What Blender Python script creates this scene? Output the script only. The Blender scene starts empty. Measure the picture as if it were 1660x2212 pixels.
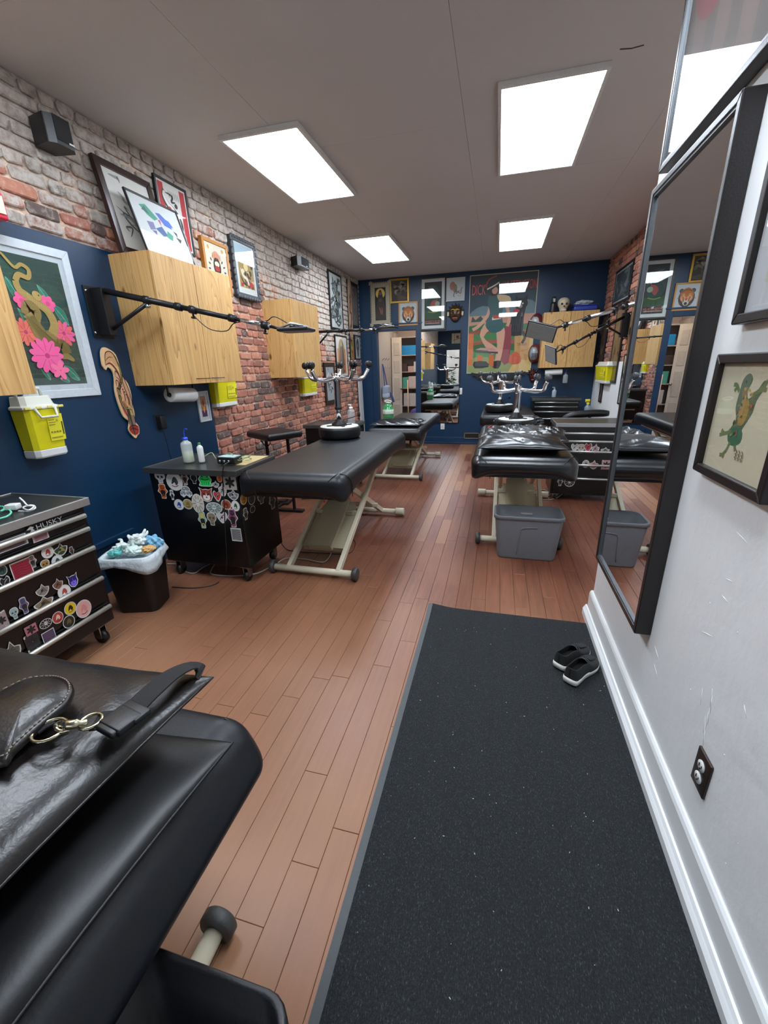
import bpy, bmesh, math, random
from mathutils import Vector, Matrix
PI = math.pi
rnd = random.Random(7)
S = bpy.context.scene
COL = S.collection

# ---------------------------------------------------------------- camera
CAM_F = 895.25                      # focal length in pixels of the 1660 x 2212 frame
CAM_POS = Vector((0.0, 0.0, 1.4))
YAW, PITCH, ROLL = (math.radians(a) for a in (15.112, -19.107, -1.648))
CAM_R = Matrix.Rotation(YAW, 3, 'Z') @ Matrix.Rotation(PITCH + PI / 2, 3, 'X') @ Matrix.Rotation(ROLL, 3, 'Z')
cd = bpy.data.cameras.new('camera')
cd.sensor_fit = 'VERTICAL'; cd.sensor_height = 36.0; cd.sensor_width = 27.0
cd.lens = CAM_F / 2212 * 36.0
cd.clip_start = 0.02; cd.clip_end = 100
cam = bpy.data.objects.new('camera', cd); COL.objects.link(cam)
cam.matrix_world = Matrix.Translation(CAM_POS) @ CAM_R.to_4x4()
S.camera = cam

# ---------------------------------------------------------------- world, exposure
S.view_settings.view_transform = 'Standard'; S.view_settings.look = 'None'
S.view_settings.gamma = 1.0; S.view_settings.use_curve_mapping = False
S.view_settings.exposure = 1.88
w = bpy.data.worlds.new('daylight'); S.world = w; w.use_nodes = True
bg = w.node_tree.nodes['Background']
bg.inputs['Color'].default_value = (0.72, 0.84, 1.0, 1); bg.inputs['Strength'].default_value = 1.5
TROFFER_EMIT = 6.0

# ---------------------------------------------------------------- helpers
def px(x, y, axis, val):
    """world point where the sight line of a photo pixel meets the plane axis = val"""
    d = CAM_R @ Vector(((x - 830) / CAM_F, -(y - 1106) / CAM_F, -1.0))
    t = (val - CAM_POS[axis]) / d[axis]
    return CAM_POS + d * t

def proj(p):
    q = CAM_R.transposed() @ (Vector(p) - CAM_POS)
    if q.z > -0.05: return None
    return 830 + CAM_F * q.x / -q.z, 1106 - CAM_F * q.y / -q.z

def lin(h):
    v = [int(h[i:i + 2], 16) / 255 for i in (0, 2, 4)]
    return tuple(c / 12.92 if c <= .04045 else ((c + .055) / 1.055) ** 2.4 for c in v) + (1.0,)

MATS = {}
def nt(name):
    m = bpy.data.materials.new(name); m.use_nodes = True
    n = m.node_tree.nodes; b = n['Principled BSDF']
    return m, n, m.node_tree.links, b

def mat(name, col='808080', rough=.5, metal=0.0, var=.12, scale=30., bump=0.0, bscale=None, spec=.5, coat=0.0, sheen=0.0):
    """principled material with a slight noise in colour and, if asked, relief"""
    if name in MATS: return MATS[name]
    m, n, L, b = nt(name)
    c = lin(col)
    tc = n.new('ShaderNodeTexCoord'); no = n.new('ShaderNodeTexNoise')
    no.inputs['Scale'].default_value = scale; no.inputs['Detail'].default_value = 4
    L.new(tc.outputs['Object'], no.inputs['Vector'])
    mx = n.new('ShaderNodeMix'); mx.data_type = 'RGBA'
    mx.inputs['A'].default_value = tuple(v * (1 - var) for v in c[:3]) + (1,)
    mx.inputs['B'].default_value = tuple(min(1, v * (1 + var)) for v in c[:3]) + (1,)
    L.new(no.outputs['Fac'], mx.inputs['Factor']); L.new(mx.outputs['Result'], b.inputs['Base Color'])
    b.inputs['Roughness'].default_value = rough; b.inputs['Metallic'].default_value = metal
    b.inputs['Specular IOR Level'].default_value = spec
    b.inputs['Coat Weight'].default_value = coat
    b.inputs['Sheen Weight'].default_value = sheen
    if bump:
        n2 = n.new('ShaderNodeTexNoise'); n2.inputs['Scale'].default_value = bscale or scale * 3; n2.inputs['Detail'].default_value = 5
        L.new(tc.outputs['Object'], n2.inputs['Vector'])
        bp = n.new('ShaderNodeBump'); bp.inputs['Strength'].default_value = bump; bp.inputs['Distance'].default_value = .01
        L.new(n2.outputs['Fac'], bp.inputs['Height']); L.new(bp.outputs['Normal'], b.inputs['Normal'])
    MATS[name] = m
    return m

def ink(col, rough=.6):
    return mat('print_' + col + ('' if rough == .6 else '_%d' % (rough * 100)), col, rough, var=.05, scale=60)

def emis(name, col, strength):
    if name in MATS: return MATS[name]
    m, n, L, b = nt(name)
    b.inputs['Base Color'].default_value = lin(col); b.inputs['Emission Color'].default_value = lin(col)
    b.inputs['Emission Strength'].default_value = strength
    MATS[name] = m; return m

def pane_mat(name='clear_glass', tint=(1, 1, 1, 1), ior=1.5, rough=0.0):
    if name in MATS: return MATS[name]
    m, n, L, b = nt(name); n.remove(b)
    out = n['Material Output']
    tr = n.new('ShaderNodeBsdfTransparent'); tr.inputs['Color'].default_value = tint
    gl = n.new('ShaderNodeBsdfGlossy'); gl.inputs['Roughness'].default_value = rough
    lw = n.new('ShaderNodeLayerWeight'); lw.inputs['Blend'].default_value = .5
    pw = n.new('ShaderNodeMath'); pw.operation = 'POWER'; pw.inputs[1].default_value = 4.5; L.new(lw.outputs['Facing'], pw.inputs[0])
    ma = n.new('ShaderNodeMath'); ma.operation = 'MULTIPLY_ADD'; ma.inputs[1].default_value = .92; ma.inputs[2].default_value = .075; L.new(pw.outputs[0], ma.inputs[0])
    mx = n.new('ShaderNodeMixShader')
    L.new(ma.outputs[0], mx.inputs[0]); L.new(tr.outputs[0], mx.inputs[1]); L.new(gl.outputs[0], mx.inputs[2]); L.new(mx.outputs[0], out.inputs[0])
    MATS[name] = m; return m

def glassy(name, col, rough=.05, alpha=.5):
    """thin clear plastic: part see-through, part coloured, glossy"""
    if name in MATS: return MATS[name]
    m, n, L, b = nt(name)
    b.inputs['Base Color'].default_value = lin(col); b.inputs['Roughness'].default_value = rough
    b.inputs['Alpha'].default_value = alpha; b.inputs['Coat Weight'].default_value = .5
    MATS[name] = m; return m

class MB:
    """collects shapes; build() links them as ONE mesh object"""
    def __init__(s): s.v = []; s.f = []; s.m = []; s.s = []; s.t = []
    def add(s, vs, fs, mi=0, sm=False, tone=None):
        o = len(s.v); s.v += [tuple(p) for p in vs]
        for f in fs: s.f.append(tuple(i + o for i in f)); s.m.append(mi); s.s.append(sm)
        s.t += [tone if tone is not None else (0, 0, 0)] * len(vs)
        return s
    def box(s, x0, x1, y0, y1, z0, z1, mi=0, ch=0.0, M=None):
        x0, x1 = min(x0, x1), max(x0, x1); y0, y1 = min(y0, y1), max(y0, y1); z0, z1 = min(z0, z1), max(z0, z1)
        if ch:
            return s.rbox(((x0 + x1) / 2, (y0 + y1) / 2, (z0 + z1) / 2), (x1 - x0, y1 - y0, z1 - z0), ch, 1, mi, M=M, sm=False)
        vs = [Vector((x, y, z)) for x in (x0, x1) for y in (y0, y1) for z in (z0, z1)]
        if M: vs = [M @ v for v in vs]
        return s.add(vs, [(0, 1, 3, 2), (4, 6, 7, 5), (0, 4, 5, 1), (2, 3, 7, 6), (0, 2, 6, 4), (1, 5, 7, 3)], mi)
    def rbox(s, c, size, r, seg=3, mi=0, n=1, M=None, fn=None, sm=True):
        """rounded box; n inner subdivisions; fn deforms points (local to centre)"""
        h = [a / 2 for a in size]; r = min(r, min(h) * .999)
        def axis(H):
            a = [-H + r - r * math.tan(PI / 4 * (1 - k / seg)) for k in range(seg)]
            mid = [-(H - r) + 2 * (H - r) * k / n for k in range(n + 1)]
            return a + mid + [-q for q in reversed(a)]
        A = [axis(q) for q in h]; idx = {}; vs = []; fs = []
        def vert(p):
            k = tuple(round(q, 6) for q in p)
            if k not in idx:
                q = Vector([max(-(h[i] - r), min(h[i] - r, p[i])) for i in range(3)]); d = Vector(p) - q
                if d.length > 1e-9: q = q + d.normalized() * r
                idx[k] = len(vs)
                if fn: q = fn(q)
                q = q + Vector(c)
                vs.append(M @ q if M else q)
            return idx[k]
        for ax in range(3):
            u, v = (ax + 1) % 3, (ax + 2) % 3
            for sg in (-1, 1):
                for i in range(len(A[u]) - 1):
                    for j in range(len(A[v]) - 1):
                        q = []
                        for a, b in ((i, j), (i + 1, j), (i + 1, j + 1), (i, j + 1)):
                            p = [0, 0, 0]; p[ax] = sg * h[ax]; p[u] = A[u][a]; p[v] = A[v][b]; q.append(vert(p))
                        if sg < 0: q.reverse()
                        if len(set(q)) > 2: fs.append(tuple(dict.fromkeys(q)))
        return s.add(vs, fs, mi, sm)
    def tube(s, pts, r, n=10, mi=0, smooth=0, cap=True, closed=False):
        pts = [Vector(p) for p in pts]
        if smooth: pts = spline(pts, smooth, closed)
        R = r if isinstance(r, (list, tuple)) else [r] * len(pts)
        if len(R) != len(pts): R = [R[min(len(R) - 1, int(k * len(R) / len(pts)))] for k in range(len(pts))]
        N = len(pts); vs = []; fs = []; prev = None
        for i, p in enumerate(pts):
            a = pts[(i - 1) % N] if (closed or i) else p; b = pts[(i + 1) % N] if (closed or i < N - 1) else p
            t = (b - a).normalized() if (b - a).length > 1e-9 else Vector((0, 0, 1))
            if prev is None:
                u = t.orthogonal().normalized()
            else:
                u = (prev - t * prev.dot(t)); u = u.normalized() if u.length > 1e-6 else t.orthogonal().normalized()
            prev = u; w_ = t.cross(u)
            for k in range(n): vs.append(p + (u * math.cos(2 * PI * k / n) + w_ * math.sin(2 * PI * k / n)) * R[i])
        for i in range(N if closed else N - 1):
            for k in range(n):
                a = i * n + k; b = i * n + (k + 1) % n; c = ((i + 1) % N) * n + (k + 1) % n; d = ((i + 1) % N) * n + k
                fs.append((a, b, c, d))
        if cap and not closed: fs.append(tuple(reversed(range(n)))); fs.append(tuple(range((N - 1) * n, N * n)))
        return s.add(vs, fs, mi, True)
    def cyl(s, p0, p1, r, r2=None, n=16, mi=0):
        return s.tube([p0, p1], [r, r if r2 is None else r2], n, mi)
    def lathe(s, prof, c=(0, 0, 0), n=24, mi=0, M=None, sx=1., sy=1., sm=True):
        vs = []; fs = []
        for (r, z) in prof:
            for k in range(n):
                a = 2 * PI * k / n; p = Vector((r * sx * math.cos(a), r * sy * math.sin(a), z)) + Vector(c); vs.append(M @ p if M else p)
        for i in range(len(prof) - 1):
            for k in range(n): fs.append((i * n + k, i * n + (k + 1) % n, (i + 1) * n + (k + 1) % n, (i + 1) * n + k))
        fs.append(tuple(reversed(range(n)))); fs.append(tuple(range((len(prof) - 1) * n, len(prof) * n)))
        return s.add(vs, fs, mi, sm)
    def extrude(s, outline, z0, z1, mi=0, M=None, sm=False):
        """outline in xy, walls between z0 and z1"""
        n = len(outline); vs = [Vector((x, y, z0)) for x, y in outline] + [Vector((x, y, z1)) for x, y in outline]
        if M: vs = [M @ v for v in vs]
        s.add(vs, [tuple(reversed(range(n))), tuple(range(n, 2 * n))], mi)
        return s.add(vs, [(i, (i + 1) % n, n + (i + 1) % n, n + i) for i in range(n)], mi, sm)
    def pillow(s, c, w, l, h, mi=0, n=26, wr=.004, seed=1, M=None, flat=.35):
        """stuffed cushion with pinched corners, sitting with its underside near c.z"""
        r_ = random.Random(seed); ph = [(r_.uniform(6, 22), r_.uniform(6, 22), r_.uniform(0, 6)) for _ in range(7)]
        vs = []; fs = []
        def pr(u): return max(0.0, 1 - abs(u) ** 3.2) ** .5
        for side in (1, -1):
            for i in range(n + 1):
                for j in range(n + 1):
                    u = math.sin((i / n * 2 - 1) * PI / 2); v = math.sin((j / n * 2 - 1) * PI / 2)
                    e = pr(u) * pr(v)
                    pin = 1 - .07 * (1 - abs(v) ** 2) * abs(u) ** 4; pin2 = 1 - .07 * (1 - abs(u) ** 2) * abs(v) ** 4
                    z = h / 2 * (side * e * (1 if side > 0 else flat) + (1 - flat) * 0)
                    z += wr * e * sum(math.sin(a * u + b * v + q) for a, b, q in ph) * (.5 if side > 0 else .1)
                    vs.append(Vector((u * w / 2 * pin, v * l / 2 * pin2, z + h / 2 * flat)) + Vector(c))
        if M: vs = [M @ v for v in vs]
        q = (n + 1) ** 2
        for i in range(n):
            for j in range(n):
                a, b, c_, d = i * (n + 1) + j, (i + 1) * (n + 1) + j, (i + 1) * (n + 1) + j + 1, i * (n + 1) + j + 1
                fs.append((a, b, c_, d)); fs.append((q + d, q + c_, q + b, q + a))
        return s.add(vs, fs, mi, True)
    def xf(s, M): s.v = [tuple(M @ Vector(p)) for p in s.v]; return s
    def build(s, name, mats, parent=None, bevel=0.0, org=None):
        me = bpy.data.meshes.new(name)
        v = s.v
        if org is not None: v = [(p[0] - org[0], p[1] - org[1], p[2] - org[2]) for p in v]
        me.from_pydata(v, [], s.f)
        for m_ in (mats if isinstance(mats, (list, tuple)) else [mats]): me.materials.append(m_)
        me.polygons.foreach_set('material_index', s.m); me.polygons.foreach_set('use_smooth', s.s)
        if any(t != (0, 0, 0) for t in s.t):
            at = me.color_attributes.new('tone', 'FLOAT_COLOR', 'POINT')
            at.data.foreach_set('color', [q for t in s.t for q in (t[0], t[1], t[2], 1.0)])
        me.update()
        o = bpy.data.objects.new(name, me); COL.objects.link(o)
        if parent is not None: o.parent = parent
        if org is not None: o.location = org
        if bevel:
            b = o.modifiers.new('bevel', 'BEVEL'); b.width = bevel; b.segments = 2; b.limit_method = 'ANGLE'; b.angle_limit = .9
        return o

def spline(pts, k=6, closed=False):
    P = [Vector(p) for p in pts]; out = []; N = len(P)
    for i in range(N if closed else N - 1):
        if closed: p0, p1, p2, p3 = P[(i - 1) % N], P[i], P[(i + 1) % N], P[(i + 2) % N]
        else: p0, p1, p2, p3 = P[max(i - 1, 0)], P[i], P[i + 1], P[min(i + 2, N - 1)]
        for j in range(k):
            t = j / k
            out.append(.5 * ((2 * p1) + (p2 - p0) * t + (2 * p0 - 5 * p1 + 4 * p2 - p3) * t * t + (3 * p1 - p0 - 3 * p2 + p3) * t ** 3))
    if not closed: out.append(P[-1])
    return out

def thing(name, label, cat, loc=(0, 0, 0), rot=0.0, group=None):
    o = bpy.data.objects.new(name, None); COL.objects.link(o)
    o.empty_display_size = .05
    o.location = loc; o.rotation_euler = rot if isinstance(rot, (tuple, list)) else (0, 0, rot)
    return tag(o, label, cat, group)
def tag(o, label, cat, group=None, kind=None):
    o['label'] = label; o['category'] = cat
    if group: o['group'] = group
    if kind: o['kind'] = kind
    return o
def struct(o): o['kind'] = 'structure'; return o
def lab(o, s): o['label'] = s; return o
def dup(root, loc, rot=None, label=None):
    r = root.copy(); COL.objects.link(r); r.location = loc
    if rot is not None: r.rotation_euler = (0, 0, rot)
    if label: r['label'] = label
    for ch in list(root.children):
        c = ch.copy(); COL.objects.link(c); c.parent = r
        for g in list(ch.children):
            d = g.copy(); COL.objects.link(d); d.parent = c
    return r

_txt = {}
def text_mesh(s):
    """outline of a word as (verts, faces) in a unit-high box, origin at its centre"""
    if s in _txt: return _txt[s]
    cu = bpy.data.curves.new('t', 'FONT'); cu.body = s; cu.resolution_u = 3
    o = bpy.data.objects.new('t', cu); COL.objects.link(o)
    dg = bpy.context.evaluated_depsgraph_get(); me = bpy.data.meshes.new_from_object(o.evaluated_get(dg))
    vs = [v.co.copy() for v in me.vertices]; fs = [tuple(p.vertices) for p in me.polygons]
    bpy.data.objects.remove(o); bpy.data.curves.remove(cu); bpy.data.meshes.remove(me)
    x0, x1 = min(v.x for v in vs), max(v.x for v in vs); y0, y1 = min(v.y for v in vs), max(v.y for v in vs)
    H = y1 - y0
    _txt[s] = ([((v.x - (x0 + x1) / 2) / H, (v.y - (y0 + y1) / 2) / H) for v in vs], fs, (x1 - x0) / H)
    return _txt[s]

class Art:
    """flat print: coloured shapes, u and v run 0..1 over width and height; faces -Y"""
    def __init__(s, w, h, bg=None, y=0.0, eps=.00025, rough=.6):
        s.w, s.h, s.y, s.e, s.k, s.rough = w, h, y, eps, 0, rough
        s.mb = MB(); s.cols = []
        if bg: s.poly(bg, [(0, 0), (1, 0), (1, 1), (0, 1)])
    def mi(s, c):
        if c not in s.cols: s.cols.append(c)
        return s.cols.index(c)
    def _add(s, c, pts, faces, bump=True):
        if bump: s.k += 1
        y = s.y - s.e * s.k
        pts = [(min(1, max(0, u)), min(1, max(0, v))) for u, v in pts]
        s.mb.add([((u - .5) * s.w, y, (v - .5) * s.h) for u, v in pts], faces, s.mi(c))
    def poly(s, c, pts, sm=0):
        if sm: pts = [(p.x, p.y) for p in spline([Vector((a, b, 0)) for a, b in pts], sm, True)]
        a = sum(pts[i][0] * pts[(i + 1) % len(pts)][1] - pts[(i + 1) % len(pts)][0] * pts[i][1] for i in range(len(pts)))
        if a < 0: pts = list(reversed(pts))
        s._add(c, pts, [tuple(range(len(pts)))])
    def rect(s, c, u0, v0, u1, v1): s.poly(c, [(u0, v0), (u1, v0), (u1, v1), (u0, v1)])
    def disc(s, c, cu, cv, r, ry=None, n=20, rot=0):
        ry = r * s.w / s.h if ry is None else ry
        cr, sr = math.cos(rot), math.sin(rot); out = []
        for k in range(n):
            a = 2 * PI * k / n; x = r * s.w * math.cos(a); z = ry * s.h * math.sin(a)
            out.append((cu + (x * cr - z * sr) / s.w, cv + (x * sr + z * cr) / s.h))
        s.poly(c, out)
    def petals(s, c, cu, cv, r, n=6, fat=.35, rot=0):
        for k in range(n):
            a = rot + 2 * PI * k / n
            s.disc(c, cu + r * .55 * math.cos(a), cv + r * .55 * math.sin(a) * s.w / s.h, r * .5, r * fat * .5 * s.w / s.h, 12, a)
    def stroke(s, c, wd, pts, sm=5, taper=False):
        P = [Vector((u * s.w, v * s.h, 0)) for u, v in pts]
        if sm: P = spline(P, sm)
        n = len(P); vs = []
        for i, p in enumerate(P):
            t = (P[min(i + 1, n - 1)] - P[max(i - 1, 0)]); t = t.normalized() if t.length > 1e-9 else Vector((1, 0, 0))
            q = wd if not isinstance(wd, (tuple, list)) else wd[0] + (wd[1] - wd[0]) * i / (n - 1)
            r = q * s.w / 2 * (math.sin(PI * min(1, max(.04, i / (n - 1)))) ** .5 if taper else 1)
            o = Vector((-t.y, t.x, 0)) * r
            for z in (p - o, p + o): vs.append((z.x / s.w, z.y / s.h))
        s._add(c, vs, [(2 * i, 2 * i + 2, 2 * i + 3, 2 * i + 1) for i in range(n - 1)])
    def text(s, c, t, cu, cv, size, wid=None, rot=0):
        vs, fs, asp = text_mesh(t); H = size * s.h; sx = H if wid is None else wid * s.w / asp
        cr, sr = math.cos(rot), math.sin(rot)
        s._add(c, [(cu + (x * sx * cr - y * H * sr) / s.w, cv + (x * sx * sr + y * H * cr) / s.h) for x, y in vs], fs)
    def build(s, name, parent, org=None):
        return s.mb.build(name, [ink(c, s.rough) for c in s.cols], parent, org=org)
# ---------------------------------------------------------------- room numbers (metres)
LX, RX, NX, BY, FY, CZ, NE = -2.53, 1.60, 0.60, 8.0, -3.0, 2.90, 2.31

# ceiling troffers: the lamps of the room
def troffer(x0, x1, y0, y1, label):
    cx, cy = (x0 + x1) / 2, (y0 + y1) / 2; a, b = (x1 - x0) / 2, (y1 - y0) / 2
    t = thing('ceiling_light', label, 'ceiling light', (cx, cy, CZ - .03), group='ceiling lights')
    f = MB(); g = .022
    f.box(-a - g, a + g, -b - g, -b, 0, .03); f.box(-a - g, a + g, b, b + g, 0, .03)
    f.box(-a - g, -a, -b, b, 0, .03); f.box(a, a + g, -b, b, 0, .03)
    f.build('frame', mat('white_trim_metal', 'd8dad8', .4), t, bevel=.003)
    d = MB(); d.box(-a, a, -b, b, .008, .014)
    d.build('diffuser', emis('lit_diffuser', 'e9f3ff', TROFFER_EMIT), t)
for r_, (y0, y1) in enumerate(((3.08, 4.24), (5.51, 6.75), (.62, 1.82))):
    w_ = ('nearer', 'farther', 'over the camera')[r_]
    troffer(-1.88, -1.34, y0, y1, 'rectangular lit ceiling panel, left-hand row, %s one' % w_)
    troffer(-.07, .47, y0, y1, 'rectangular lit ceiling panel, right-hand row, %s one' % w_)

# ---------------------------------------------------------------- materials of the shell
def wood_floor():
    m, n, L, b = nt('floor_plank_wood')
    tc = n.new('ShaderNodeTexCoord'); oi = n.new('ShaderNodeObjectInfo'); at = n.new('ShaderNodeAttribute'); at.attribute_name = 'tone'
    geo = n.new('ShaderNodeNewGeometry')
    mp = n.new('ShaderNodeMapping'); mp.inputs['Scale'].default_value = (60, 3.5, 20)
    ad = n.new('ShaderNodeVectorMath'); ad.operation = 'ADD'
    sc = n.new('ShaderNodeVectorMath'); sc.operation = 'SCALE'; sc.inputs['Scale'].default_value = 13.0
    L.new(at.outputs['Color'], sc.inputs[0]); L.new(geo.outputs['Position'], ad.inputs[0]); L.new(sc.outputs[0], ad.inputs[1]); L.new(ad.outputs[0], mp.inputs[0])
    g = n.new('ShaderNodeTexNoise'); g.inputs['Scale'].default_value = 1.0; g.inputs['Detail'].default_value = 6; g.inputs['Distortion'].default_value = .6
    L.new(mp.outputs[0], g.inputs['Vector'])
    wn = n.new('ShaderNodeTexNoise'); wn.inputs['Scale'].default_value = 1.3; wn.inputs['Detail'].default_value = 5; L.new(geo.outputs['Position'], wn.inputs['Vector'])
    wr = n.new('ShaderNodeValToRGB'); wr.color_ramp.elements[0].position = .42; wr.color_ramp.elements[1].position = .68; L.new(wn.outputs['Fac'], wr.inputs[0])
    c1 = n.new('ShaderNodeValToRGB'); e = c1.color_ramp.elements
    e[0].position = .25; e[0].color = lin('532b1f'); e[1].position = .8; e[1].color = lin('7f4833')
    L.new(g.outputs['Fac'], c1.inputs[0])
    sp = n.new('ShaderNodeSeparateColor'); L.new(at.outputs['Color'], sp.inputs[0])
    hs = n.new('ShaderNodeHueSaturation'); mr = n.new('ShaderNodeMapRange'); mr.inputs['To Min'].default_value = .9; mr.inputs['To Max'].default_value = 1.12
    L.new(sp.outputs['Red'], mr.inputs['Value']); L.new(mr.outputs[0], hs.inputs['Value']); L.new(c1.outputs[0], hs.inputs['Color'])
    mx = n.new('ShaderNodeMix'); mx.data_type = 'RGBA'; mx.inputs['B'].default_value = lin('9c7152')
    ml = n.new('ShaderNodeMath'); ml.operation = 'MULTIPLY'; ml.inputs[1].default_value = .3; L.new(wr.outputs[0], ml.inputs[0])
    sy = n.new('ShaderNodeSeparateXYZ'); L.new(geo.outputs['Position'], sy.inputs[0])      # boards turn tan towards the entrance
    wy = n.new('ShaderNodeMapRange'); wy.interpolation_type = 'SMOOTHSTEP'; wy.inputs['From Min'].default_value = 3.4; wy.inputs['From Max'].default_value = .6; wy.inputs['To Min'].default_value = 0.0; wy.inputs['To Max'].default_value = .62
    L.new(sy.outputs['Y'], wy.inputs['Value']); mm = n.new('ShaderNodeMath'); mm.operation = 'ADD'; mm.use_clamp = True; L.new(wy.outputs[0], mm.inputs[1]); L.new(ml.outputs[0], mm.inputs[0])
    mb_ = n.new('ShaderNodeMath'); mb_.operation = 'MULTIPLY_ADD'; mb_.use_clamp = True; mb_.inputs[1].default_value = .62; L.new(sp.outputs['Blue'], mb_.inputs[0]); L.new(mm.outputs[0], mb_.inputs[2])   # strip of paler boards, the floor's glossy reflection put into their colour
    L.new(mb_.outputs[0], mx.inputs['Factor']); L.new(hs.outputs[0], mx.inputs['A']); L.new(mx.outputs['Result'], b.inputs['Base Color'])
    rr = n.new('ShaderNodeMapRange'); rr.inputs['To Min'].default_value = .3; rr.inputs['To Max'].default_value = .5; L.new(wn.outputs['Fac'], rr.inputs['Value']); L.new(rr.outputs[0], b.inputs['Roughness'])
    bp = n.new('ShaderNodeBump'); bp.inputs['Strength'].default_value = .12; bp.inputs['Distance'].default_value = .003; L.new(g.outputs['Fac'], bp.inputs['Height']); L.new(bp.outputs[0], b.inputs['Normal'])
    b.inputs['Specular IOR Level'].default_value = .5
    return m

def brick_mats():
    """brick and mortar, both under flaking old whitewash on the upper part of the wall"""
    out = []
    for kind in ('brick', 'mortar'):
        m, n, L, b = nt('old_' + kind)
        geo = n.new('ShaderNodeNewGeometry'); at = n.new('ShaderNodeAttribute'); at.attribute_name = 'tone'
        sp = n.new('ShaderNodeSeparateColor'); L.new(at.outputs['Color'], sp.inputs[0])
        xyz = n.new('ShaderNodeSeparateXYZ'); L.new(geo.outputs['Position'], xyz.inputs[0])
        def math_(op, a, c, clamp=False):
            q = n.new('ShaderNodeMath'); q.operation = op; q.use_clamp = clamp
            for i, z in enumerate((a, c)):
                if isinstance(z, (int, float)): q.inputs[i].default_value = z
                else: L.new(z, q.inputs[i])
            return q.outputs[0]
        n1 = n.new('ShaderNodeTexNoise'); n1.inputs['Scale'].default_value = 2.2; n1.inputs['Detail'].default_value = 6; L.new(geo.outputs['Position'], n1.inputs['Vector'])
        n2 = n.new('ShaderNodeTexNoise'); n2.inputs['Scale'].default_value = 22; n2.inputs['Detail'].default_value = 8; n2.inputs['Roughness'].default_value = .7; L.new(geo.outputs['Position'], n2.inputs['Vector'])
        # lower limit of the whitewash sinks with y; right-hand wall (x > 0) was never painted
        yb = math_('SUBTRACT', 2.20, math_('MULTIPLY', math_('MAXIMUM', math_('SUBTRACT', xyz.outputs['Y'], 4.2), 0), .2))
        h = math_('SUBTRACT', xyz.outputs['Z'], yb)
        v = math_('ADD', math_('MULTIPLY', h, 2.6), math_('MULTIPLY', math_('SUBTRACT', n1.outputs['Fac'], .5), 3.6))
        v = math_('ADD', v, math_('MULTIPLY', math_('SUBTRACT', sp.outputs['Green'], .42), 1.7))
        v = math_('ADD', v, math_('MULTIPLY', math_('SUBTRACT', n2.outputs['Fac'], .5), 2.4))
        v = math_('MAXIMUM', math_('MINIMUM', math_('MULTIPLY', v, 1.6, True), .9), math_('MULTIPLY', math_('SUBTRACT', n2.outputs['Fac'], .54), 3.2, True))
        v = math_('MULTIPLY', v, math_('LESS_THAN', xyz.outputs['X'], 0))
        base = n.new('ShaderNodeValToRGB'); e = base.color_ramp.elements
        if kind == 'brick':
            e[0].position = 0; e[0].color = lin('66504a'); e[1].position = 1; e[1].color = lin('c48d74')
            for p_, c_ in ((.06, '655a56'), (.2, '96685a'), (.5, 'ac7060'), (.75, 'b97f6a')):
                q = e.new(p_); q.color = lin(c_)
            L.new(sp.outputs['Red'], base.inputs[0])
        else:
            e[0].position = .35; e[1].position = .6; e[0].color = lin('b7978a'); e[1].color = lin('e4cdb8'); L.new(n2.outputs['Fac'], base.inputs[0])
        dk = n.new('ShaderNodeMix'); dk.data_type = 'RGBA'; dk.blend_type = 'MULTIPLY'; dk.inputs['Factor'].default_value = .55
        r2 = n.new('ShaderNodeValToRGB'); r2.color_ramp.elements[0].position = .3; r2.color_ramp.elements[0].color = (.66, .63, .61, 1); r2.color_ramp.elements[1].position = .62; r2.color_ramp.elements[1].color = (1.25, 1.2, 1.15, 1)
        L.new(n2.outputs['Fac'], r2.inputs[0]); L.new(base.outputs[0], dk.inputs['A']); L.new(r2.outputs[0], dk.inputs['B'])
        wc = n.new('ShaderNodeValToRGB'); wc.color_ramp.elements[0].position = .35; wc.color_ramp.elements[0].color = lin('978b80'); wc.color_ramp.elements[1].position = .6; wc.color_ramp.elements[1].color = lin('c6c1b8')
        L.new(n2.outputs['Fac'], wc.inputs[0])
        mx = n.new('ShaderNodeMix'); mx.data_type = 'RGBA'; L.new(v, mx.inputs['Factor']); L.new(dk.outputs['Result'], mx.inputs['A']); L.new(wc.outputs[0], mx.inputs['B'])
        L.new(mx.outputs['Result'], b.inputs['Base Color']); b.inputs['Roughness'].default_value = .85
        bp = n.new('ShaderNodeBump'); bp.inputs['Strength'].default_value = .5; bp.inputs['Distance'].default_value = .012; L.new(n2.outputs['Fac'], bp.inputs['Height']); L.new(bp.outputs[0], b.inputs['Normal'])
        out.append(m)
    return out
M_BRICK, M_MORTAR = brick_mats()
M_FLOOR = wood_floor()
M_BLUE = mat('navy_wall_paint', '06304f', .42, var=.06, scale=3, bump=.08, bscale=60)
M_WHITEWALL = mat('white_plaster_paint', 'eceeee', .45, var=.03, scale=4, bump=.38, bscale=11)
M_TRIMW = mat('white_trim_paint', 'e6e9e9', .35, var=.03, scale=5, bump=.05)
M_CEIL = mat('ceiling_paint', 'c9c8c8', .75, var=.04, scale=2, bump=.1, bscale=90)

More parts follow.
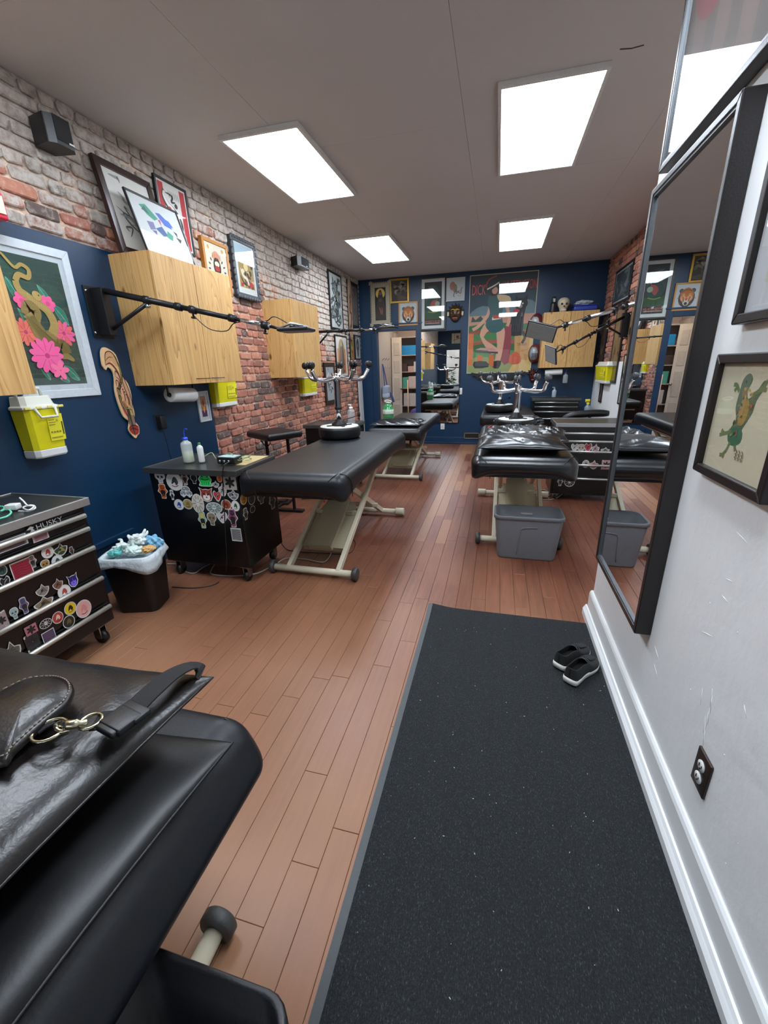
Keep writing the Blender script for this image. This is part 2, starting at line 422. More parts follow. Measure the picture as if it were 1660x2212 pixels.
# ---------------------------------------------------------------- floor of single planks
sub = MB(); sub.box(LX - .3, RX + .3, FY - .2, BY + 2.2, -.12, -.02)
floor = struct(sub.build('floor', mat('subfloor_dark', '1c120d', .8)))
PW = .0878; planks = []; k = 0; x = -2.5385
while x < RX:
    y = FY + rnd.uniform(-.6, 0)
    if abs(x + .695) < .01: y = .965 - 3.6
    if abs(x + .603) < .012: y = 1.769 - 4.5
    if abs(x + .512) < .012: y = 1.333 - 4.2
    while y < BY:
        ln = rnd.choice((.45, .6, .8, .9, 1.0, 1.2))
        y1 = min(y + ln, BY)
        if y1 > FY and not (x > NX + .03 and y1 < NE - .1): planks.append((x, x + PW, max(y, FY), y1))
        y = y1 if y1 < BY else BY + 1
    x += PW
def plank_mb(p, mb=None):
    x0, x1, y0, y1 = p; mb = mb or MB(); g = .0005; c = .0012; z = rnd.uniform(-.0007, 0.0)
    x0 += g; x1 -= g; y0 += g; y1 -= g
    vs = [(x0, y0, -.02), (x1, y0, -.02), (x1, y1, -.02), (x0, y1, -.02), (x0, y0, z - c), (x1, y0, z - c), (x1, y1, z - c), (x0, y1, z - c),
          (x0 + c, y0 + c, z), (x1 - c, y0 + c, z), (x1 - c, y1 - c, z), (x0 + c, y1 - c, z)]
    fs = [(3, 2, 1, 0)] + [(i, (i + 1) % 4, 4 + (i + 1) % 4, 4 + i) for i in range(4)] + [(4 + i, 4 + (i + 1) % 4, 8 + (i + 1) % 4, 8 + i) for i in range(4)] + [(8, 9, 10, 11)]
    pale = 1.0 if (-.64 < (x0 + x1) / 2 < -.27 and y0 > 2.9 and rnd.random() < .8) else 0.0  # lamp reflection along the aisle is put into the tone of these boards
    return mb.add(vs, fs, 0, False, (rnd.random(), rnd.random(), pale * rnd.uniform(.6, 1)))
def seen_size(pts):
    q = [proj(p) for p in pts]
    if any(a is None for a in q): q = [a for a in q if a]
    if not q: return 0
    x0 = max(0, min(a[0] for a in q)); x1 = min(1660, max(a[0] for a in q)); y0 = max(0, min(a[1] for a in q)); y1 = min(2212, max(a[1] for a in q))
    return max(0, x1 - x0) * max(0, y1 - y0)
planks.sort(key=lambda p: -seen_size([(p[0], p[2], 0), (p[1], p[2], 0), (p[1], p[3], 0), (p[0], p[3], 0)]))
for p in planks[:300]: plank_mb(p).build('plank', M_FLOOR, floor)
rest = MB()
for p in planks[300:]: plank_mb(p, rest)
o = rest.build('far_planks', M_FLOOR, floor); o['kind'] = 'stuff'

# ---------------------------------------------------------------- ceiling of drywall sheets
cb = MB(); cb.box(LX - .3, RX + .3, FY - .2, BY + .2, CZ + .012, CZ + .1)
ceil = struct(cb.build('ceiling', M_CEIL))
for i in range(4):
    for j in range(5):
        x0 = -2.74 + i * 1.22; y0 = FY + j * 2.44 - (.9 if i % 2 else 0)
        x1, y1 = min(x0 + 1.22, RX + .05), min(y0 + 2.44, BY + .05)
        if y1 - y0 < .1: continue
        b_ = MB(); b_.box(x0 + .0008, x1 - .0008, max(y0, FY - .1) + .0008, y1 - .0008, CZ, CZ + .0125); b_.build('drywall_sheet', M_CEIL, ceil)
ck = MB(); a = px(1340, 106, 2, CZ - .001); b2 = px(1392, 97, 2, CZ - .001)
ck.tube([a, (a + b2) / 2 + Vector((0, .01, 0)), b2], .003, 4); ck.build('crack', mat('crack_dark', '4a4642', .9), ceil)

# ---------------------------------------------------------------- brick walls
def bricks(wall, x0, sgn, y_lo, y_hi, z_fn, n_single, name='brick'):
    L_ = []; row = 0; z = 0.0
    while z < CZ - .02:
        rh = .0725 + rnd.uniform(-.003, .003); y = y_lo - rnd.uniform(0, .2)
        header = row % 5 == 4
        while y < y_hi:
            ln = (.105 if header or rnd.random() < .16 else .208) + rnd.uniform(-.012, .01)
            a, b = max(y, y_lo), min(y + ln, y_hi)
            if b - a > .04 and z_fn((a + b) / 2, z): L_.append((a, b, z, min(z + rh, CZ)))
            y += ln
        z += rh; row += 1
    def one(mb, q):
        a, b, z0, z1 = q; g = .008; a += g * rnd.uniform(.6, 1.3); b -= g * rnd.uniform(.6, 1.3); z0 += g * rnd.uniform(.5, 1.2); z1 -= g * rnd.uniform(.5, 1.2)
        c = .012; j = lambda s=.005: rnd.uniform(-s, s)
        ring = [(a + c, z0), (b - c, z0), (b, z0 + c), (b, z1 - c), (b - c, z1), (a + c, z1), (a, z1 - c), (a, z0 + c)]
        ring = [(p + j(), q_ + j()) for p, q_ in ring]; d = rnd.uniform(.012, .022); cy, cz = (a + b) / 2, (z0 + z1) / 2
        vs = [(x0, p, q_) for p, q_ in ring] + [(x0 + sgn * d * .72, p, q_) for p, q_ in ring]
        vs += [(x0 + sgn * (d + j(.0015)), p + (.006 if p < cy else -.006), q_ + (.006 if q_ < cz else -.006)) for p, q_ in ring]
        fs = [(8 * r + i, 8 * r + (i + 1) % 8, 8 * r + 8 + (i + 1) % 8, 8 * r + 8 + i) for r in (0, 1) for i in range(8)] + [tuple(range(16, 24))]
        if sgn < 0: fs = [tuple(reversed(f)) for f in fs]
        t = rnd.random(); t = t if rnd.random() > .07 else rnd.uniform(0, .12)
        mb.add(vs, fs, 0, False, (t, rnd.random() * .7 + .15, rnd.random()))
    L_.sort(key=lambda q: -seen_size([(x0, q[0], q[2]), (x0, q[1], q[3])]))
    for q in L_[:n_single]:
        m_ = MB(); one(m_, q); m_.build(name, M_BRICK, wall)
    if L_[n_single:]:
        m_ = MB()
        for q in L_[n_single:]: one(m_, q)
        o_ = m_.build('smaller_bricks', M_BRICK, wall); o_['kind'] = 'stuff'
wl = MB(); wl.box(LX - .2, LX, FY - .2, BY + 1.8, 0, CZ + .05); wall_left = struct(wl.build('wall_left', M_MORTAR))
bricks(wall_left, LX, 1, 1.2, BY, lambda y, z: (y > 3.3) or z > 2.10, 250)
bp_ = MB(); bp_.box(LX, LX + .028, FY, 3.36, 0, 2.17); pn = struct(bp_.build('wall_left_panel', M_BLUE, bevel=.003))
rail = MB(); rail.box(LX + .028, LX + .05, FY, 2.24, .32, .36); struct(rail.build('trim_1', M_BLUE, bevel=.003))
sb = MB(); sb.box(LX + .028, LX + .043, FY, 3.36, 0, .12); struct(sb.build('baseboard_left', M_BLUE, bevel=.003))

wr_ = MB(); wr_.box(RX, RX + .2, NE - .1, BY + .2, 0, CZ + .05); wall_right = struct(wr_.build('wall_right', M_MORTAR))
bricks(wall_right, RX, -1, 4.6, BY, lambda y, z: z > 1.36, 50)
for i, (y0, y1) in enumerate(((NE, 3.6), (3.6, 5.0), (5.0, 6.55), (6.55, 7.35), (7.35, BY))):
    q = MB(); q.box(RX - .025, RX, y0 + .004, y1 - .004, 0, 1.40); q.build('white_panel', M_WHITEWALL, wall_right, bevel=.002)

nb = MB(); nb.box(NX, RX + .2, FY - .2, NE, 0, CZ + .05); struct(nb.build('wall_right_near', M_WHITEWALL, bevel=.004))
def profile_run(name, prof, y0, y1, x_face, sgn, m, wrap=True):
    q = MB(); n_ = len(prof); vs = [(x_face + sgn * d, y, z) for y in (y0, y1) for d, z in prof]
    q.add(vs, [tuple(range(n_)), tuple(reversed(range(n_, 2 * n_)))] + [(i, i + n_, (i + 1) % n_ + n_, (i + 1) % n_) for i in range(n_)])
    return struct(q.build(name, m))
r5 = random.Random(5); sc_ = MB()
for k in range(40):      # paint runs, scratches and lumps on the plaster
    y, z = r5.uniform(.45, 1.5), r5.uniform(.2, 1.05); a = r5.uniform(-.4, 1.3); L_ = r5.choice((.004, .005, .006, .03, .06)); 
    if k < 8: y, z, a, L_ = 1.06 + r5.uniform(-.02, .05), .40 + .018 * k, 1.35, .05
    d = Vector((0, math.cos(a), math.sin(a))) * L_; p = Vector((NX, y, z)); sc_.tube([p, p + d * .5 + Vector((0, 0, .001)), p + d], [0.0005, .0012, .0004], 5)
o = sc_.build('paint_scars', M_WHITEWALL, [q for q in bpy.data.objects if q.name == 'wall_right_near'][0]); o['kind'] = 'stuff'
profile_run('baseboard_right', [(0, 0), (0, .165), (.006, .165), (.012, .158), (.016, .146), (.016, 0)], FY, NE + .016, NX, -1, M_TRIMW)
profile_run('trim_2', [(.016, 0), (.016, .062), (.022, .060), (.027, .05), (.030, .046), (.036, .036), (.036, 0)], FY, NE + .034, NX, -1, M_TRIMW)
e = MB(); e.box(NX, RX, NE, NE + .016, 0, .165); struct(e.build('baseboard_end', M_TRIMW, bevel=.002))

# ---------------------------------------------------------------- back wall with a doorway
DX0, DX1, DZ = -2.20, -1.47, 2.04
bw = MB(); bw.box(LX - .2, DX0, BY, BY + .12, 0, CZ); bw.box(DX0, DX1, BY, BY + .12, DZ, CZ); bw.box(DX1, RX + .2, BY, BY + .12, 0, CZ)
struct(bw.build('wall_back', M_BLUE))
ca = MB(); ca.box(DX0 - .1, DX0, BY - .022, BY, 0, DZ + .1); ca.box(DX1, DX1 + .1, BY - .022, BY, 0, DZ + .1); ca.box(DX0, DX1, BY - .022, BY, DZ, DZ + .1)
ca.box(DX0 - .12, DX1 + .12, BY - .035, BY - .0, DZ + .1, DZ + .125)
struct(ca.build('trim_3', M_BLUE, bevel=.004))
bb = MB(); bb.box(DX1 + .1, RX, BY - .018, BY, 0, .13); bb.box(DX1 + .1, RX, BY - .03, BY, 0, .035); bb.box(LX, DX0 - .1, BY - .018, BY, 0, .13)
struct(bb.build('baseboard_back', M_BLUE, bevel=.004))

# closet room behind the doorway
M_BEIGE = mat('beige_paint', 'b9aa9f', .6, var=.03)
q = MB(); q.box(-2.42, DX0, BY + .12, BY + 1.9, 0, 2.5); struct(q.build('wall_closet_left', mat('greige_paint', 'a29c96', .6, var=.03)))
q = MB(); q.box(-2.4, .2, BY + 1.75, BY + 1.9, 0, 2.5); struct(q.build('wall_closet_back', M_BEIGE))
q = MB(); q.box(-.95, -.8, BY + .12, BY + 1.75, 0, 2.5); struct(q.build('wall_closet_right', M_BEIGE))
q = MB(); q.box(-2.4, .2, BY + .12, BY + 1.9, 2.45, 2.55); struct(q.build('ceiling_closet', M_BEIGE))
q = MB(); q.box(-2.4, .2, BY, BY + 1.9, -.02, 0); struct(q.build('floor_closet', mat('closet_floor', '6a4a3c', .5)))
t = thing('ceiling_light', 'small lit square lamp on the closet room ceiling beyond the doorway', 'ceiling light', (-1.5, BY + .7, 2.4))
q = MB(); q.rbox((0, 0, .02), (.36, .36, .05), .015); q.build('lamp_shade', emis('closet_lamp', 'fff1e2', 9.0), t)
q = MB(); q.box(-.2, .2, -.2, .2, .035, .05); q.build('lamp_base', mat('white_trim_metal', 'd8dad8', .4), t)

# ---------------------------------------------------------------- front wall behind the camera: shop windows
WX0, WX1, WZ0, WZ1 = -2.2, -.35, .62, 2.1
fw = MB(); fw.box(LX - .2, WX0, FY - .15, FY, 0, CZ); fw.box(WX0, WX1, FY - .15, FY, 0, WZ0); fw.box(WX0, WX1, FY - .15, FY, WZ1, CZ)
fw.box(WX1, -.15, FY - .15, FY, 0, CZ); fw.box(-.15, NX, FY - .15, FY, 2.1, CZ)
struct(fw.build('wall_front', M_BLUE))
wf = MB()
for x in (WX0 + .02, -1.6, -.98, WX1 - .02): wf.box(x - .02, x + .02, FY - .09, FY - .04, WZ0, WZ1)
for z in (WZ0 + .02, 1.35, WZ1 - .02): wf.box(WX0, WX1, FY - .085, FY - .045, z - .02, z + .02)
W1 = struct(wf.build('window_1', mat('window_frame_dark', '2a2a2c', .5)))
q = MB(); q.box(WX0, WX1, FY - .068, FY - .064, WZ0, WZ1); q.build('pane', pane_mat(), W1)
df = MB(); df.box(-.15, -.07, FY - .09, FY - .04, 0, 2.1); df.box(NX - .08, NX, FY - .09, FY - .04, 0, 2.1); df.box(-.07, NX - .08, FY - .09, FY - .04, 0, .25); df.box(-.07, NX - .08, FY - .09, FY - .04, 2.0, 2.1)  # unseen glass door, added to let in more daylight
D1 = struct(df.build('added_door', mat('window_frame_dark', '2a2a2c', .5)))
q = MB(); q.box(-.07, NX - .08, FY - .068, FY - .064, .25, 2.0); q.build('pane', pane_mat(), D1)
q = MB(); q.tube([(-.02, FY - .04, .9), (-.02, FY, .9), (-.02, FY, 1.2), (-.02, FY - .04, 1.2)], .01, 8); q.build('door_handle', mat('chrome', 'd8dade', .12, 1.0, var=.02), D1)
q = MB(); q.box(LX - 3, RX + 3, FY - 9, FY - .15, -.2, -.05); struct(q.build('ground_outside', mat('pavement', '8d8b86', .9)))
q = MB(); q.box(LX - 6, RX + 6, FY - 9.3, FY - 9, -.2, 3.2); struct(q.build('wall_outside', mat('street_facade', '8a7f74', .9, var=.3, scale=2)))
# ---------------------------------------------------------------- common materials
M_LEATHER = mat('black_vinyl', '0a0b0d', .42, var=.15, scale=8, bump=.03, bscale=190, spec=.5)
M_LEATHER2 = mat('glossy_black_vinyl', '0f1114', .28, var=.15, scale=6, bump=.07, bscale=18, spec=.7)
M_COVER = mat('matte_black_cover', '0d1016', .42, var=.1, scale=5, bump=.06, bscale=120, spec=.45)
M_BROWNL = mat('brown_black_leather', '140f0d', .33, var=.2, scale=7, bump=.09, bscale=130, spec=.6)
M_CREAM = mat('cream_enamel', 'c6bea6', .35, var=.05, scale=6)
M_CREAM2 = mat('cream_plastic', 'aca489', .5, var=.07, scale=4)
M_BLACK = mat('black_plastic', '131315', .4, var=.1, bump=.06)
M_BLACKM = mat('black_powder_coat', '161618', .42, .2, var=.1, bump=.05, bscale=200)
M_CAB = mat('black_cabinet_steel', '0b0b0d', .28, .0, var=.1, spec=.5)
M_CHROME = mat('chrome', 'd8dade', .12, 1.0, var=.02)
M_STEEL = mat('brushed_steel', 'a9acae', .33, 1.0, var=.08, scale=120)
M_ALU = mat('satin_aluminium', 'b9bab6', .38, .85, var=.08, scale=90)
M_WHITEP = mat('white_plastic', 'd9dbd8', .4, var=.03)
M_GLASS = pane_mat()
M_MIRROR = mat('mirror_silver', 'eef1f2', .005, 1.0, var=.0)

def pine(seed=0):
    name = 'pine_board_%d' % seed
    if name in MATS: return MATS[name]
    m, n, L, b = nt(name)
    tc = n.new('ShaderNodeTexCoord'); mp = n.new('ShaderNodeMapping'); mp.inputs['Scale'].default_value = (9, 9, .55); mp.inputs['Location'].default_value = (seed * 3.1, seed * 1.7, seed)
    L.new(tc.outputs['Object'], mp.inputs[0])
    a = n.new('ShaderNodeTexNoise'); a.inputs['Scale'].default_value = 1.2; a.inputs['Detail'].default_value = 2; a.inputs['Distortion'].default_value = .9; L.new(mp.outputs[0], a.inputs['Vector'])
    k = n.new('ShaderNodeMath'); k.operation = 'MULTIPLY'; k.inputs[1].default_value = 9.0; L.new(a.outputs['Fac'], k.inputs[0])
    f = n.new('ShaderNodeMath'); f.operation = 'FRACT'; L.new(k.outputs[0], f.inputs[0])
    r = n.new('ShaderNodeValToRGB'); e = r.color_ramp.elements; e[0].position = 0; e[0].color = lin('cfa76c'); e[1].position = 1; e[1].color = lin('a97f48')
    q = e.new(.75); q.color = lin('c3995e')
    L.new(f.outputs[0], r.inputs[0])
    mp2 = n.new('ShaderNodeMapping'); mp2.inputs['Scale'].default_value = (5, 5, 2.4); mp2.inputs['Location'].default_value = (seed * 1.3 + .4, seed, seed * 2.3); L.new(tc.outputs['Object'], mp2.inputs[0])
    v = n.new('ShaderNodeTexVoronoi'); v.inputs['Scale'].default_value = 1.0; L.new(mp2.outputs[0], v.inputs['Vector'])
    r2 = n.new('ShaderNodeValToRGB'); r2.color_ramp.elements[0].position = .045; r2.color_ramp.elements[0].color = (1, 1, 1, 1); r2.color_ramp.elements[1].position = .1; r2.color_ramp.elements[1].color = (0, 0, 0, 1)
    L.new(v.outputs['Distance'], r2.inputs[0])
    mx = n.new('ShaderNodeMix'); mx.data_type = 'RGBA'; mx.inputs['B'].default_value = lin('6e4322'); L.new(r2.outputs[0], mx.inputs['Factor']); L.new(r.outputs[0], mx.inputs['A'])
    g2 = n.new('ShaderNodeTexNoise'); g2.inputs['Scale'].default_value = .8; L.new(mp.outputs[0], g2.inputs['Vector'])
    hs = n.new('ShaderNodeHueSaturation'); mr = n.new('ShaderNodeMapRange'); mr.inputs['To Min'].default_value = .8; mr.inputs['To Max'].default_value = 1.2; L.new(g2.outputs['Fac'], mr.inputs['Value']); L.new(mr.outputs[0], hs.inputs['Value'])
    L.new(mx.outputs['Result'], hs.inputs['Color']); L.new(hs.outputs[0], b.inputs['Base Color']); b.inputs['Roughness'].default_value = .45
    MATS[name] = m; return m

# ---------------------------------------------------------------- massage tables
def soft(amp_top=.004, droop=.03, hx=1., hy=1., hz=1., seed=1, sag=0.0):
    r_ = random.Random(seed); ph = [(r_.uniform(3, 11), r_.uniform(3, 11), r_.uniform(0, 6)) for _ in range(5)]
    def fn(q):
        cx, cy = min(1, abs(q.x) / hx), min(1, abs(q.y) / hy)
        wob = sum(math.sin(a * q.x + b * q.y + c) for a, b, c in ph) * .2
        z = q.z
        if z > 0: z += amp_top * wob - sag * (cx ** 6 + cy ** 6)
        else: z -= droop * (cx * cy) ** 5 - .004 * wob
        bul = 1 + .012 * math.sin(PI * (q.z + hz) / (2 * hz))
        return Vector((q.x * bul + .003 * wob, q.y * bul, z))
    return fn

def massage_table(label, loc, W=.86, Ln=1.85, zt=.74, th=.15, cover=None, dx=0.0, base=(-.85, .55), rot=0.0, seed=1, wheel=True, rnd_r=.05, low=.05):
    t = thing('massage_table', label, 'massage table', loc, rot, 'electric massage tables')
    c = MB(); c.rbox((0, 0, zt - th / 2), (W, Ln, th), rnd_r, 4, n=12, fn=soft(.004, low, W / 2, Ln / 2, th / 2, seed))
    c.build('cushion', cover or M_COVER, t)
    pl = MB(); pl.box(-W / 2 + .06, W / 2 - .06, -Ln / 2 + .06, Ln / 2 - .06, zt - th - .02, zt - th + .02); pl.build('deck', M_BLACK, t)
    y0, y1 = base; zb = zt - th - .05; hw = .30
    fr = MB()
    for x in (-.24, .24): fr.box(dx + x - .02, dx + x + .02, y0 + .1, y1 + .1, zb, zb + .04)
    for y in (y0 + .12, y1 + .06): fr.box(dx - .24, dx + .24, y - .02, y + .02, zb, zb + .04)
    fr.build('top_frame', M_CREAM, t, bevel=.003)
    for y, wh in ((y0, wheel), (y1, False)):
        b = MB(); b.cyl((dx - hw, y, .045), (dx + hw, y, .045), .024, n=18); fb = b.build('foot_bar', M_CREAM, t)
        for sx in (-1, 1):
            q = MB()
            if wh:
                q.lathe([(.012, 0), (.042, 0), (.047, .006), (.047, .03), (.04, .036), (.01, .036)], (0, 0, 0), 22, M=Matrix.Translation((dx + sx * hw, y, .047)) @ Matrix.Rotation(sx * PI / 2, 4, 'Y'))
                q.build('wheel', mat('grey_black_rubber', '3a3a39', .5, bump=.1), fb)
            else:
                q.cyl((dx + sx * (hw - .01), y, .045), (dx + sx * (hw + .075), y, .045), .036, n=18); q.build('end_cap', M_CREAM, fb, bevel=.004)
    for sx in (-1, 1):
        for (ya, yb, off) in ((y0, y1 - .22, .19), (y1, y0 + .32, .145)):
            a = Vector((dx + sx * off, ya, .05)); b_ = Vector((dx + sx * off, yb, zb + .01)); d = (b_ - a).normalized(); n_ = Vector((1, 0, 0)).cross(d) * .022; u = Vector((.016, 0, 0))
            q = MB(); vs = [p + s1 * u + s2 * n_ for p in (a, b_) for s1 in (-1, 1) for s2 in (-1, 1)]
            q.add(vs, [(0, 1, 3, 2), (4, 6, 7, 5), (0, 4, 5, 1), (2, 3, 7, 6), (0, 2, 6, 4), (1, 5, 7, 3)]); q.build('scissor_arm', M_CREAM, t, bevel=.003)
    # motor housing lying on the slope of the front arms
    sl = math.atan2(zb - .05, (y1 - .22) - y0)
    Mh = Matrix.Translation((dx, y0 + .26, .14)) @ Matrix.Rotation(sl, 4, 'X')
    q = MB(); q.extrude([(-.165, -.06), (.165, -.06), (.165, .30), (.12, .42), (-.12, .42), (-.165, .30)], -.01, .035, M=Mh)
    q.extrude([(-.10, -.08), (.085, -.08), (.085, .44), (.06, .47), (-.08, .47), (-.10, .44)], .03, .075, M=Mh)
    q.extrude([(.085, .28), (.14, .28), (.14, .40), (.085, .40)], .03, .06, M=Mh)
    q.build('motor_cover', M_CREAM2, t, bevel=.008)
    q = MB(); q.cyl((dx + .05, y0 + .55, .2), (dx + .05, y0 + .75, zb), .02); q.build('lift_rod', M_CHROME, t)
    q = MB(); q.box(dx - .17, dx + .17, y0 + .5, y0 + .53, .3, .33); q.build('cross_brace', M_CREAM, t, bevel=.002)
    q = MB(); q.box(dx - .2, dx + .2, y1 - .35, y1 - .32, .2, .23); q.build('cross_brace', M_CREAM, t, bevel=.002)
    return t

def upturned_stool(label, loc, R=.20, H=.62, rb=.30, rot=0.0, caster=None, seat_h=.10):
    t = thing('rolling_stool', label, 'stool', loc, rot, 'rolling stools stood upside down on the tables')
    q = MB(); h = seat_h; q.lathe([(R * .9, 0), (R * .97, .01), (R, .03), (R, h - .025), (R * .985, h - .006), (R * .93, h)], n=40); q.build('seat', M_LEATHER, t)
    q = MB(); q.lathe([(R * .92, h - .004), (R * .9, h + .004)], n=40); lab(q.build('seat_underside', mat('white_board', 'd8dcd6', .5), t), 'white round underside board')
    q = MB()
    for k in range(4):
        a = k * PI / 2 + .5; q.extrude([(.02, -.018), (R * .62, -.01), (R * .62, .01), (.02, .018)], h + .004, h + .012, M=Matrix.Rotation(a, 4, 'Z'))
    q.lathe([(.07, h + .004), (.07, h + .02), (.035, h + .045), (.035, h + .06)], n=16); q.build('mounting_plate', M_BLACKM, t)
    q = MB(); q.tube([(.02, 0, h + .05), (.1, .12, h + .06), (.16, .2, h + .075)], .005, 8); q.lathe([(.012, 0), (.014, .02), (.01, .045), (.001, .05)], (.16, .2, h + .06), 10); q.build('height_lever', M_BLACKM, t)
    q = MB(); q.cyl((0, 0, h + .05), (0, 0, H - .18), .021, n=20); q.build('gas_rod', M_CHROME, t)
    q = MB(); q.lathe([(.027, H - .26), (.03, H - .255), (.03, H - .04), (.036, H - .03), (.036, H + .03), (.026, H + .035)], n=22); q.build('sleeve', M_CHROME, t)
    q = MB(); q.lathe([(.031, H - .275), (.033, H - .27), (.033, H - .255), (.031, H - .25)], n=20); q.build('collar', M_BLACKM, t)
    for k in range(5):
        a = 2 * PI * k / 5 + .35; ca_, sa = math.cos(a), math.sin(a)
        q = MB(); P = [(.02, -.0), (.08, -.012), (.17, -.02), (.24, -.008), (rb - .015, .035), (rb, .065)]
        q.tube([(x * ca_, x * sa, H + z) for x, z in P], [.017] * 40, 10, smooth=5); leg = q.build('leg', M_CHROME, t)
        c = MB(); cm = caster or M_BLACK
        c.cyl((rb * ca_, rb * sa, H + .055), (rb * ca_, rb * sa, H + .085), .008, n=10)
        ux = Vector((-sa, ca_, 0)); cc = Vector((rb * ca_ * 1.02, rb * sa * 1.02, H + .105))
        for s_ in (-1, 1):
            c.lathe([(.004, -.008), (.02, -.008), (.029, 0), (.029, .01), (.02, .018), (.004, .018)], n=18, M=Matrix.Translation(cc + ux * (.011 * s_)) @ ux.to_track_quat('Z', 'Y').to_matrix().to_4x4() @ Matrix.Scale(s_, 4, (0, 0, 1)))
        c.build('caster', cm, leg)
    return t

# ---------------------------------------------------------------- pictures
PLANES = {'L': (0, PI / 2), 'B': (1, 0.0), 'R': (0, -PI / 2)}
def place(side, val, tl, br):
    """centre, width and height of a wall-parallel rectangle seen between two photo pixels"""
    ax, rz = PLANES[side]; a = px(*tl, ax, val); b = px(*br, ax, val); c = (a + b) / 2
    return c, abs(b.y - a.y) if ax == 0 else abs(b.x - a.x), abs(a.z - b.z), rz
def picture(side, val, tl, br, label, art=None, fw=.03, fd=.025, fcol='1a1a1c', mat_w=0.0, matcol='dcdcd6', glass=True, name='framed_picture', cat='picture', group=None, wall=None, lean=0.0, rot=None, frough=.4, size=None, ornate=None, bars=True, artrough=.6, metal=0.):
    c, W, H, rz = place(side, val, tl, br)
    if size: W, H = size
    t = thing(name, label, cat, c, (lean, 0, rz) if not rot else rot, group)
    fm = mat('frame_' + fcol, fcol, frough, metal, var=.12, scale=40)
    depth = fd if wall is None else abs(val - wall)
    for s_ in ((0, 1), (0, -1), (1, 0), (-1, 0)):
        q = MB(); prof = [(0, 0), (0, -.0), (fw, 0)]
        if s_[0] == 0:   # top and bottom rails, mitred
            z0, z1 = s_[1] * H / 2, s_[1] * (H / 2 - fw)
            o_ = [(-W / 2, z0), (W / 2, z0), (W / 2 - fw, z1), (-W / 2 + fw, z1)]
        else:
            x0, x1 = s_[0] * W / 2, s_[0] * (W / 2 - fw)
            o_ = [(x0, -H / 2), (x0, H / 2), (x1, H / 2 - fw), (x1, -H / 2 + fw)]
        a = sum(o_[i][0] * o_[(i + 1) % 4][1] - o_[(i + 1) % 4][0] * o_[i][1] for i in range(4))
        if a < 0: o_ = o_[::-1]
        vs = [(x, 0, z) for x, z in o_] + [(x, depth, z) for x, z in o_]
        q.add(vs, [(0, 1, 2, 3), (7, 6, 5, 4)] + [(i, 4 + i, 4 + (i + 1) % 4, (i + 1) % 4) for i in range(4)])
        q.build('frame_rail', fm, t, bevel=.0025)
    if ornate: ornate(t, W, H, fm)
    iw, ih = W - 2 * fw, H - 2 * fw
    b = MB(); b.box(-iw / 2 - .004, iw / 2 + .004, .008, min(.014, depth), -ih / 2 - .004, ih / 2 + .004)
    b.build('mat_board' if mat_w else 'backing', mat('board_' + matcol, matcol, .7, var=.02), t)
    if art:
        aw, ah = iw - 2 * mat_w, ih - 2 * mat_w
        A = Art(aw, ah, y=.0078, eps=.00005, rough=artrough); art(A); A.build('print', t)
    if glass:
        q = MB(); q.add([(-iw / 2, .0028, -ih / 2), (iw / 2, .0028, -ih / 2), (iw / 2, .0028, ih / 2), (-iw / 2, .0028, ih / 2)], [(0, 1, 2, 3)]); q.build('glass_pane', M_GLASS, t)
    return t

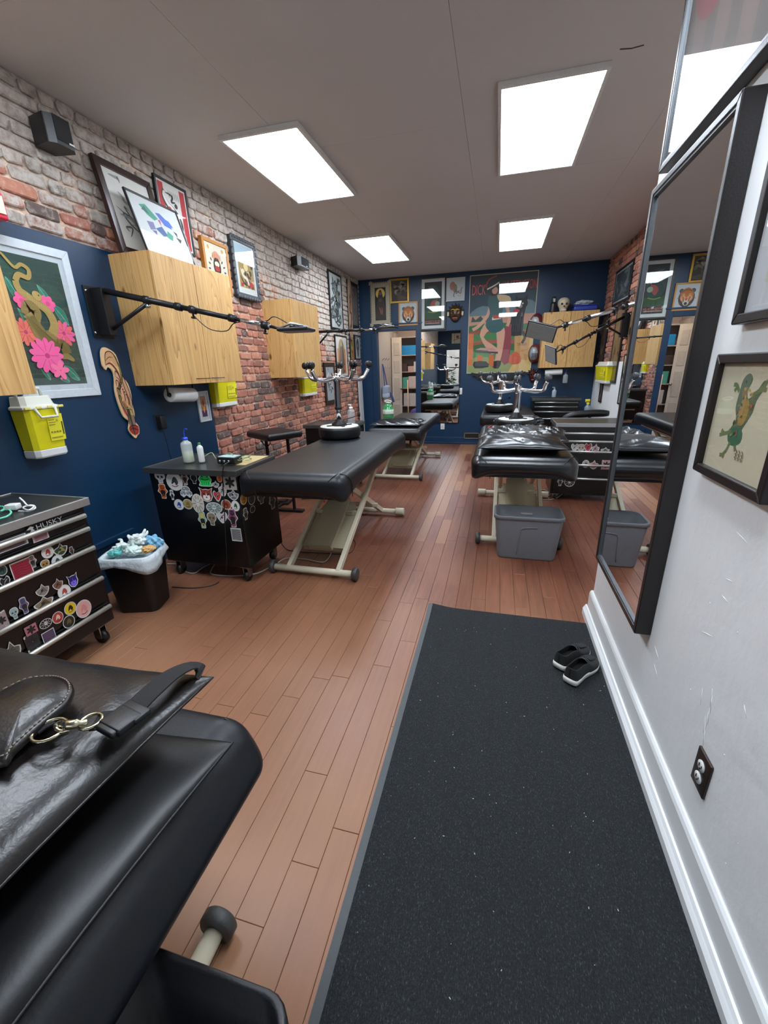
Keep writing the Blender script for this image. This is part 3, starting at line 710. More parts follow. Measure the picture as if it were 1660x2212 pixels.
# ---------------------------------------------------------------- sharps container
def sharps(label, side, val, tl, br, depth=.13, big=False, rz_extra=0.0):
    c, W, H, rz = place(side, val, tl, br)
    c = c - Vector((1, 0, 0)) * depth * (1 if side == 'L' else -1)
    t = thing('sharps_container', label, 'sharps container', c, rz + rz_extra, 'yellow sharps containers hung on the walls')
    ym = mat('translucent_yellow_plastic', 'e0d71a', .3, var=.12, scale=9, spec=.5)
    b = MB(); w0, w1 = W * .44, W * .475; d = depth
    def ring(w, dd, z, r=.02): return [(x * 1., y, z) for x, y in ((-w + r, -dd), (w - r, -dd), (w, -dd + r), (w, 0), (-w, 0), (-w, -dd + r))]
    def loft(mb, rs, mi=0):
        n_ = len(rs[0]); vs = [p for r in rs for p in r]
        mb.add(vs, [tuple(reversed(range(n_))), tuple(range((len(rs) - 1) * n_, len(rs) * n_))] + [(k * n_ + i, k * n_ + (i + 1) % n_, (k + 1) * n_ + (i + 1) % n_, (k + 1) * n_ + i) for k in range(len(rs) - 1) for i in range(n_)], mi)
    zb, zt = -H / 2, H / 2
    loft(b, [ring(w0, d * .8, zb + H * .13), ring(w1, d * .95, zt - H * .24)]); b.build('body', ym, t, bevel=.004)
    q = MB(); loft(q, [ring(w0 * .97, d * .78, zb), ring(w0 * 1.02, d * .83, zb + H * .03), ring(w0 * 1.02, d * .83, zb + H * .13)]); q.build('base', M_WHITEP, t, bevel=.004)
    wl_ = mat('milky_plastic', 'd6d9cc', .35, var=.03)
    q = MB(); loft(q, [ring(W * .5, d, zt - H * .24), ring(W * .5, d, zt - H * .20), ring(W * .44, d * .8, zt - H * .18), ring(W * .40, d * .7, zt - H * .04)])
    q.build('lid', wl_, t, bevel=.004)
    if big:
        q = MB(); q.tube([(-.055, -d - .002, zt - H * .22), (-.045, -d - .018, zt - H * .36), (.045, -d - .018, zt - H * .36), (.055, -d - .002, zt - H * .22)], .007, 8); q.build('handle', wl_, t)
        for k in range(4):
            q = MB(); q.rbox((-.09 + .06 * k, -d, zt - H * .215), (.03, .01, .014), .004, 2); lab(q.build('snap', mat('pale_yellow_plastic', 'd8cf6a', .4), t), 'pale yellow snap on the lid rim')
        q = MB(); q.tube([(-W * .4, -.05, zt - H * .04), (-W * .38, -.06, zt + .025), (W * .2, -.06, zt + .025), (W * .26, -.05, zt - H * .04)], .009, 8); q.build('carry_handle', wl_, t)
    A = Art(W * .42, H * .42, 'e8e030', eps=.0002)
    for k in range(4): A.rect('9a9022', .06, .86 - k * .09, .5 - .05 * (k % 2), .89 - k * .09)
    A.disc('c0b020', .6, .75, .08); A.rect('4a4410', .86, .2, .95, .7)
    for k in range(4): A.rect('8a8022', .08 + k * .18, .3, .2 + k * .18, .36)
    A.rect('9a9022', .06, .1, .8, .14)
    o_ = A.build('warning_label', t, org=None); o_.location = (W * .2, -d * .93, H * -.04); lab(o_, 'yellow warning label with small dark print')
    o_.rotation_euler = (math.atan2(d * .15, H * .63), 0, 0)
    q = MB(); q.box(-W * .3, W * .3, 0, .02, -H * .2, H * .3); q.build('wall_bracket', M_WHITEP, t)
    return t

# ---------------------------------------------------------------- lamp on a telescopic boom
def boom(label, bracket, start, end, lamp_n=(0, 0, -1), wall_dir=(1, 0, 0), lamp=(.28, .16), brace=True, chrome_end=True, seed=0, plate=(.15, .3), lamp_yaw=0.0, r=.017, tube_m=None):
    o0 = Vector(bracket); t = thing('boom_lamp', label, 'lamp', o0)
    s, e = Vector(start) - o0, Vector(end) - o0; wd = Vector(wall_dir)
    side_ = Vector((0, 0, 1)).cross(wd)
    q = MB(); pw, ph = plate
    vs = lambda d0, d1, w_, h0, h1: [wd * a + side_ * b + Vector((0, 0, c)) for a in (d0, d1) for b in (-w_, w_) for c in (h0, h1)]
    F = [(0, 1, 3, 2), (4, 6, 7, 5), (0, 4, 5, 1), (2, 3, 7, 6), (0, 2, 6, 4), (1, 5, 7, 3)]
    q.add(vs(0, .008, pw / 2, -ph, .01), F); q.build('wall_plate', M_BLACKM, t, bevel=.002)
    q = MB(); q.add(vs(.008, .09, pw / 5, -ph + .015, 0), F); q.build('pivot_post', M_BLACKM, t, bevel=.004)
    q = MB()
    for a in (-1, 1):
        for h in (-.02, -ph + .03):
            q.lathe([(.008, 0), (.008, .004), (.004, .007)], n=10, M=Matrix.Translation(wd * .008 + side_ * (a * pw * .42) + Vector((0, 0, h))) @ wd.to_track_quat('Z', 'Y').to_matrix().to_4x4())
    q.build('screw', M_CHROME, t)
    d = e - s; u = d.normalized()
    for k, (a, b, rr, m_) in enumerate(((0, .42, r, tube_m or M_BLACKM), (.42, .72, r * .85, tube_m or M_BLACKM), (.72, .93, r * .68, M_CHROME if chrome_end else M_BLACKM), (.93, 1.0, r * .5, M_BLACKM))):
        q = MB(); q.cyl(s + d * a, s + d * b, rr, n=14); lab(q.build('boom_tube', m_, t), 'black boom section' if m_ is M_BLACKM else 'silver boom section')
    for a in (.24, .42, .5, .72, .9):
        q = MB(); q.cyl(s + d * (a - .015), s + d * (a + .02), r * 1.28, n=14); q.build('collar', M_BLACK, t)
    for a in (.5, .9):
        p = s + d * a; q = MB(); q.cyl(p, p - Vector((0, 0, .045)), .006, n=8); q.tube([p - Vector((0, 0, .045)) - side_ * .018, p - Vector((0, 0, .045)) + side_ * .018], .006, 8); q.build('clamp_knob', M_BLACK, t)
    if brace:
        q = MB(); q.cyl(wd * .06 + Vector((0, 0, -ph + .04)), s + d * .24 - Vector((0, 0, .02)), .012, n=12); q.build('brace', M_BLACKM, t)
        q = MB(); q.cyl(s + d * .24 - Vector((0, 0, .035)) - side_ * .012, s + d * .24 - Vector((0, 0, .035)) + side_ * .012, .012, n=10); q.build('hinge', M_CHROME, t)
    q = MB(); q.tube([s + d * .5 + Vector((0, 0, -.03)), s + d * .58 + Vector((0, 0, -.09)), s + d * .68 + Vector((0, 0, -.08)), s + d * .74 + Vector((0, 0, -.02)), s + d * .9 + Vector((0, 0, .02)), s + d * .96 + Vector((0, 0, .06)), e + u * .05 + Vector((0, 0, .03))], .003, 6, smooth=5); q.build('cable', M_BLACK, t)
    # flat panel lamp
    nrm = Vector(lamp_n).normalized(); a = (u - nrm * u.dot(nrm)).normalized(); a = Matrix.Rotation(lamp_yaw, 3, nrm) @ a; b = nrm.cross(a)
    ML = Matrix.Translation(e + u * lamp[0] * .45) @ Matrix((a, b, nrm)).transposed().to_4x4()
    q = MB(); q.rbox((0, 0, -.012), (lamp[0], lamp[1], .018), .006, 2, M=ML, sm=False); lp = q.build('lamp_head', M_BLACK, t)
    q = MB(); q.box(-lamp[0] / 2 + .01, lamp[0] / 2 - .01, -lamp[1] / 2 + .01, lamp[1] / 2 - .01, -.003, .0, M=ML); q.build('lamp_diffuser', mat('lamp_diffuser_off', '8f9290', .5), lp)
    q = MB()
    for sx in (-1, 1): q.tube([ML @ Vector((-lamp[0] * .5, sx * lamp[1] * .2, -.02)), ML @ Vector((-lamp[0] * .1, sx * lamp[1] * .25, -.045)), ML @ Vector((lamp[0] * .3, sx * lamp[1] * .25, -.03))], .007, 8)
    q.tube([ML @ Vector((-lamp[0] * .1, -lamp[1] * .25, -.045)), ML @ Vector((-lamp[0] * .1, lamp[1] * .25, -.045))], .007, 8)
    q.build('lamp_yoke', M_ALU, lp)
    q = MB()
    for k in range(3): q.rbox(((-.03 + .025 * k), 0, -.03), (.012, .04, .014), .003, 1, M=ML)
    q.build('control_knob', M_BLACK, lp)
    return t

# ---------------------------------------------------------------- tool chests
def tool_chest(label, loc, rot, W, D, H, drawers, casters=True, top_m=None, word=None, group=None, handle_m=None, z0=.12, name='tool_chest', handles=True, word_u=.62):
    """front faces local -Y at y = 0, body reaches +D; drawers = list of (z_low, z_high)"""
    t = thing(name, label, 'tool chest', loc, rot, group)
    q = MB(); q.box(-W / 2, W / 2, .012, D, z0, H - .03); q.build('body', M_CAB, t, bevel=.004)
    q = MB(); q.box(-W / 2 - .01, W / 2 + .01, -.012, D, H - .03, H); q.build('top', mat('dark_steel_top', '4a4a48', .3, .6, var=.1), t, bevel=.003)
    q = MB()
    for a in ((-W / 2 - .016, W / 2 + .016, -.018, -.006), (-W / 2 - .016, W / 2 + .016, D - .004, D + .006)): q.box(*a, H - .034, H + .006)
    for a in ((-W / 2 - .016, -W / 2 - .004), (W / 2 + .004, W / 2 + .016)): q.box(*a, -.006, D - .004, H - .034, H + .006)
    lab(q.build('top_rim', top_m or M_ALU, t, bevel=.003), 'metal rim around the top')
    for a, b in drawers:
        q = MB(); q.box(-W / 2 + .02, W / 2 - .02, 0, .014, a + .004, b - .004); dr = q.build('drawer', M_CAB, t, bevel=.003)
        if handles:
            q = MB(); q.cyl((-W / 2 + .03, -.02, b - .022), (W / 2 - .03, -.02, b - .022), .012, n=14)
            for s_ in (-1, 1): q.cyl((s_ * (W / 2 - .05), -.02, b - .022), (s_ * (W / 2 - .05), .0, b - .022), .006, n=8)
            lab(q.build('handle', handle_m or M_ALU, dr), 'silver bar handle')
    if word:
        A = Art(.17, .03, eps=.0003); A.text('b4b4b2', word, .62, .5, .8, .72)
        A.poly('b4b4b2', [(.0, .55), (.12, .95), (.2, .7), (.16, .5), (.2, .15), (.08, .1), (.12, .45)])
        o_ = A.build('lettering', t); o_.location = (W * (word_u - .5), -.004 + .004, H - .058); lab(o_, 'grey raised maker lettering')
        o_.location.y = -.0015
    if casters:
        for sx in (-1, 1):
            for y in (.06, D - .06):
                c = MB(); x = sx * (W / 2 - .06)
                c.box(x - .035, x + .035, y - .03, y + .03, z0 - .012, z0); c.box(x - .022, x - .016, y - .02, y + .025, .035, z0 - .01); c.box(x + .016, x + .022, y - .02, y + .025, .035, z0 - .01)
                cs = c.build('caster', M_STEEL, t)
                w_ = MB(); w_.cyl((x - .014, y, .038), (x + .014, y, .038), .038, n=18); w_.build('wheel', M_BLACK, cs)
    return t

WHT = 'd2d3cf'
def sticker(root, x, y, wpx, hpx, kind, cols, side='front', val=None, rot=0.0, axis=1, name='sticker', label=None):
    """thin die-cut sticker at a photo pixel, on the plane axis = val"""
    a, b = px(x - wpx / 2, y, axis, val), px(x + wpx / 2, y, axis, val); c, d = px(x, y - hpx / 2, axis, val), px(x, y + hpx / 2, axis, val)
    p = px(x, y, axis, val); W = (b - a); W = abs(W.x) if axis == 1 else abs(W.y); H = abs(c.z - d.z)
    rz = 0.0 if axis == 1 else PI / 2
    M = Matrix.Translation(root.location) @ root.rotation_euler.to_matrix().to_4x4()
    A = Art(W, H, eps=.00012, rough=.45); draw_sticker(A, kind, cols)
    o_ = A.build(name, root); o_.matrix_parent_inverse = Matrix.Identity(4)
    lp = M.inverted() @ p; o_.location = lp; o_.rotation_euler = (0, rot, rz - root.rotation_euler.z) if not rot else (0, rot, rz - root.rotation_euler.z)
    if label: lab(o_, label)
    return o_
def draw_sticker(A, kind, c):
    c0, c1, c2 = (list(c) + ['222222'] * 3)[:3]
    if kind == 'disc':
        A.disc(WHT, .5, .5, .5, .5); A.disc(c0, .5, .5, .44, .44)
        A.poly(c1, [(.3, .35), (.4, .65), (.55, .75), (.68, .6), (.7, .4), (.55, .3), (.5, .45)], 3); A.stroke(c2, .05, [(.3, .28), (.5, .22), (.7, .3)])
    elif kind == 'cat':
        o_ = [(.5, .0), (.2, .12), (.05, .4), (.1, .7), (.0, 1.), (.28, .86), (.5, .9), (.72, .86), (1., 1.), (.9, .7), (.95, .4), (.8, .12)]
        A.poly(WHT, o_); A.poly(c0, [(.5 + (u - .5) * .86, .5 + (v - .5) * .88) for u, v in o_])
        A.poly(c1, [(.5, .1), (.25, .25), (.3, .5), (.46, .45), (.5, .75), (.54, .45), (.7, .5), (.75, .25)], 2)
        A.disc(c2, .33, .55, .06); A.disc(c2, .67, .55, .06); A.disc(c2, .5, .34, .05)
    elif kind == 'skull':
        o_ = [(.3, .0), (.7, .0), (.74, .28), (.95, .45), (1., .75), (.75, .98), (.25, .98), (.0, .75), (.05, .45), (.26, .28)]
        A.poly(WHT, o_, 3); A.poly(c0, [(.5 + (u - .5) * .84, .5 + (v - .5) * .86) for u, v in o_], 3)
        A.disc(c1, .32, .58, .11); A.disc(c1, .68, .58, .11); A.poly(c1, [(.5, .48), (.44, .36), (.56, .36)])
        for u in (.38, .46, .54, .62): A.rect(c2, u - .01, .08, u + .01, .24)
    elif kind == 'flower':
        A.petals(WHT, .5, .5, .98, 7, .8); A.petals(c0, .5, .5, .84, 7, .7); A.disc(c1, .5, .5, .18); A.petals(c2, .5, .5, .4, 6, .5, .4)
    elif kind == 'mushroom':
        for u, v, s_ in ((.5, .65, .34), (.25, .35, .26), (.74, .36, .26)):
            A.disc(WHT, u, v, s_ * 1.08, s_ * .9); A.rect(WHT, u - s_ * .35, v - s_ * 1.1, u + s_ * .35, v); A.disc(c0, u, v + .03, s_ * .9, s_ * .6); A.rect(c1, u - s_ * .2, v - s_, u + s_ * .2, v - .03)
            A.disc(WHT, u - s_ * .3, v + .1, s_ * .14)
    elif kind == 'rect':
        A.rect(WHT, 0, 0, 1, 1); A.rect(c0, .05, .07, .95, .93)
        for k in range(6): A.stroke(c1, .04, [(.12, .15 + k * .13), (.4, .25 + k * .12), (.7, .12 + k * .14), (.9, .2 + k * .12)])
    elif kind == 'oval':
        A.disc(WHT, .5, .5, .5, .5); A.disc(c0, .5, .5, .45, .44)
        for k in range(10):
            a = 2 * PI * k / 10; A.stroke(c1, .03, [(.5 + .15 * math.cos(a), .5 + .15 * math.sin(a)), (.5 + .42 * math.cos(a), .5 + .42 * math.sin(a))], 0)
        A.disc(WHT, .5, .55, .13, .2); A.disc(c2, .45, .57, .03); A.disc(c2, .55, .57, .03)
    elif kind == 'heart':
        o_ = [(.5, .0), (.95, .5), (1., .8), (.78, 1.), (.5, .8), (.22, 1.), (.0, .8), (.05, .5)]
        A.poly(WHT, o_, 3); A.poly(c0, [(.5 + (u - .5) * .82, .52 + (v - .5) * .82) for u, v in o_], 3); A.stroke(c1, .06, [(.3, .3), (.5, .6), (.75, .75)]); A.disc(c2, .5, .5, .08)
    elif kind == 'figure':
        o_ = [(.3, .0), (.7, .02), (.72, .3), (.95, .5), (.8, .7), (.78, .95), (.5, 1.), (.22, .95), (.2, .7), (.04, .48), (.28, .3)]
        A.poly(WHT, o_, 3); A.poly(c0, [(.5 + (u - .5) * .84, .5 + (v - .5) * .9) for u, v in o_], 3)
        A.disc(c1, .5, .76, .2, .14); A.poly(c2, [(.36, .2), (.64, .2), (.7, .55), (.3, .55)], 2); A.disc(c0, .42, .78, .04); A.disc(c0, .58, .78, .04); A.stroke(c1, .06, [(.3, .1), (.5, .3), (.68, .12)])
    elif kind == 'leaf':
        o_ = [(.5, .0), (.85, .2), (1., .6), (.7, .7), (.55, 1.), (.38, .75), (.0, .62), (.12, .25)]
        A.poly(WHT, o_, 2); A.poly(c0, [(.5 + (u - .5) * .85, .5 + (v - .5) * .85) for u, v in o_], 2)
        for k in range(4): A.stroke(c1, .05, [(.2 + .1 * k, .25 + .1 * k), (.5, .4 + .08 * k), (.8 - .05 * k, .3 + .12 * k)])
        A.disc(c2, .45, .5, .09)
    elif kind == 'frog':
        A.poly(WHT, [(.1, .3), (.02, .55), (.15, .8), (.2, 1.), (.5, .95), (.8, 1.), (.86, .8), (.98, .55), (.9, .3), (.98, .05), (.5, .0), (.02, .05)], 3)
        A.poly(c0, [(.15, .3), (.08, .55), (.2, .78), (.25, .93), (.5, .88), (.75, .93), (.8, .78), (.92, .55), (.85, .3), (.9, .1), (.5, .05), (.1, .1)], 3)
        A.stroke(c1, .06, [(.22, .6), (.5, .5), (.78, .6)]); A.disc(c1, .32, .75, .06); A.disc(c1, .68, .75, .06)
        for k in range(4): A.stroke(c1, .03, [(.25 + .15 * k, .12), (.28 + .15 * k, .38)], 0)
# ================================================================ massage tables
T1 = massage_table('massage table with smooth matte black fitted cover, beside the sticker-covered cabinet', (-1.20, 3.13, 0), W=.715, Ln=1.82, zt=.81, th=.15, dx=.0, base=(-.68, .69), seed=2, rnd_r=.06, low=.07)
T2 = massage_table('farthest massage table on the left, near the doorway, with a crumpled shiny pillow', (-1.21, 6.0, 0), W=.68, Ln=1.95, zt=.69, th=.13, dx=.0, base=(-.8, .76), seed=3, cover=M_LEATHER)
T3 = massage_table('massage table with glossy black cushion and two flat pillows, behind the grey tub', (.215, 3.87, 0), W=.71, Ln=1.78, zt=.79, th=.14, dx=.02, base=(-.59, .78), seed=4, cover=M_LEATHER2, low=.09, rnd_r=.065)
T4 = massage_table('massage table at the back right, mostly hidden behind the glossy one', (.17, 6.70, 0), W=.74, Ln=1.5, zt=.76, th=.14, seed=5, cover=M_LEATHER)

for T_, W_, L_, zt_, th_ in ((T1, .715, 1.82, .81, .15), (T3, .71, 1.78, .79, .14)):      # dart seams at the near corners of the covers
    for s_ in (-1, 1):
        a, b = s_ * W_ / 2, -L_ / 2; q = MB()
        q.tube([(a - s_ * .13, b - .004, zt_ - th_ - .015), (a - s_ * .115, b - .008, zt_ - .07), (a - s_ * .075, b + .008, zt_ - .016), (a - s_ * .05, b + .05, zt_ + .001)], .0025, 6, smooth=5)
        q.tube([(a + s_ * .004, b + .14, zt_ - th_ - .015), (a + s_ * .009, b + .12, zt_ - .07), (a - s_ * .006, b + .08, zt_ - .018), (a - s_ * .04, b + .055, zt_ + .001)], .0025, 6, smooth=5)
        q.build('corner_seam', M_BLACK, T_)
# foreground table lies across the room: its end faces the aisle
def fore_table():
    t = thing('massage_table', 'black massage table in the left foreground, its end facing the floor mat', 'massage table', (-.62, .1, 0), 0, 'electric massage tables')
    c = MB(); sf = soft(.004, .0, .87, .46, .08, 9); c.rbox((-.80, .11, .547), (1.74, .92, .16), .05, 4, n=12, fn=lambda p: sf(p) + Vector((max(0, p.x - .3) / .57 * .035 * (1 - p.z / .08), 0, 0))); c.build('cushion', M_COVER, t)
    q = MB(); q.tube([(.035, .548, .62), (.058, .552, .60), (.085, .553, .55), (.105, .553, .49)], .003, 6, smooth=4); q.build('piping', M_BLACK, t)
    q = MB(); q.cyl((0, -.33, .045), (0, .41, .045), .024, n=20); fb = q.build('foot_bar', M_CREAM, t)
    for y in (-.33, .41):
        q = MB(); q.lathe([(.012, 0), (.042, 0), (.047, .006), (.047, .03), (.04, .036), (.01, .036)], n=24, M=Matrix.Translation((0, y, .047)) @ Matrix.Rotation(-PI / 2 if y > 0 else PI / 2, 4, 'X'))
        q.build('wheel', mat('grey_black_rubber', '3a3a39', .5, bump=.1), fb)
    for y in (-.15, .25):
        q = MB(); a = Vector((-.02, y, .05)); b = Vector((-.95, y, .45)); u = Vector((0, .016, 0)); n_ = Vector((.4, 0, .93)) * .022
        q.add([p + s1 * u + s2 * n_ for p in (a, b) for s1 in (-1, 1) for s2 in (-1, 1)], [(0, 1, 3, 2), (4, 6, 7, 5), (0, 4, 5, 1), (2, 3, 7, 6), (0, 2, 6, 4), (1, 5, 7, 3)]); q.build('scissor_arm', M_CREAM, t)
    q = MB(); q.box(-1.4, -.15, -.2, .3, .43, .48); q.build('top_frame', M_CREAM, t)
    q = MB(); q.cyl((-1.2, -.33, .045), (-1.2, .41, .045), .024, n=20); q.build('foot_bar', M_CREAM, t)
    return t
T0 = fore_table()

# cushions on the foreground table
def cushion(label, loc, w, l, h, m, seed, rot=0.0, wr=.006, tilt=None, name='cushion', cat='cushion', seam=True, flat=.5):
    t = thing(name, label, cat, loc, tilt or (0, 0, rot))
    q = MB(); q.pillow((0, 0, 0), w, l, h, seed=seed, wr=wr, n=34, flat=flat); q.build('filling_cover', m, t)
    if seam:
        q = MB(); P = []
        for k in range(4):
            sx, sy = ((-1, -1), (1, -1), (1, 1), (-1, 1))[k]; P.append(Vector((sx * w * .497, sy * l * .497, h / 2 * flat))); ex, ey = ((-1, -1), (1, -1), (1, 1), (-1, 1))[(k + 1) % 4]
            P.append(Vector(((sx + ex) / 2 * w * .5, (sy + ey) / 2 * l * .5, h / 2 * flat)))
        cx = [];
        for i in range(8):
            a, b = P[i], P[(i + 1) % 8]
            for j in range(6):
                f = j / 6; p = a.lerp(b, f); uu, vv = p.x / (w * .5), p.y / (l * .5)
                p = Vector((p.x * (1 - .07 * (1 - min(1, abs(vv)) ** 2) * min(1, abs(uu)) ** 4), p.y * (1 - .07 * (1 - min(1, abs(uu)) ** 2) * min(1, abs(vv)) ** 4), p.z))
                cx.append(p)
        q.tube(cx, .0035, 6, closed=True); q.build('seam_piping', m, t)
    return t
lower = cushion('flat dark cushion lying under the brown leather one on the foreground table', (-.93, .06, .628), .86, 1.02, .10, M_LEATHER, 11, wr=.003)
upper = cushion('brown-black leather cushion with strap and metal clips on the foreground table', (-1.034, .07, .737), .94, 1.10, .13, M_BROWNL, 12, wr=.007)
# webbing strap with buckle, clip and rings, on the leather cushion
def pouch_parts(t):
    o = Vector(t.location); Z = .84
    def P(x, y, z=Z): return px(x, y, 2, z) - o
    def ribbon(pts, wd, th, m, name, z0=Z, k=5, lb=None):
        C = spline([P(*p) for p in pts], k); q = MB(); vs = []; n_ = len(C)
        for i, p in enumerate(C):
            tt = (C[min(i + 1, n_ - 1)] - C[max(i - 1, 0)]).normalized(); s_ = tt.cross(Vector((0, 0, 1))).normalized() * wd / 2; up = s_.cross(tt).normalized() * th
            vs += [p - s_, p + s_, p + s_ + up, p - s_ + up]
        fs = [(3, 2, 1, 0), tuple(4 * (n_ - 1) + j for j in range(4))] + [(4 * i + j, 4 * i + (j + 1) % 4, 4 * i + 4 + (j + 1) % 4, 4 * i + 4 + j) for i in range(n_ - 1) for j in range(4)]
        q.add(vs, fs, 0); o_ = q.build(name, m, t)
        if lb: lab(o_, lb)
        return o_
    web = mat('black_webbing', '0d0d10', .75, bump=.4, bscale=500)
    ribbon([(436, 1455, .776), (412, 1441, .80), (372, 1458, .825), (322, 1500, .84), (282, 1540, .845)], .044, .003, web, 'strap', lb='black webbing strap over the back edge')
    ribbon([(262, 1560, .838), (232, 1557, .838), (205, 1560, .838)], .04, .003, web, 'strap')
    ribbon([(118, 1556, .84), (98, 1566, .84), (78, 1580, .838)], .024, .003, web, 'strap')
    def bx(cx, cy, L_, W_, H_, a, z=Z):
        q = MB(); p = P(cx, cy, z); q.rbox((0, 0, 0), (L_, W_, H_), .004, 2, M=Matrix.Translation(p) @ Matrix.Rotation(a, 4, 'Z')); return q
    a0 = math.atan2(*(lambda d: (d.y, d.x))(P(300, 1530) - P(240, 1575)))
    bk = bx(287, 1538, .032, .058, .012, a0, .846).build('slide_adjuster', M_BLACK, t)
    q = bx(262, 1556, .044, .054, .015, a0, .846); q2 = bx(240, 1572, .026, .046, .012, a0, .846)
    q.v += []; b1 = q.build('buckle', M_BLACK, t); q2.build('buckle_prong', M_BLACK, b1)
    brass = mat('pale_brass', 'cfc7a8', .2, 1.0, var=.05)
    def ring(cx, cy, r, th, sx=1., z=Z):
        p = P(cx, cy, z); q = MB(); q.tube([p + Vector((math.cos(a) * r * sx, math.sin(a) * r, .003)) for a in [2 * PI * k / 20 for k in range(20)]], th, 8, closed=True); return q
    ring(197, 1561, .017, .0028).build('metal_ring', brass, t)
    ring(108, 1580, .024, .003).build('metal_ring', brass, t)
    q = MB(); C = [P(188, 1560, .848), P(172, 1562, .852), P(150, 1566, .854), P(132, 1563, .85), P(122, 1572, .847), P(132, 1580, .845), P(150, 1576, .845)]
    q.tube(C, [.005, .005, .008, .008, .006, .006, .006, .004, .004, .004, .004], 10, smooth=4); lab(q.build('snap_hook', brass, t), 'pale brass snap hook between ring and strap')
    # rounded leather flap
    fl = MB(); OUT = [(0, 1655), (30, 1628), (70, 1590), (110, 1555), (145, 1525), (160, 1497), (155, 1478), (135, 1468), (110, 1466), (60, 1472), (0, 1500), (-90, 1540), (-120, 1640)]
    C = [P(x, y, .842) for x, y in OUT]; C = [Vector(p) for p in spline(C, 4, True)]
    n_ = len(C); cc = sum(C, Vector()) / n_; vs = []
    for s_, dz in ((1, -.004), (1, .004), (.96, .008), (.6, .016), (.2, .022)):
        vs += [cc + (p - cc) * s_ + Vector((0, 0, dz)) for p in C]
    fl.add(vs, [(k * n_ + i, k * n_ + (i + 1) % n_, (k + 1) * n_ + (i + 1) % n_, (k + 1) * n_ + i) for k in range(4) for i in range(n_)] + [tuple(4 * n_ + i for i in range(n_))], 0, True)
    f_ = fl.build('flap', M_BROWNL, t)
    st = MB(); C2 = [cc + (p - cc) * .93 + Vector((0, 0, .0115)) for p in C]
    for i in range(0, n_, 1): st.tube([C2[i], C2[i].lerp(C2[(i + 1) % n_], .6)], .0012, 5)
    lab(st.build('stitching', mat('tan_thread', '8d8072', .6), f_), 'pale stitching along the flap edge')
pouch_parts(upper)

# shiny pillows on the other tables
cushion('upper flat shiny black pillow at the near end of the glossy table', (.20, 3.29, .806), .62, .50, .115, M_LEATHER2, 21, wr=.004, flat=.6)
cushion('lower wrinkled black pillow poking out behind the flat one on the glossy table', (.25, 3.82, .793), .70, .58, .12, M_LEATHER2, 22, rot=-.10, wr=.009)
cushion('crumpled shiny black pillow on the far left table by the green jug', (-1.22, 5.38, .705), .64, .52, .075, M_LEATHER2, 23, wr=.012)

# upturned stools
upturned_stool('upturned stool with black casters standing on the matte black table', (-1.37, 3.60, .815), R=.19, H=.52, rb=.29, rot=.2)
upturned_stool('upturned chrome stool standing on the glossy table behind its pillows', (.20, 4.36, .795), R=.185, H=.38, rb=.27, rot=.5, caster=mat('worn_grey_caster', '55575a', .35, .4))
upturned_stool('upturned chrome stool on the back right table, half hidden by the nearer stool', (.05, 6.35, .768), R=.20, H=.42, rb=.29, rot=.1, caster=mat('worn_grey_caster', '55575a', .35, .4))

# ================================================================ tubs and bins
def tub(label, loc, rot, W, D, H, col, name='tub', taper=.86, handle=True, rough=.42, wall=.004, panel=True, rimw=.012, round_=.05):
    t = thing(name, label, 'bin', loc, rot)
    def ring(w, d, z, r): return [Vector((x, y, z)) for x, y in [(sx * (w / 2 - r) + r * math.cos(a), sy * (d / 2 - r) + r * math.sin(a)) for (sx, sy, a0) in ((1, 1, 0), (-1, 1, PI / 2), (-1, -1, PI), (1, -1, 1.5 * PI)) for a in [a0 + PI / 2 * k / 5 for k in range(6)]]]
    m = mat('tub_' + col, col, rough, bump=.08, bscale=150)
    q = MB(); R = [ring(W * taper * .98, D * taper * .98, 0, round_ * .8), ring(W * taper, D * taper, .012, round_ * .9), ring(W * .985, D * .985, H - .03, round_), ring(W * .985, D * .985, H, round_),
                   ring(W * .97 - wall, D * .97 - wall, H, round_), ring(W * taper - .01, D * taper - .01, .016, round_ * .8)]
    n_ = 24; vs = [p for r in R for p in r]
    q.add(vs, [tuple(reversed(range(n_))), tuple(range(5 * n_, 6 * n_))] + [(k * n_ + i, k * n_ + (i + 1) % n_, (k + 1) * n_ + (i + 1) % n_, (k + 1) * n_ + i) for k in range(5) for i in range(n_)], 0, True)
    q.build('shell', m, t)
    q = MB(); R = [ring(W * .98, D * .98, H - .028, round_), ring(W + rimw, D + rimw, H - .024, round_ + .004), ring(W + rimw, D + rimw, H - .004, round_ + .004), ring(W + rimw * .3, D + rimw * .3, H + .004, round_), ring(W * .965, D * .965, H, round_)]
    vs = [p for r in R for p in r]; q.add(vs, [(k * n_ + i, k * n_ + (i + 1) % n_, (k + 1) * n_ + (i + 1) % n_, (k + 1) * n_ + i) for k in range(4) for i in range(n_)], 0, True)
    q.build('rim', m, t)
    if panel:
        q = MB(); yf = lambda z: -(D / 2) * (taper + (1 - taper) * z / H) - .0015
        q.tube([(-.07, yf(.04), .04), (-.06, yf(H * .5), H * .5), (-.055, yf(H * .68), H * .68), (-.03, yf(H * .75), H * .75), (.06, yf(H * .77), H * .77)], .004, 6, smooth=4); q.build('moulded_rib', m, t)
    if handle:
        for s_ in (1,):
            q = MB(); q.rbox((0, s_ * (D * .470 * (1 if s_ > 0 else 1)), H * .82), (.09, .012, .018), .006, 2); o_ = q.build('grip_hole', mat('grip_light', 'a9a8a4', .5), t); lab(o_, 'pale oval grip opening')
    return t
tub('dark grey plastic storage tub standing empty on the floor before the glossy table', (.285, 3.14, 0), 0.0, .49, .27, .345, '6a6c70')
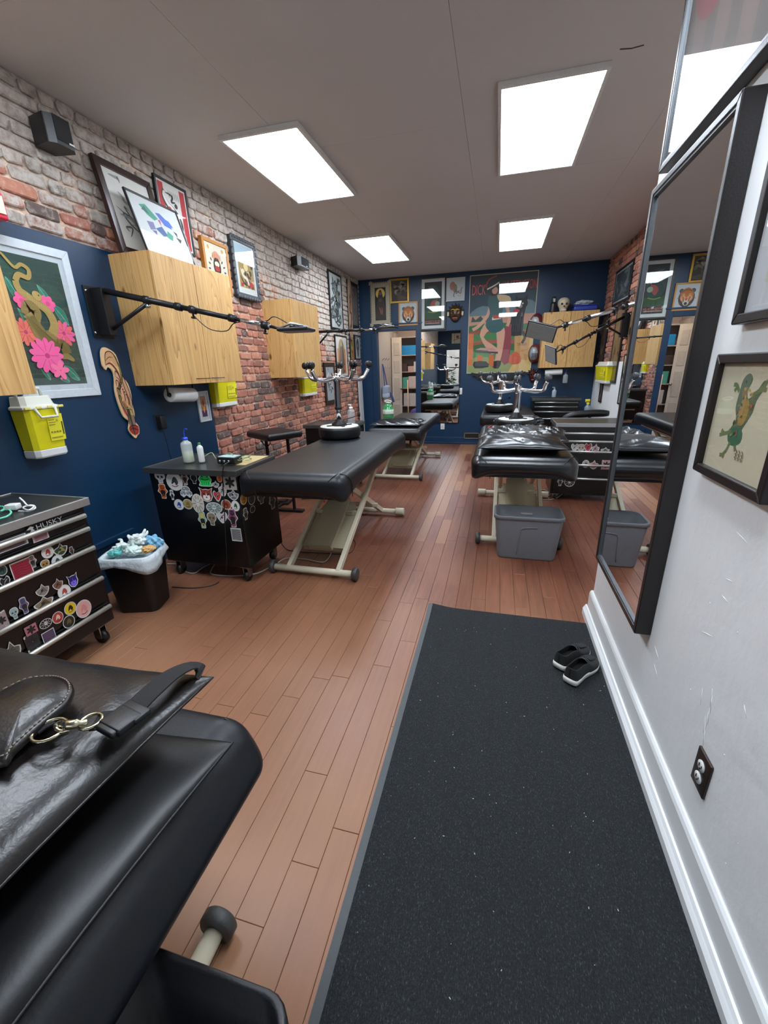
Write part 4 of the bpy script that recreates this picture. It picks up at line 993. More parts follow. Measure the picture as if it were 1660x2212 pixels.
tub('black tub in the bottom foreground, partly cut off by the frame', (-.43, .17, 0), .0, .32, .32, .40, '151518', name='trash_bin', panel=False, handle=False, rimw=.012)
q = MB(); 
tb = [o for o in bpy.data.objects if o.name == 'trash_bin'][0]
A = Art(.16, .04); [A.rect('b9aaa6', .06 + k * .13, .2, .12 + k * .13, .8) for k in range(7)]; A.stroke('b9aaa6', .02, [(.02, .1), (.98, .1)])
o_ = A.build('faded_print', tb); o_.location = (.03, .158, .30); o_.rotation_euler = (0, 0, PI); lab(o_, 'faded pale print')
# trash bin with a liner and rubbish
TB = tub('black trash bin lined with a white bag and filled with gloves, by the blue wall', (-2.12, 1.87, 0), .30, .30, .25, .37, '101113', name='trash_bin', panel=False, handle=False, taper=.82)
def liner(t):
    m = mat('thin_white_bag', 'c3ccd0', .35, var=.1, scale=20, bump=.6, bscale=40)
    W, D, H = .30, .25, .37; q = MB(); n_ = 72; vs = []; r_ = random.Random(5)
    ph = [r_.uniform(0, 6) for _ in range(4)]
    def sq(a, w, d):
        c, s_ = math.cos(a), math.sin(a); k = (abs(c) ** 5 + abs(s_) ** 5) ** (-1 / 5); return c * k * w / 2, s_ * k * d / 2
    prof = ((-.012, -.06), (-.012, -.01), (-.002, .008), (.010, .006), (.013, -.008), (.016, -.022), (.020, -.036))
    for j, (o_, z) in enumerate(prof):
        for i in range(n_):
            a = 2 * PI * i / n_; x, y = sq(a, W + 2 * o_, D + 2 * o_); wv = math.sin(9 * a + ph[0]) * .004 + math.sin(17 * a + ph[1]) * .003
            dz = 0
            if j >= 4: dz = (.016 - max(0, math.cos(a + .7)) ** 3 * .075 - max(0, math.cos(a - 3.7)) ** 4 * .04) * (j - 3) / 3
            f = 1 + wv / .2 * (.3 if j < 4 else 1); vs.append(Vector((x * f, y * f, H + z + dz)))
    q.add(vs, [(k * n_ + i, k * n_ + (i + 1) % n_, (k + 1) * n_ + (i + 1) % n_, (k + 1) * n_ + i) for k in range(len(prof) - 1) for i in range(n_)], 0, True)
    o2 = q.build('bag_liner', m, t); s_ = o2.modifiers.new('thick', 'SOLIDIFY'); s_.thickness = .0015
    q = MB(); q.rbox((0, 0, H - .07), (.25, .2, .05), .02, 3, n=8, fn=soft(.02, 0, .13, .1, .025, 4)); q.build('bag_fill', m, t)
liner(TB)
def crumple(label, p, s, col, seed, name='used_glove', cat='rubbish', flat=.6, fingers=0, rough=.5):
    r_ = random.Random(seed); t = thing(name, label, cat, p)
    bm = bmesh.new(); bmesh.ops.create_icosphere(bm, subdivisions=4, radius=1); ph = [(Vector((r_.uniform(-5, 5), r_.uniform(-5, 5), r_.uniform(-5, 5))), r_.uniform(0, 6)) for _ in range(9)]
    vs = []
    for v in bm.verts:
        n_ = v.co.copy(); d = 1 + sum(abs(math.sin(a.dot(n_) + b)) - .6 for a, b in ph) * .13
        vs.append(Vector((n_.x * d * s[0], n_.y * d * s[1], n_.z * d * s[2])))
    q = MB(); q.add(vs, [tuple(v.index for v in f.verts) for f in bm.faces], 0, False); bm.free()
    m = mat('crumpled_' + col, col, rough, var=.15, scale=25, bump=.5, bscale=60)
    q.build('crumpled_body', m, t)
    for k in range(fingers):
        a = r_.uniform(0, 6.3); q = MB(); q.tube([(math.cos(a) * s[0] * .6, math.sin(a) * s[1] * .6, s[2] * .4), (math.cos(a) * s[0] * 1.2, math.sin(a) * s[1] * 1.2, s[2] * r_.uniform(.6, 1.3)), (math.cos(a + .3) * s[0] * 1.5, math.sin(a + .3) * s[1] * 1.5, s[2] * r_.uniform(.4, 1.5))], [.011, .010, .009, .009, .008, .006, .004], 8, smooth=3)
        q.build('finger', m, t)
    return t
crumple('crumpled white nitrile glove on top of the rubbish in the lined bin', (-2.13, 1.93, .425), (.05, .04, .035), 'dfe6e4', 1, fingers=4)
crumple('white glove lying to the left in the lined bin', (-2.19, 1.86, .40), (.045, .04, .022), 'd8e2de', 2, fingers=3)
crumple('translucent white glove in the middle of the lined bin', (-2.09, 1.85, .39), (.055, .045, .025), 'cfe0db', 6, fingers=3)
crumple('turquoise glove near the left corner of the lined bin', (-2.18, 1.80, .385), (.035, .03, .022), '62b7b0', 3, fingers=2)
crumple('pale blue cloth bunched at the back of the lined bin', (-2.05, 1.97, .40), (.06, .035, .04), '83bfe0', 4, name='cloth')
crumple('tan paper cup half buried in the lined bin', (-2.01, 1.88, .395), (.035, .035, .018), 'd2a566', 5, name='paper_cup', rough=.6)

# ================================================================ tool chests and cabinets
HK = tool_chest('black tool chest with silver handles and stickers, left foreground beside the lined bin', (-1.985, 1.195, 0), PI / 2, .70, .50, .82, [(.70, .765), (.595, .695), (.42, .59), (.25, .415), (.13, .245)], word='HUSKY', group=None, handle_m=mat('knurled_aluminium', 'b5b1a8', .42, .7, var=.2, scale=300), word_u=.70)
H_ST = [(20, 1181 - 5, 90, 26, 'rect', ('8a6f78', '55454f')), (88, 1160, 38, 16, 'rect', ('b9a9b4', '8a2f3a')), (103, 1193, 30, 28, 'disc', ('d8d4cf', 'a1362f')),
        (131, 1187, 34, 30, 'leaf', ('23472f', 'b79a5c')), (155, 1190, 14, 20, 'figure', ('6d5a50', '3b332d')), (124, 1212, 28, 28, 'disc', ('d6d9d8', '3c4548')), (157, 1205, 10, 9, 'disc', ('d9c977', 'a08a3a')),
        (48, 1230, 50, 44, 'rect', ('a02338', '7a1a2b')), (70, 1213, 24, 30, 'figure', ('9b8b84', '5c4c49')), (98, 1220, 22, 24, 'skull', ('a87c45', '3c2a1a')), (4, 1232, 26, 26, 'disc', ('3b5a4e', '1d2b28')), (12, 1259, 26, 30, 'heart', ('1b1c20', 'c8c9c9')),
        (158, 1254, 26, 32, 'cat', ('2a1f6e', '7a63e8', '1d1648')), (139, 1278, 32, 32, 'disc', ('dddad6', 'a8433c')), (125, 1262, 26, 28, 'leaf', ('84584a', '3b241d')), (92, 1275, 34, 30, 'leaf', ('8c8681', '55504d')), (95, 1302, 50, 30, 'leaf', ('8a7558', '4b3c2b')),
        (52, 1308, 28, 40, 'figure', ('6f5c86', '3f4a63')), (31, 1325, 22, 28, 'skull', ('9db0b0', '2e3a3a')), (3, 1340, 30, 46, 'flower', ('a48e8c', '4f3d3c')),
        (181, 1315, 38, 42, 'disc', ('e0a9a2', 'd98f88', '5b4038')), (152, 1314, 30, 30, 'disc', ('e3c21f', '2a2410')), (125, 1334, 28, 28, 'disc', ('b9453c', 'e7c9b9')), (149, 1343, 30, 30, 'disc', ('262118', '6b5a33')),
        (99, 1347, 32, 22, 'oval', ('17181a', 'cfd2cf')), (67, 1360, 30, 22, 'flower', ('b5717c', '6c2f3b')), (106, 1374, 32, 28, 'rect', ('33405c', '8a4a5c')), (70, 1386, 34, 40, 'flower', ('2b2b2e', 'b9a0b4')), (26, 1408, 50, 52, 'leaf', ('5f6354', '2e3a2c'))]
for x, y, w_, h_, k_, c_ in H_ST: sticker(HK, x, y, w_, h_, k_, c_, axis=0, val=-1.981)

SC = tool_chest('black workstation cabinet covered in stickers, at the near end of the matte black table', (-1.915, 2.24, 0), 0.0, .68, .48, .81, [], handles=False, handle_m=M_BLACK, top_m=mat('dark_steel_rim', '5c5c5a', .35, .7), name='workstation_cabinet')
SS = [(346, 1032, 22, 24, 'skull', ('cfcfcd', '26262a')), (377, 1040, 35, 40, 'disc', ('d3d3d0', '3a3e40', 'a0564a')), (399, 1033, 20, 30, 'figure', ('b09487', '5a2f28')), (419, 1035, 15, 20, 'skull', ('2b2d30', '17181a')),
      (443, 1037, 30, 28, 'frog', ('2fe06a', '0c8a3a')), (352, 1061, 24, 32, 'figure', ('d2642a', '8a3a12')), (402, 1062, 26, 28, 'mushroom', ('7f8c90', 'cfd6d6')), (372, 1069, 12, 22, 'figure', ('d9dad8', '6d6d70')),
      (387, 1090, 21, 23, 'disc', ('dcdee4', '2b55a8')), (406, 1089, 21, 22, 'disc', ('a58f5a', '7c6a3e')), (428, 1088, 26, 42, 'oval', ('c9c4b4', '4f4a40', '6e5a3a')), (446, 1069, 30, 32, 'cat', ('8c3a2a', 'e8e2dc', '2a1d1a')),
      (474, 1033, 12, 18, 'disc', ('d6693f', 'a33a1d')), (466, 1046, 15, 16, 'leaf', ('a5a6a6', '3e4042')), (481, 1058, 18, 30, 'leaf', ('b5b6b4', '55585a')), (470, 1072, 18, 24, 'heart', ('b43a3a', '63a99a')), (497, 1042, 27, 32, 'flower', ('a8a29c', 'a33f36')),
      (504, 1069, 24, 24, 'leaf', ('6d7276', 'c0c4c4')), (463, 1097, 35, 24, 'oval', ('9fb0ac', '2f4a48', '1f1f22')), (489, 1090, 22, 22, 'disc', ('a8553a', '6b2a18')), (509, 1093, 18, 23, 'disc', ('dcdcd6', '2a4a3a')),
      (438, 1123, 22, 36, 'figure', ('8fb9a0', 'd6c65a')), (458, 1121, 20, 28, 'skull', ('8b7f68', '4a4234')), (480, 1118, 24, 26, 'heart', ('c8cacc', '9a2f2f')), (503, 1119, 25, 40, 'figure', ('8c4a66', '3a1f3c')), (511, 1155, 22, 28, 'rect', ('8d8f90', '2e2f31'))]
for x, y, w_, h_, k_, c_ in SS: sticker(SC, x, y, w_, h_, k_, c_, axis=1, val=2.2508)
for x, y, w_, h_, k_, c_ in [(527, 1078, 16, 26, 'disc', ('c78a1f', '8a5a12')), (544, 1078, 16, 26, 'disc', ('3c3a3a', '2a2828')), (565, 1076, 17, 26, 'skull', ('57544f', '2a2826')), (589, 1083, 18, 34, 'figure', ('5c4f4a', '322a28')), (531, 1110, 14, 28, 'figure', ('8d857c', '4a423c')), (546, 1100, 12, 16, 'disc', ('2f2d2d', '222020'))]:
    sticker(SC, x, y, w_, h_, k_, c_, axis=0, val=-1.5735)
q = MB(); q.box(-1.80 + .01, -1.60, 2.40, 2.70, .8105, .815); tag(q.build('cork_board', mat('cork_sheet', 'b5a173', .7, var=.2, scale=90)), 'tan paper sheet lying on the sticker-covered cabinet under cords', 'sheet')

WS = tool_chest('dark grey-topped workstation cabinet against the brick wall, beyond the padded arm rest', (-1.875, 4.55, 0), 0.0, .59, .46, .79, [(.6, .74), (.45, .59), (.15, .44)], handles=False, name='workstation_cabinet', top_m=mat('dark_steel_rim', '5c5c5a', .35, .7))
RT = tool_chest('black tool chest with silver handles and stickers, right of the glossy table', (1.02, 4.60, 0), 0.0, .80, .45, .82, [(.67, .745), (.565, .665), (.425, .56), (.28, .42), (.10, .275)], casters=True, top_m=M_STEEL, word='HUSKY', z0=.07, word_u=.80)
RT_ST = [(1242, 967, 16, 18, 'heart', ('b9b9b5', '4a6a5a')), (1256, 969, 18, 20, 'skull', ('b3a79b', '6d4a44')), (1271, 968, 16, 22, 'heart', ('a8404a', '5a1f28')), (1287, 969, 18, 22, 'leaf', ('b09a9a', '6d3a42')), (1308, 972, 20, 12, 'leaf', ('b5a9aa', '5a4a4e')),
         (1266, 1002, 16, 17, 'disc', ('b0aaa6', '6d5a58')), (1283, 1004, 21, 20, 'leaf', ('b5807c', '4a5a66')), (1310, 1004, 20, 20, 'flower', ('b78a8c', '4a2f38')), (1211, 1040, 15, 20, 'figure', ('a59a96', '5a4f50')), (1231, 1041, 23, 21, 'oval', ('222426', 'b5b9b6'))]
for x, y, w_, h_, k_, c_ in RT_ST: sticker(RT, x, y, w_, h_, k_, c_, axis=1, val=4.598)
BT = tool_chest('black tool chest with thin silver handles against the back wall below the pine cabinet', (.95, 7.46, 0), 0.0, .72, .46, .86, [(.76, .82), (.68, .75), (.57, .67), (.42, .56), (.27, .41), (.12, .26)], handle_m=M_STEEL, top_m=mat('dark_steel_rim', '5c5c5a', .35, .7))

# pine wall cabinets
def wall_cabinet(label, side, x_wall, x_front, u0, u1, z0, z1, splits, pull=None, seed=0, seam=True):
    """u runs along the wall; front at x_front; splits = door boundaries in u"""
    ax, rz = PLANES[side]; D = abs(x_front - x_wall); W = u1 - u0; H = z1 - z0
    loc = Vector((x_front, (u0 + u1) / 2, (z0 + z1) / 2)) if ax == 0 else Vector(((u0 + u1) / 2, x_front, (z0 + z1) / 2))
    t = thing('wall_cabinet', label, 'cabinet', loc, rz, 'pine wall cabinets')
    s_ = -1 if side == 'R' else 1; dk = mat('door_gap_brown', '6b4a26', .7)
    q = MB(); q.box(-W / 2 + .005, W / 2 - .005, .022, D, -H / 2 + .003, H / 2 - .003); q.build('carcass', pine(seed + 3), t, bevel=.002)
    for sx in (-1, 1):
        for a, b in (((.022, D * .5 - .0015), (D * .5 + .0015, D)) if seam else ((.022, D),)):
            q = MB(); q.box(sx * W / 2, sx * (W / 2 - .018), a, b, -H / 2, H / 2); q.build('side_panel', pine(seed + (1 if a < .1 else 2)), t, bevel=.001)
    E_ = [u0] + list(splits) + [u1]
    for i in range(len(E_) - 1):
        a, b = E_[i] - (u0 + u1) / 2, E_[i + 1] - (u0 + u1) / 2
        if s_ < 0: a, b = -b, -a
        q = MB(); q.box(a + .003, b - .003, 0, .02, -H / 2, H / 2); dr = q.build('door', pine(seed + i), t, bevel=.0015)
        if pull:
            e_ = b if i % 2 == 0 else a; dd = -1 if i % 2 == 0 else 1; q = MB(); x0 = e_ + dd * .02; x1 = e_ + dd * (.02 + pull)
            q.tube([(x0, 0, -H / 2 + .035), (x0, -.02, -H / 2 + .035), (x1, -.02, -H / 2 + .035), (x1, 0, -H / 2 + .035)], .003, 8); q.build('door_handle', M_BLACKM, dr)
    return t
wall_cabinet('pine wall cabinet cut off by the left photo edge, over the yellow sharps container', 'L', -2.502, -2.15, .75, 1.595, 1.33, 2.13, (1.17,), seed=7)
wall_cabinet('large pine wall cabinet on the navy wall with framed pictures standing on top', 'L', -2.502, -2.18, 2.55, 3.41, 1.33, 2.15, (2.96,), pull=.14, seed=0)
wall_cabinet('pine wall cabinet on the bare brick wall below the second speaker', 'L', -2.53, -2.18, 4.50, 5.22, 1.33, 2.13, (4.83,), seed=20)
wall_cabinet('pine wall cabinet on the back navy wall beside the big poster', 'B', 8.0, 7.65, .66, 1.47, 1.335, 2.165, (1.06,), seed=40, seam=False)
# ================================================================ pictures and things on the left wall
def art_snake(A):
    A.rect('1f3f36', 0, 0, 1, 1)
    for u, v, r in ((.2, .8, .3), (.75, .25, .3), (.7, .7, .25)): A.disc('244a3e', u, v, r)
    for pts in ([(.05, .82), (.18, .74), (.22, .62), (.1, .68), (.04, .76)], [(.1, .6), (.3, .52), (.34, .4), (.18, .46)], [(.52, .8), (.66, .74), (.7, .62), (.58, .68)], [(.7, .66), (.88, .62), (.92, .5), (.78, .54)], [(.4, .12), (.56, .14), (.66, .02), (.5, .04)], [(.62, .16), (.78, .13), (.86, .03), (.7, .06)], [(.2, .2), (.3, .16), (.32, .04), (.22, .1)]):
        A.poly('2f7a63', pts, 4); A.stroke('7cc3ae', .008, [pts[0], ((pts[0][0] + pts[2][0]) / 2, (pts[0][1] + pts[2][1]) / 2 + .01), pts[2]]); A.stroke('5aa48e', .006, pts + [pts[0]], 4)
    def bloom(u, v, s, c1, c2, n=11):
        for k in range(n):
            a = 2 * PI * k / n; A.disc(c1 if k % 2 else c2, u + s * .62 * math.cos(a), v + s * .62 * math.sin(a) * A.w / A.h, s * .46, s * .22 * A.w / A.h, 14, a)
        for k in range(8):
            a = 2 * PI * k / 8 + .3; A.disc(c2 if k % 2 else c1, u + s * .32 * math.cos(a), v + s * .32 * math.sin(a) * A.w / A.h, s * .3, s * .17 * A.w / A.h, 12, a)
        A.disc('c2356e', u, v, s * .16)
        for k in range(8):
            a = 2 * PI * k / 8; A.stroke('b02e62', .006, [(u + s * .2 * math.cos(a), v + s * .2 * math.sin(a) * .7), (u + s * .75 * math.cos(a), v + s * .75 * math.sin(a) * .7)], 0)
    bloom(.78, .43, .2, 'e96a6c', 'f0659f'); bloom(.12, .42, .2, 'e4705f', 'e87a62')
    for u, v in ((.2, .66), (.62, .66)): A.petals('ef5f98', u, v, .13, 6, .8); A.disc('d94a84', u, v, .04)
    sn = 'a9904f'
    A.stroke('8f7d42', .1, [(.62, .22), (.72, .24), (.85, .2)], taper=True)
    A.stroke(sn, (.03, .09), [(.04, .97), (.08, 1 - .02), (.22, .9), (.34, .93), (.44, .9), (.4, .84), (.26, .85), (.18, .8)], 6)
    A.stroke(sn, (.1, .15), [(.18, .8), (.2, .74), (.3, .7), (.42, .66), (.58, .6), (.64, .5), (.56, .42)], 6)
    A.stroke('8d7a43', .2, [(.56, .42), (.46, .36), (.36, .4), (.3, .5), (.36, .58), (.28, .62), (.22, .55)], 6)
    A.stroke('96834a', .17, [(.22, .56), (.34, .46), (.5, .34), (.7, .34), (.74, .26)], 6)
    for k in range(26):
        t_ = k / 25; A.stroke('6d5d30', .006, [(.2 + .4 * t_ - .05, .55 - .2 * t_ + .02), (.2 + .4 * t_ + .04, .55 - .2 * t_ - .03)], 0)
    for k in range(14): A.stroke('c9b273', .006, [(.3 + .024 * k, .7 - .008 * k - .02), (.31 + .024 * k, .7 - .008 * k + .02)], 0)
    A.disc('a9904f', .46, .71, .08, .035, 14, -.6); A.disc('23231c', .49, .715, .012)
    bloom(.36, .24, .27, 'f05a9a', 'e8619b', 13); A.petals('f0729b', .52, .12, .16, 5, .6, -1.2)
    A.disc('e66aa0', .5, .05, .02)
picture('L', -2.49, (-60, 490), (220, 853), 'big white-framed print of a golden snake among pink flowers on green', art_snake, fw=.045, fd=.03, fcol='c9d2d8', mat_w=.03, matcol='c3cdd2', wall=-2.502)

def art_plaque(t, W, H):
    A = Art(W, H, y=-.012, eps=.00008, rough=.5)
    OUT = [(.02, .8), (.0, .84), (.06, .95), (.2, 1.), (.42, .985), (.66, .93), (.72, .8), (.74, .7), (.92, .62), (.97, .5), (.92, .4), (.93, .28), (.86, .2), (.99, .13), (.95, .05), (.85, .03), (.72, .0), (.55, .06), (.5, .12), (.6, .2), (.4, .26), (.3, .4), (.28, .55), (.38, .68), (.36, .76), (.2, .8), (.1, .77)]
    return A, OUT
c, W, H, rz = place('L', -2.49, (210, 750), (303, 944))
t = thing('wooden_cutout', 'cut-out wooden plaque of a hand gripped by a snake on the navy wall', 'wall plaque', c, rz)
A, OUT = art_plaque(t, W, H)
C = [(p.x, p.y) for p in spline([Vector((a, b, 0)) for a, b in OUT], 3, True)]
q = MB(); q.extrude([((u - .5) * W, (v - .5) * H) for u, v in C], 0, .010, M=Matrix(((1, 0, 0, 0), (0, 0, -1, -.0), (0, 1, 0, 0), (0, 0, 0, 1))))
q.build('board', mat('pale_plywood', 'dcb98c', .6), t, bevel=.001)
def sc(pts, k=.88): return [(.55 + (u - .55) * k, .5 + (v - .5) * (.94 if k < 1 else 1)) for u, v in pts]
A.poly('c99a6e', [(.12, .82), (.2, .95), (.45, .95), (.62, .88), (.6, .8), (.4, .86), (.3, .84)], 3)
A.poly('d9a585', [(.42, .7), (.5, .76), (.6, .66), (.62, .5), (.52, .4), (.38, .46), (.34, .58)], 4)
A.poly('d2a07f', [(.66, .72), (.74, .7), (.86, .56), (.9, .42), (.82, .3), (.6, .28), (.5, .34), (.6, .46), (.66, .58)], 4)
A.poly('b9745f', [(.42, .4), (.6, .44), (.68, .36), (.6, .26), (.44, .3)], 4)
A.poly('8d6f66', [(.56, .26), (.86, .26), (.84, .14), (.6, .12)], 2)
A.poly('a82a2c', [(.5, .12), (.62, .155), (.8, .15), (.95, .13), (.92, .06), (.78, .04), (.6, .06)], 2)
A.poly('3a3a22', [(.58, .34), (.64, .2), (.66, .1), (.72, .03), (.74, .12), (.72, .24), (.7, .36)], 3)
for w_, c_, P in ((.1, '3b3a22', [(.55, .92), (.68, .8), (.66, .66), (.46, .58), (.4, .46), (.52, .36), (.76, .34), (.86, .28)]), (.05, '8b8a4c', [(.55, .92), (.68, .8), (.66, .66), (.46, .58), (.4, .46), (.52, .36), (.76, .34), (.86, .28)]),
                  (.06, '7c2a24', [(.1, .82), (.3, .84), (.46, .8), (.58, .72), (.6, .62)]), (.05, '7c2a24', [(.36, .52), (.4, .4), (.55, .28), (.6, .2)]), (.03, '2a1d16', [(.42, .7), (.55, .66), (.5, .56), (.36, .58)]), (.03, '2a1d16', [(.66, .7), (.7, .58), (.78, .46), (.74, .36)]),
                  (.02, '2a1d16', [(.44, .64), (.5, .6), (.46, .54)]), (.02, '2a1d16', [(.38, .5), (.46, .48), (.44, .42)]), (.02, '3d2018', [(.14, .86), (.3, .9), (.48, .9)]), (.02, '3d2018', [(.86, .5), (.8, .4), (.84, .32)])): A.stroke(c_, w_, P, 6, True)
for k in range(5): A.disc('e0b78e', .62 + .05 * k, .4 - .015 * k, .03)
for P in ([(.4, .7), (.46, .76), (.58, .7), (.62, .58)], [(.36, .6), (.4, .66), (.5, .64), (.52, .58)], [(.33, .53), (.37, .58), (.46, .56), (.5, .5)], [(.36, .46), (.4, .5), (.5, .46)], [(.66, .72), (.76, .68), (.86, .56), (.9, .42), (.82, .31)], [(.6, .56), (.62, .46), (.54, .38)], [(.7, .5), (.76, .44), (.72, .38)], [(.62, .3), (.56, .25), (.58, .17)], [(.84, .28), (.86, .22), (.84, .16)], [(.1, .83), (.2, .94), (.42, .96), (.6, .9), (.66, .8)], [(.5, .12), (.62, .15), (.8, .15), (.94, .13)], [(.5, .1), (.7, .12), (.93, .08)]): A.stroke('1f1512', .028, P, 5, True)
for k in range(5): A.disc('7c2a24', .5 + .05 * k, .62 - .03 * k, .03)
for k in range(4): A.stroke('c9a24b', .05, [(.46 + .1 * k, .5 - .06 * k), (.5 + .1 * k, .46 - .06 * k)], 0)
A.build('painted_design', t)

def art_lines(bg, cols, n=10, wd=.03, seed=1, blobs=()):
    def f(A):
        r_ = random.Random(seed); A.rect(bg, 0, 0, 1, 1)
        for c_, u, v, r, ry in blobs: A.disc(c_, u, v, r, ry)
        for k in range(n):
            u, v = r_.uniform(.2, .8), r_.uniform(.12, .88); P = [(u, v)]
            for j in range(3): P.append((min(.92, max(.08, P[-1][0] + r_.uniform(-.28, .28))), min(.93, max(.06, P[-1][1] + r_.uniform(-.14, .14)))))
            A.stroke(cols[k % len(cols)], wd * r_.uniform(.5, 1.6), P, 5, True)
    return f
def art_vehicle(A):
    A.rect('c3c8c8', 0, 0, 1, 1)
    for c_, P in (('2f8f77', [(.18, .85), (.32, .9), (.5, .72), (.4, .66), (.28, .72)]), ('1d5f50', [(.2, .78), (.28, .86), (.34, .74)]), ('6d6f98', [(.22, .6), (.36, .62), (.36, .5), (.24, .46)]), ('3f5fae', [(.48, .82), (.58, .84), (.72, .74), (.76, .62), (.6, .64)]),
                  ('2e63c4', [(.6, .78), (.74, .76), (.8, .66), (.66, .66)]), ('b04a6a', [(.48, .7), (.54, .72), (.52, .6)]), ('32568c', [(.36, .52), (.52, .6), (.6, .46), (.48, .42)]), ('2f8f77', [(.62, .56), (.72, .5), (.66, .38), (.56, .44)]), ('23252a', [(.76, .6), (.84, .58), (.82, .5)]), ('23252a', [(.78, .5), (.9, .48), (.84, .4)]), ('5d4a8c', [(.26, .46), (.36, .48), (.34, .4)]), ('8f2f5a', [(.64, .4), (.72, .36), (.66, .33)])): A.poly(c_, P)
    for k in range(9): A.stroke('a9b8b6', .06, [(.2 + .075 * k, .3), (.24 + .07 * k, .16), (.2 + .075 * k, .08)], 4, True)
def art_red(A):
    A.rect('d4d3cd', 0, 0, 1, 1); A.rect('b3262b', .0, .0, .2, 1); A.rect('b3262b', .8, .0, 1, 1); A.rect('d4d3cd', .8, .0, .88, .03)
    A.stroke('1b1b1d', .2, [(.2, .9), (.16, .78), (.3, .66), (.46, .6), (.62, .5), (.68, .36), (.56, .26), (.62, .14), (.8, .12)], 6, True); A.stroke('dededa', .11, [(.2, .88), (.18, .79), (.3, .68), (.46, .62), (.6, .5), (.66, .36), (.56, .27), (.62, .16)], 6, True)
    A.stroke('1b1b1d', .06, [(.25, .86), (.5, .84), (.44, .74), (.6, .76)], 5, True); A.stroke('1b1b1d', .1, [(.3, .5), (.26, .4), (.46, .34), (.34, .2), (.5, .08)], 6, True)
    for k in range(7): A.stroke('2a2a2c', .025, [(.4 + .05 * k, .3 - .02 * k), (.3 + .09 * k, .06 + .01 * k)], 3, True)
    for k in range(6): A.stroke('2a2a2c', .02, [(.36 + .07 * k, .92), (.4 + .07 * k, .78)], 3, True)
    A.disc('b3262b', .34, .6, .07); A.disc('1b1b1d', .6, .7, .06); A.disc('c9c9c4', .72, .2, .12)
def art_saint(A):
    A.rect('cfc8b4', 0, 0, 1, 1)
    for k in range(16):
        a = 2 * PI * k / 16; A.disc('2b3a35', .5 + .36 * math.cos(a), .44 + .3 * math.sin(a), .05, .022, 10, a)
    A.disc('c8906f', .5, .72, .16); A.disc('241c1c', .5, .52, .17, .2); A.disc('d8ccae', .5, .58, .11, .06); A.disc('a62c28', .5, .48, .12, .06); A.disc('1f1a1a', .5, .38, .1, .05); A.disc('c9a24b', .18, .9, .05); A.disc('c9a24b', .82, .9, .05); A.disc('c9a24b', .85, .1, .05); A.disc('b4502f', .5, .1, .1)
    for k in range(5): A.stroke('b4654a', .02, [(.3 + .1 * k, .68), (.35 + .08 * k, .8)], 3)
def art_comic(A):
    A.rect('c9cdc8', 0, 0, 1, 1); A.rect('a8c0cc', .0, .8, 1, 1); A.rect('9c8650', .1, .1, .92, .78)
    r_ = random.Random(8)
    for k in range(34): A.disc(('d9cfae', '3b352c', 'a87f3a', 'c9b27a', '6d2a26', '2d3336')[k % 6], r_.uniform(.16, .86), r_.uniform(.14, .74), r_.uniform(.04, .1), r_.uniform(.02, .06), 10, r_.uniform(0, 3))
    A.stroke('d8d2be', .09, [(.2, .5), (.3, .36), (.5, .3), (.6, .2), (.8, .22)], 6, True); A.disc('b3202a', .72, .2, .12, .06); A.stroke('1f1d1e', .06, [(.16, .34), (.3, .2), (.5, .16)], 5, True); A.disc('b3202a', .22, .16, .07, .04); A.disc('d9c48c', .5, .56, .12, .09)
# pictures standing on the large cabinet lean back against the bricks
def leaning(cx, cz_bottom, y0, y1, h, lean, label, art, fw, fcol, mat_w=.0, x=-2.35, matcol='dcdcd6', fd=.03):
    W = y1 - y0; t = picture('L', x, (0, 0), (10, 10), label, art, fw=fw, fcol=fcol, mat_w=mat_w, matcol=matcol, size=(W, h), fd=fd, frough=.3)
    t.rotation_euler = (-lean, 0, PI / 2); t.location = (x, (y0 + y1) / 2, cz_bottom + h / 2 * math.cos(lean)); return t
leaning(0, 2.152, 2.555, 3.02, .545, .16, 'dark brown framed picture leaning behind the white print on the cabinet', art_lines('cfcdc6', ['5a5a58', '8d8d8a'], 16, .04, 3), .045, '2a1512', x=-2.425)
leaning(0, 2.152, 2.66, 3.14, .405, .27, 'framed white print with blue and green angular shapes leaning on the cabinet', art_vehicle, .012, '2a2a2c', x=-2.325, fd=.015)
picture('L', -2.49, (331, 372), (424, 555), 'black-framed red and white print with a black serpent high on the brick wall', art_red, fw=.018, fcol='141416', mat_w=.012, matcol='d8d8d2', wall=-2.513)
picture('L', -2.475, (434, 507), (505, 642), 'honey wood framed print of a head wreathed in leaves on the brick wall', art_saint, fw=.028, fcol='b0742c', mat_w=.0, wall=-2.513)
def bumps(t, W, H, m):
    q = MB(); n_ = 9
    for i in range(n_):
        for s_ in (-1, 1):
            q.rbox((s_ * (W / 2 - .004), .004, (i - (n_ - 1) / 2) * H / n_), (.03, .02, H / n_ * .8), .009, 2); q.rbox(((i - (n_ - 1) / 2) * W / n_, .004, s_ * (H / 2 - .004)), (W / n_ * .8, .02, .03), .009, 2)
    q.build('carved_edge', m, t)
picture('L', -2.475, (497, 504), (564, 652), 'ornate grey-framed colourful print on the brick wall', art_comic, fw=.04, fcol='3c4046', mat_w=.012, matcol='ced4d4', wall=-2.513, ornate=bumps)
picture('L', -2.488, (424, 846), (459, 908), 'small white-framed card of an orange flame under the paper towel roll', lambda A: (A.rect('a9743a', 0, 0, 1, 1), A.rect('4a3560', 0, 0, 1, .3), A.disc('c8622c', .5, .55, .22, .38), A.disc('6b2f22', .5, .66, .12, .2), A.disc('e0b070', .5, .35, .1, .16)), fw=.012, fcol='cfd3d6', mat_w=.03, matcol='c7cbce', wall=-2.502)
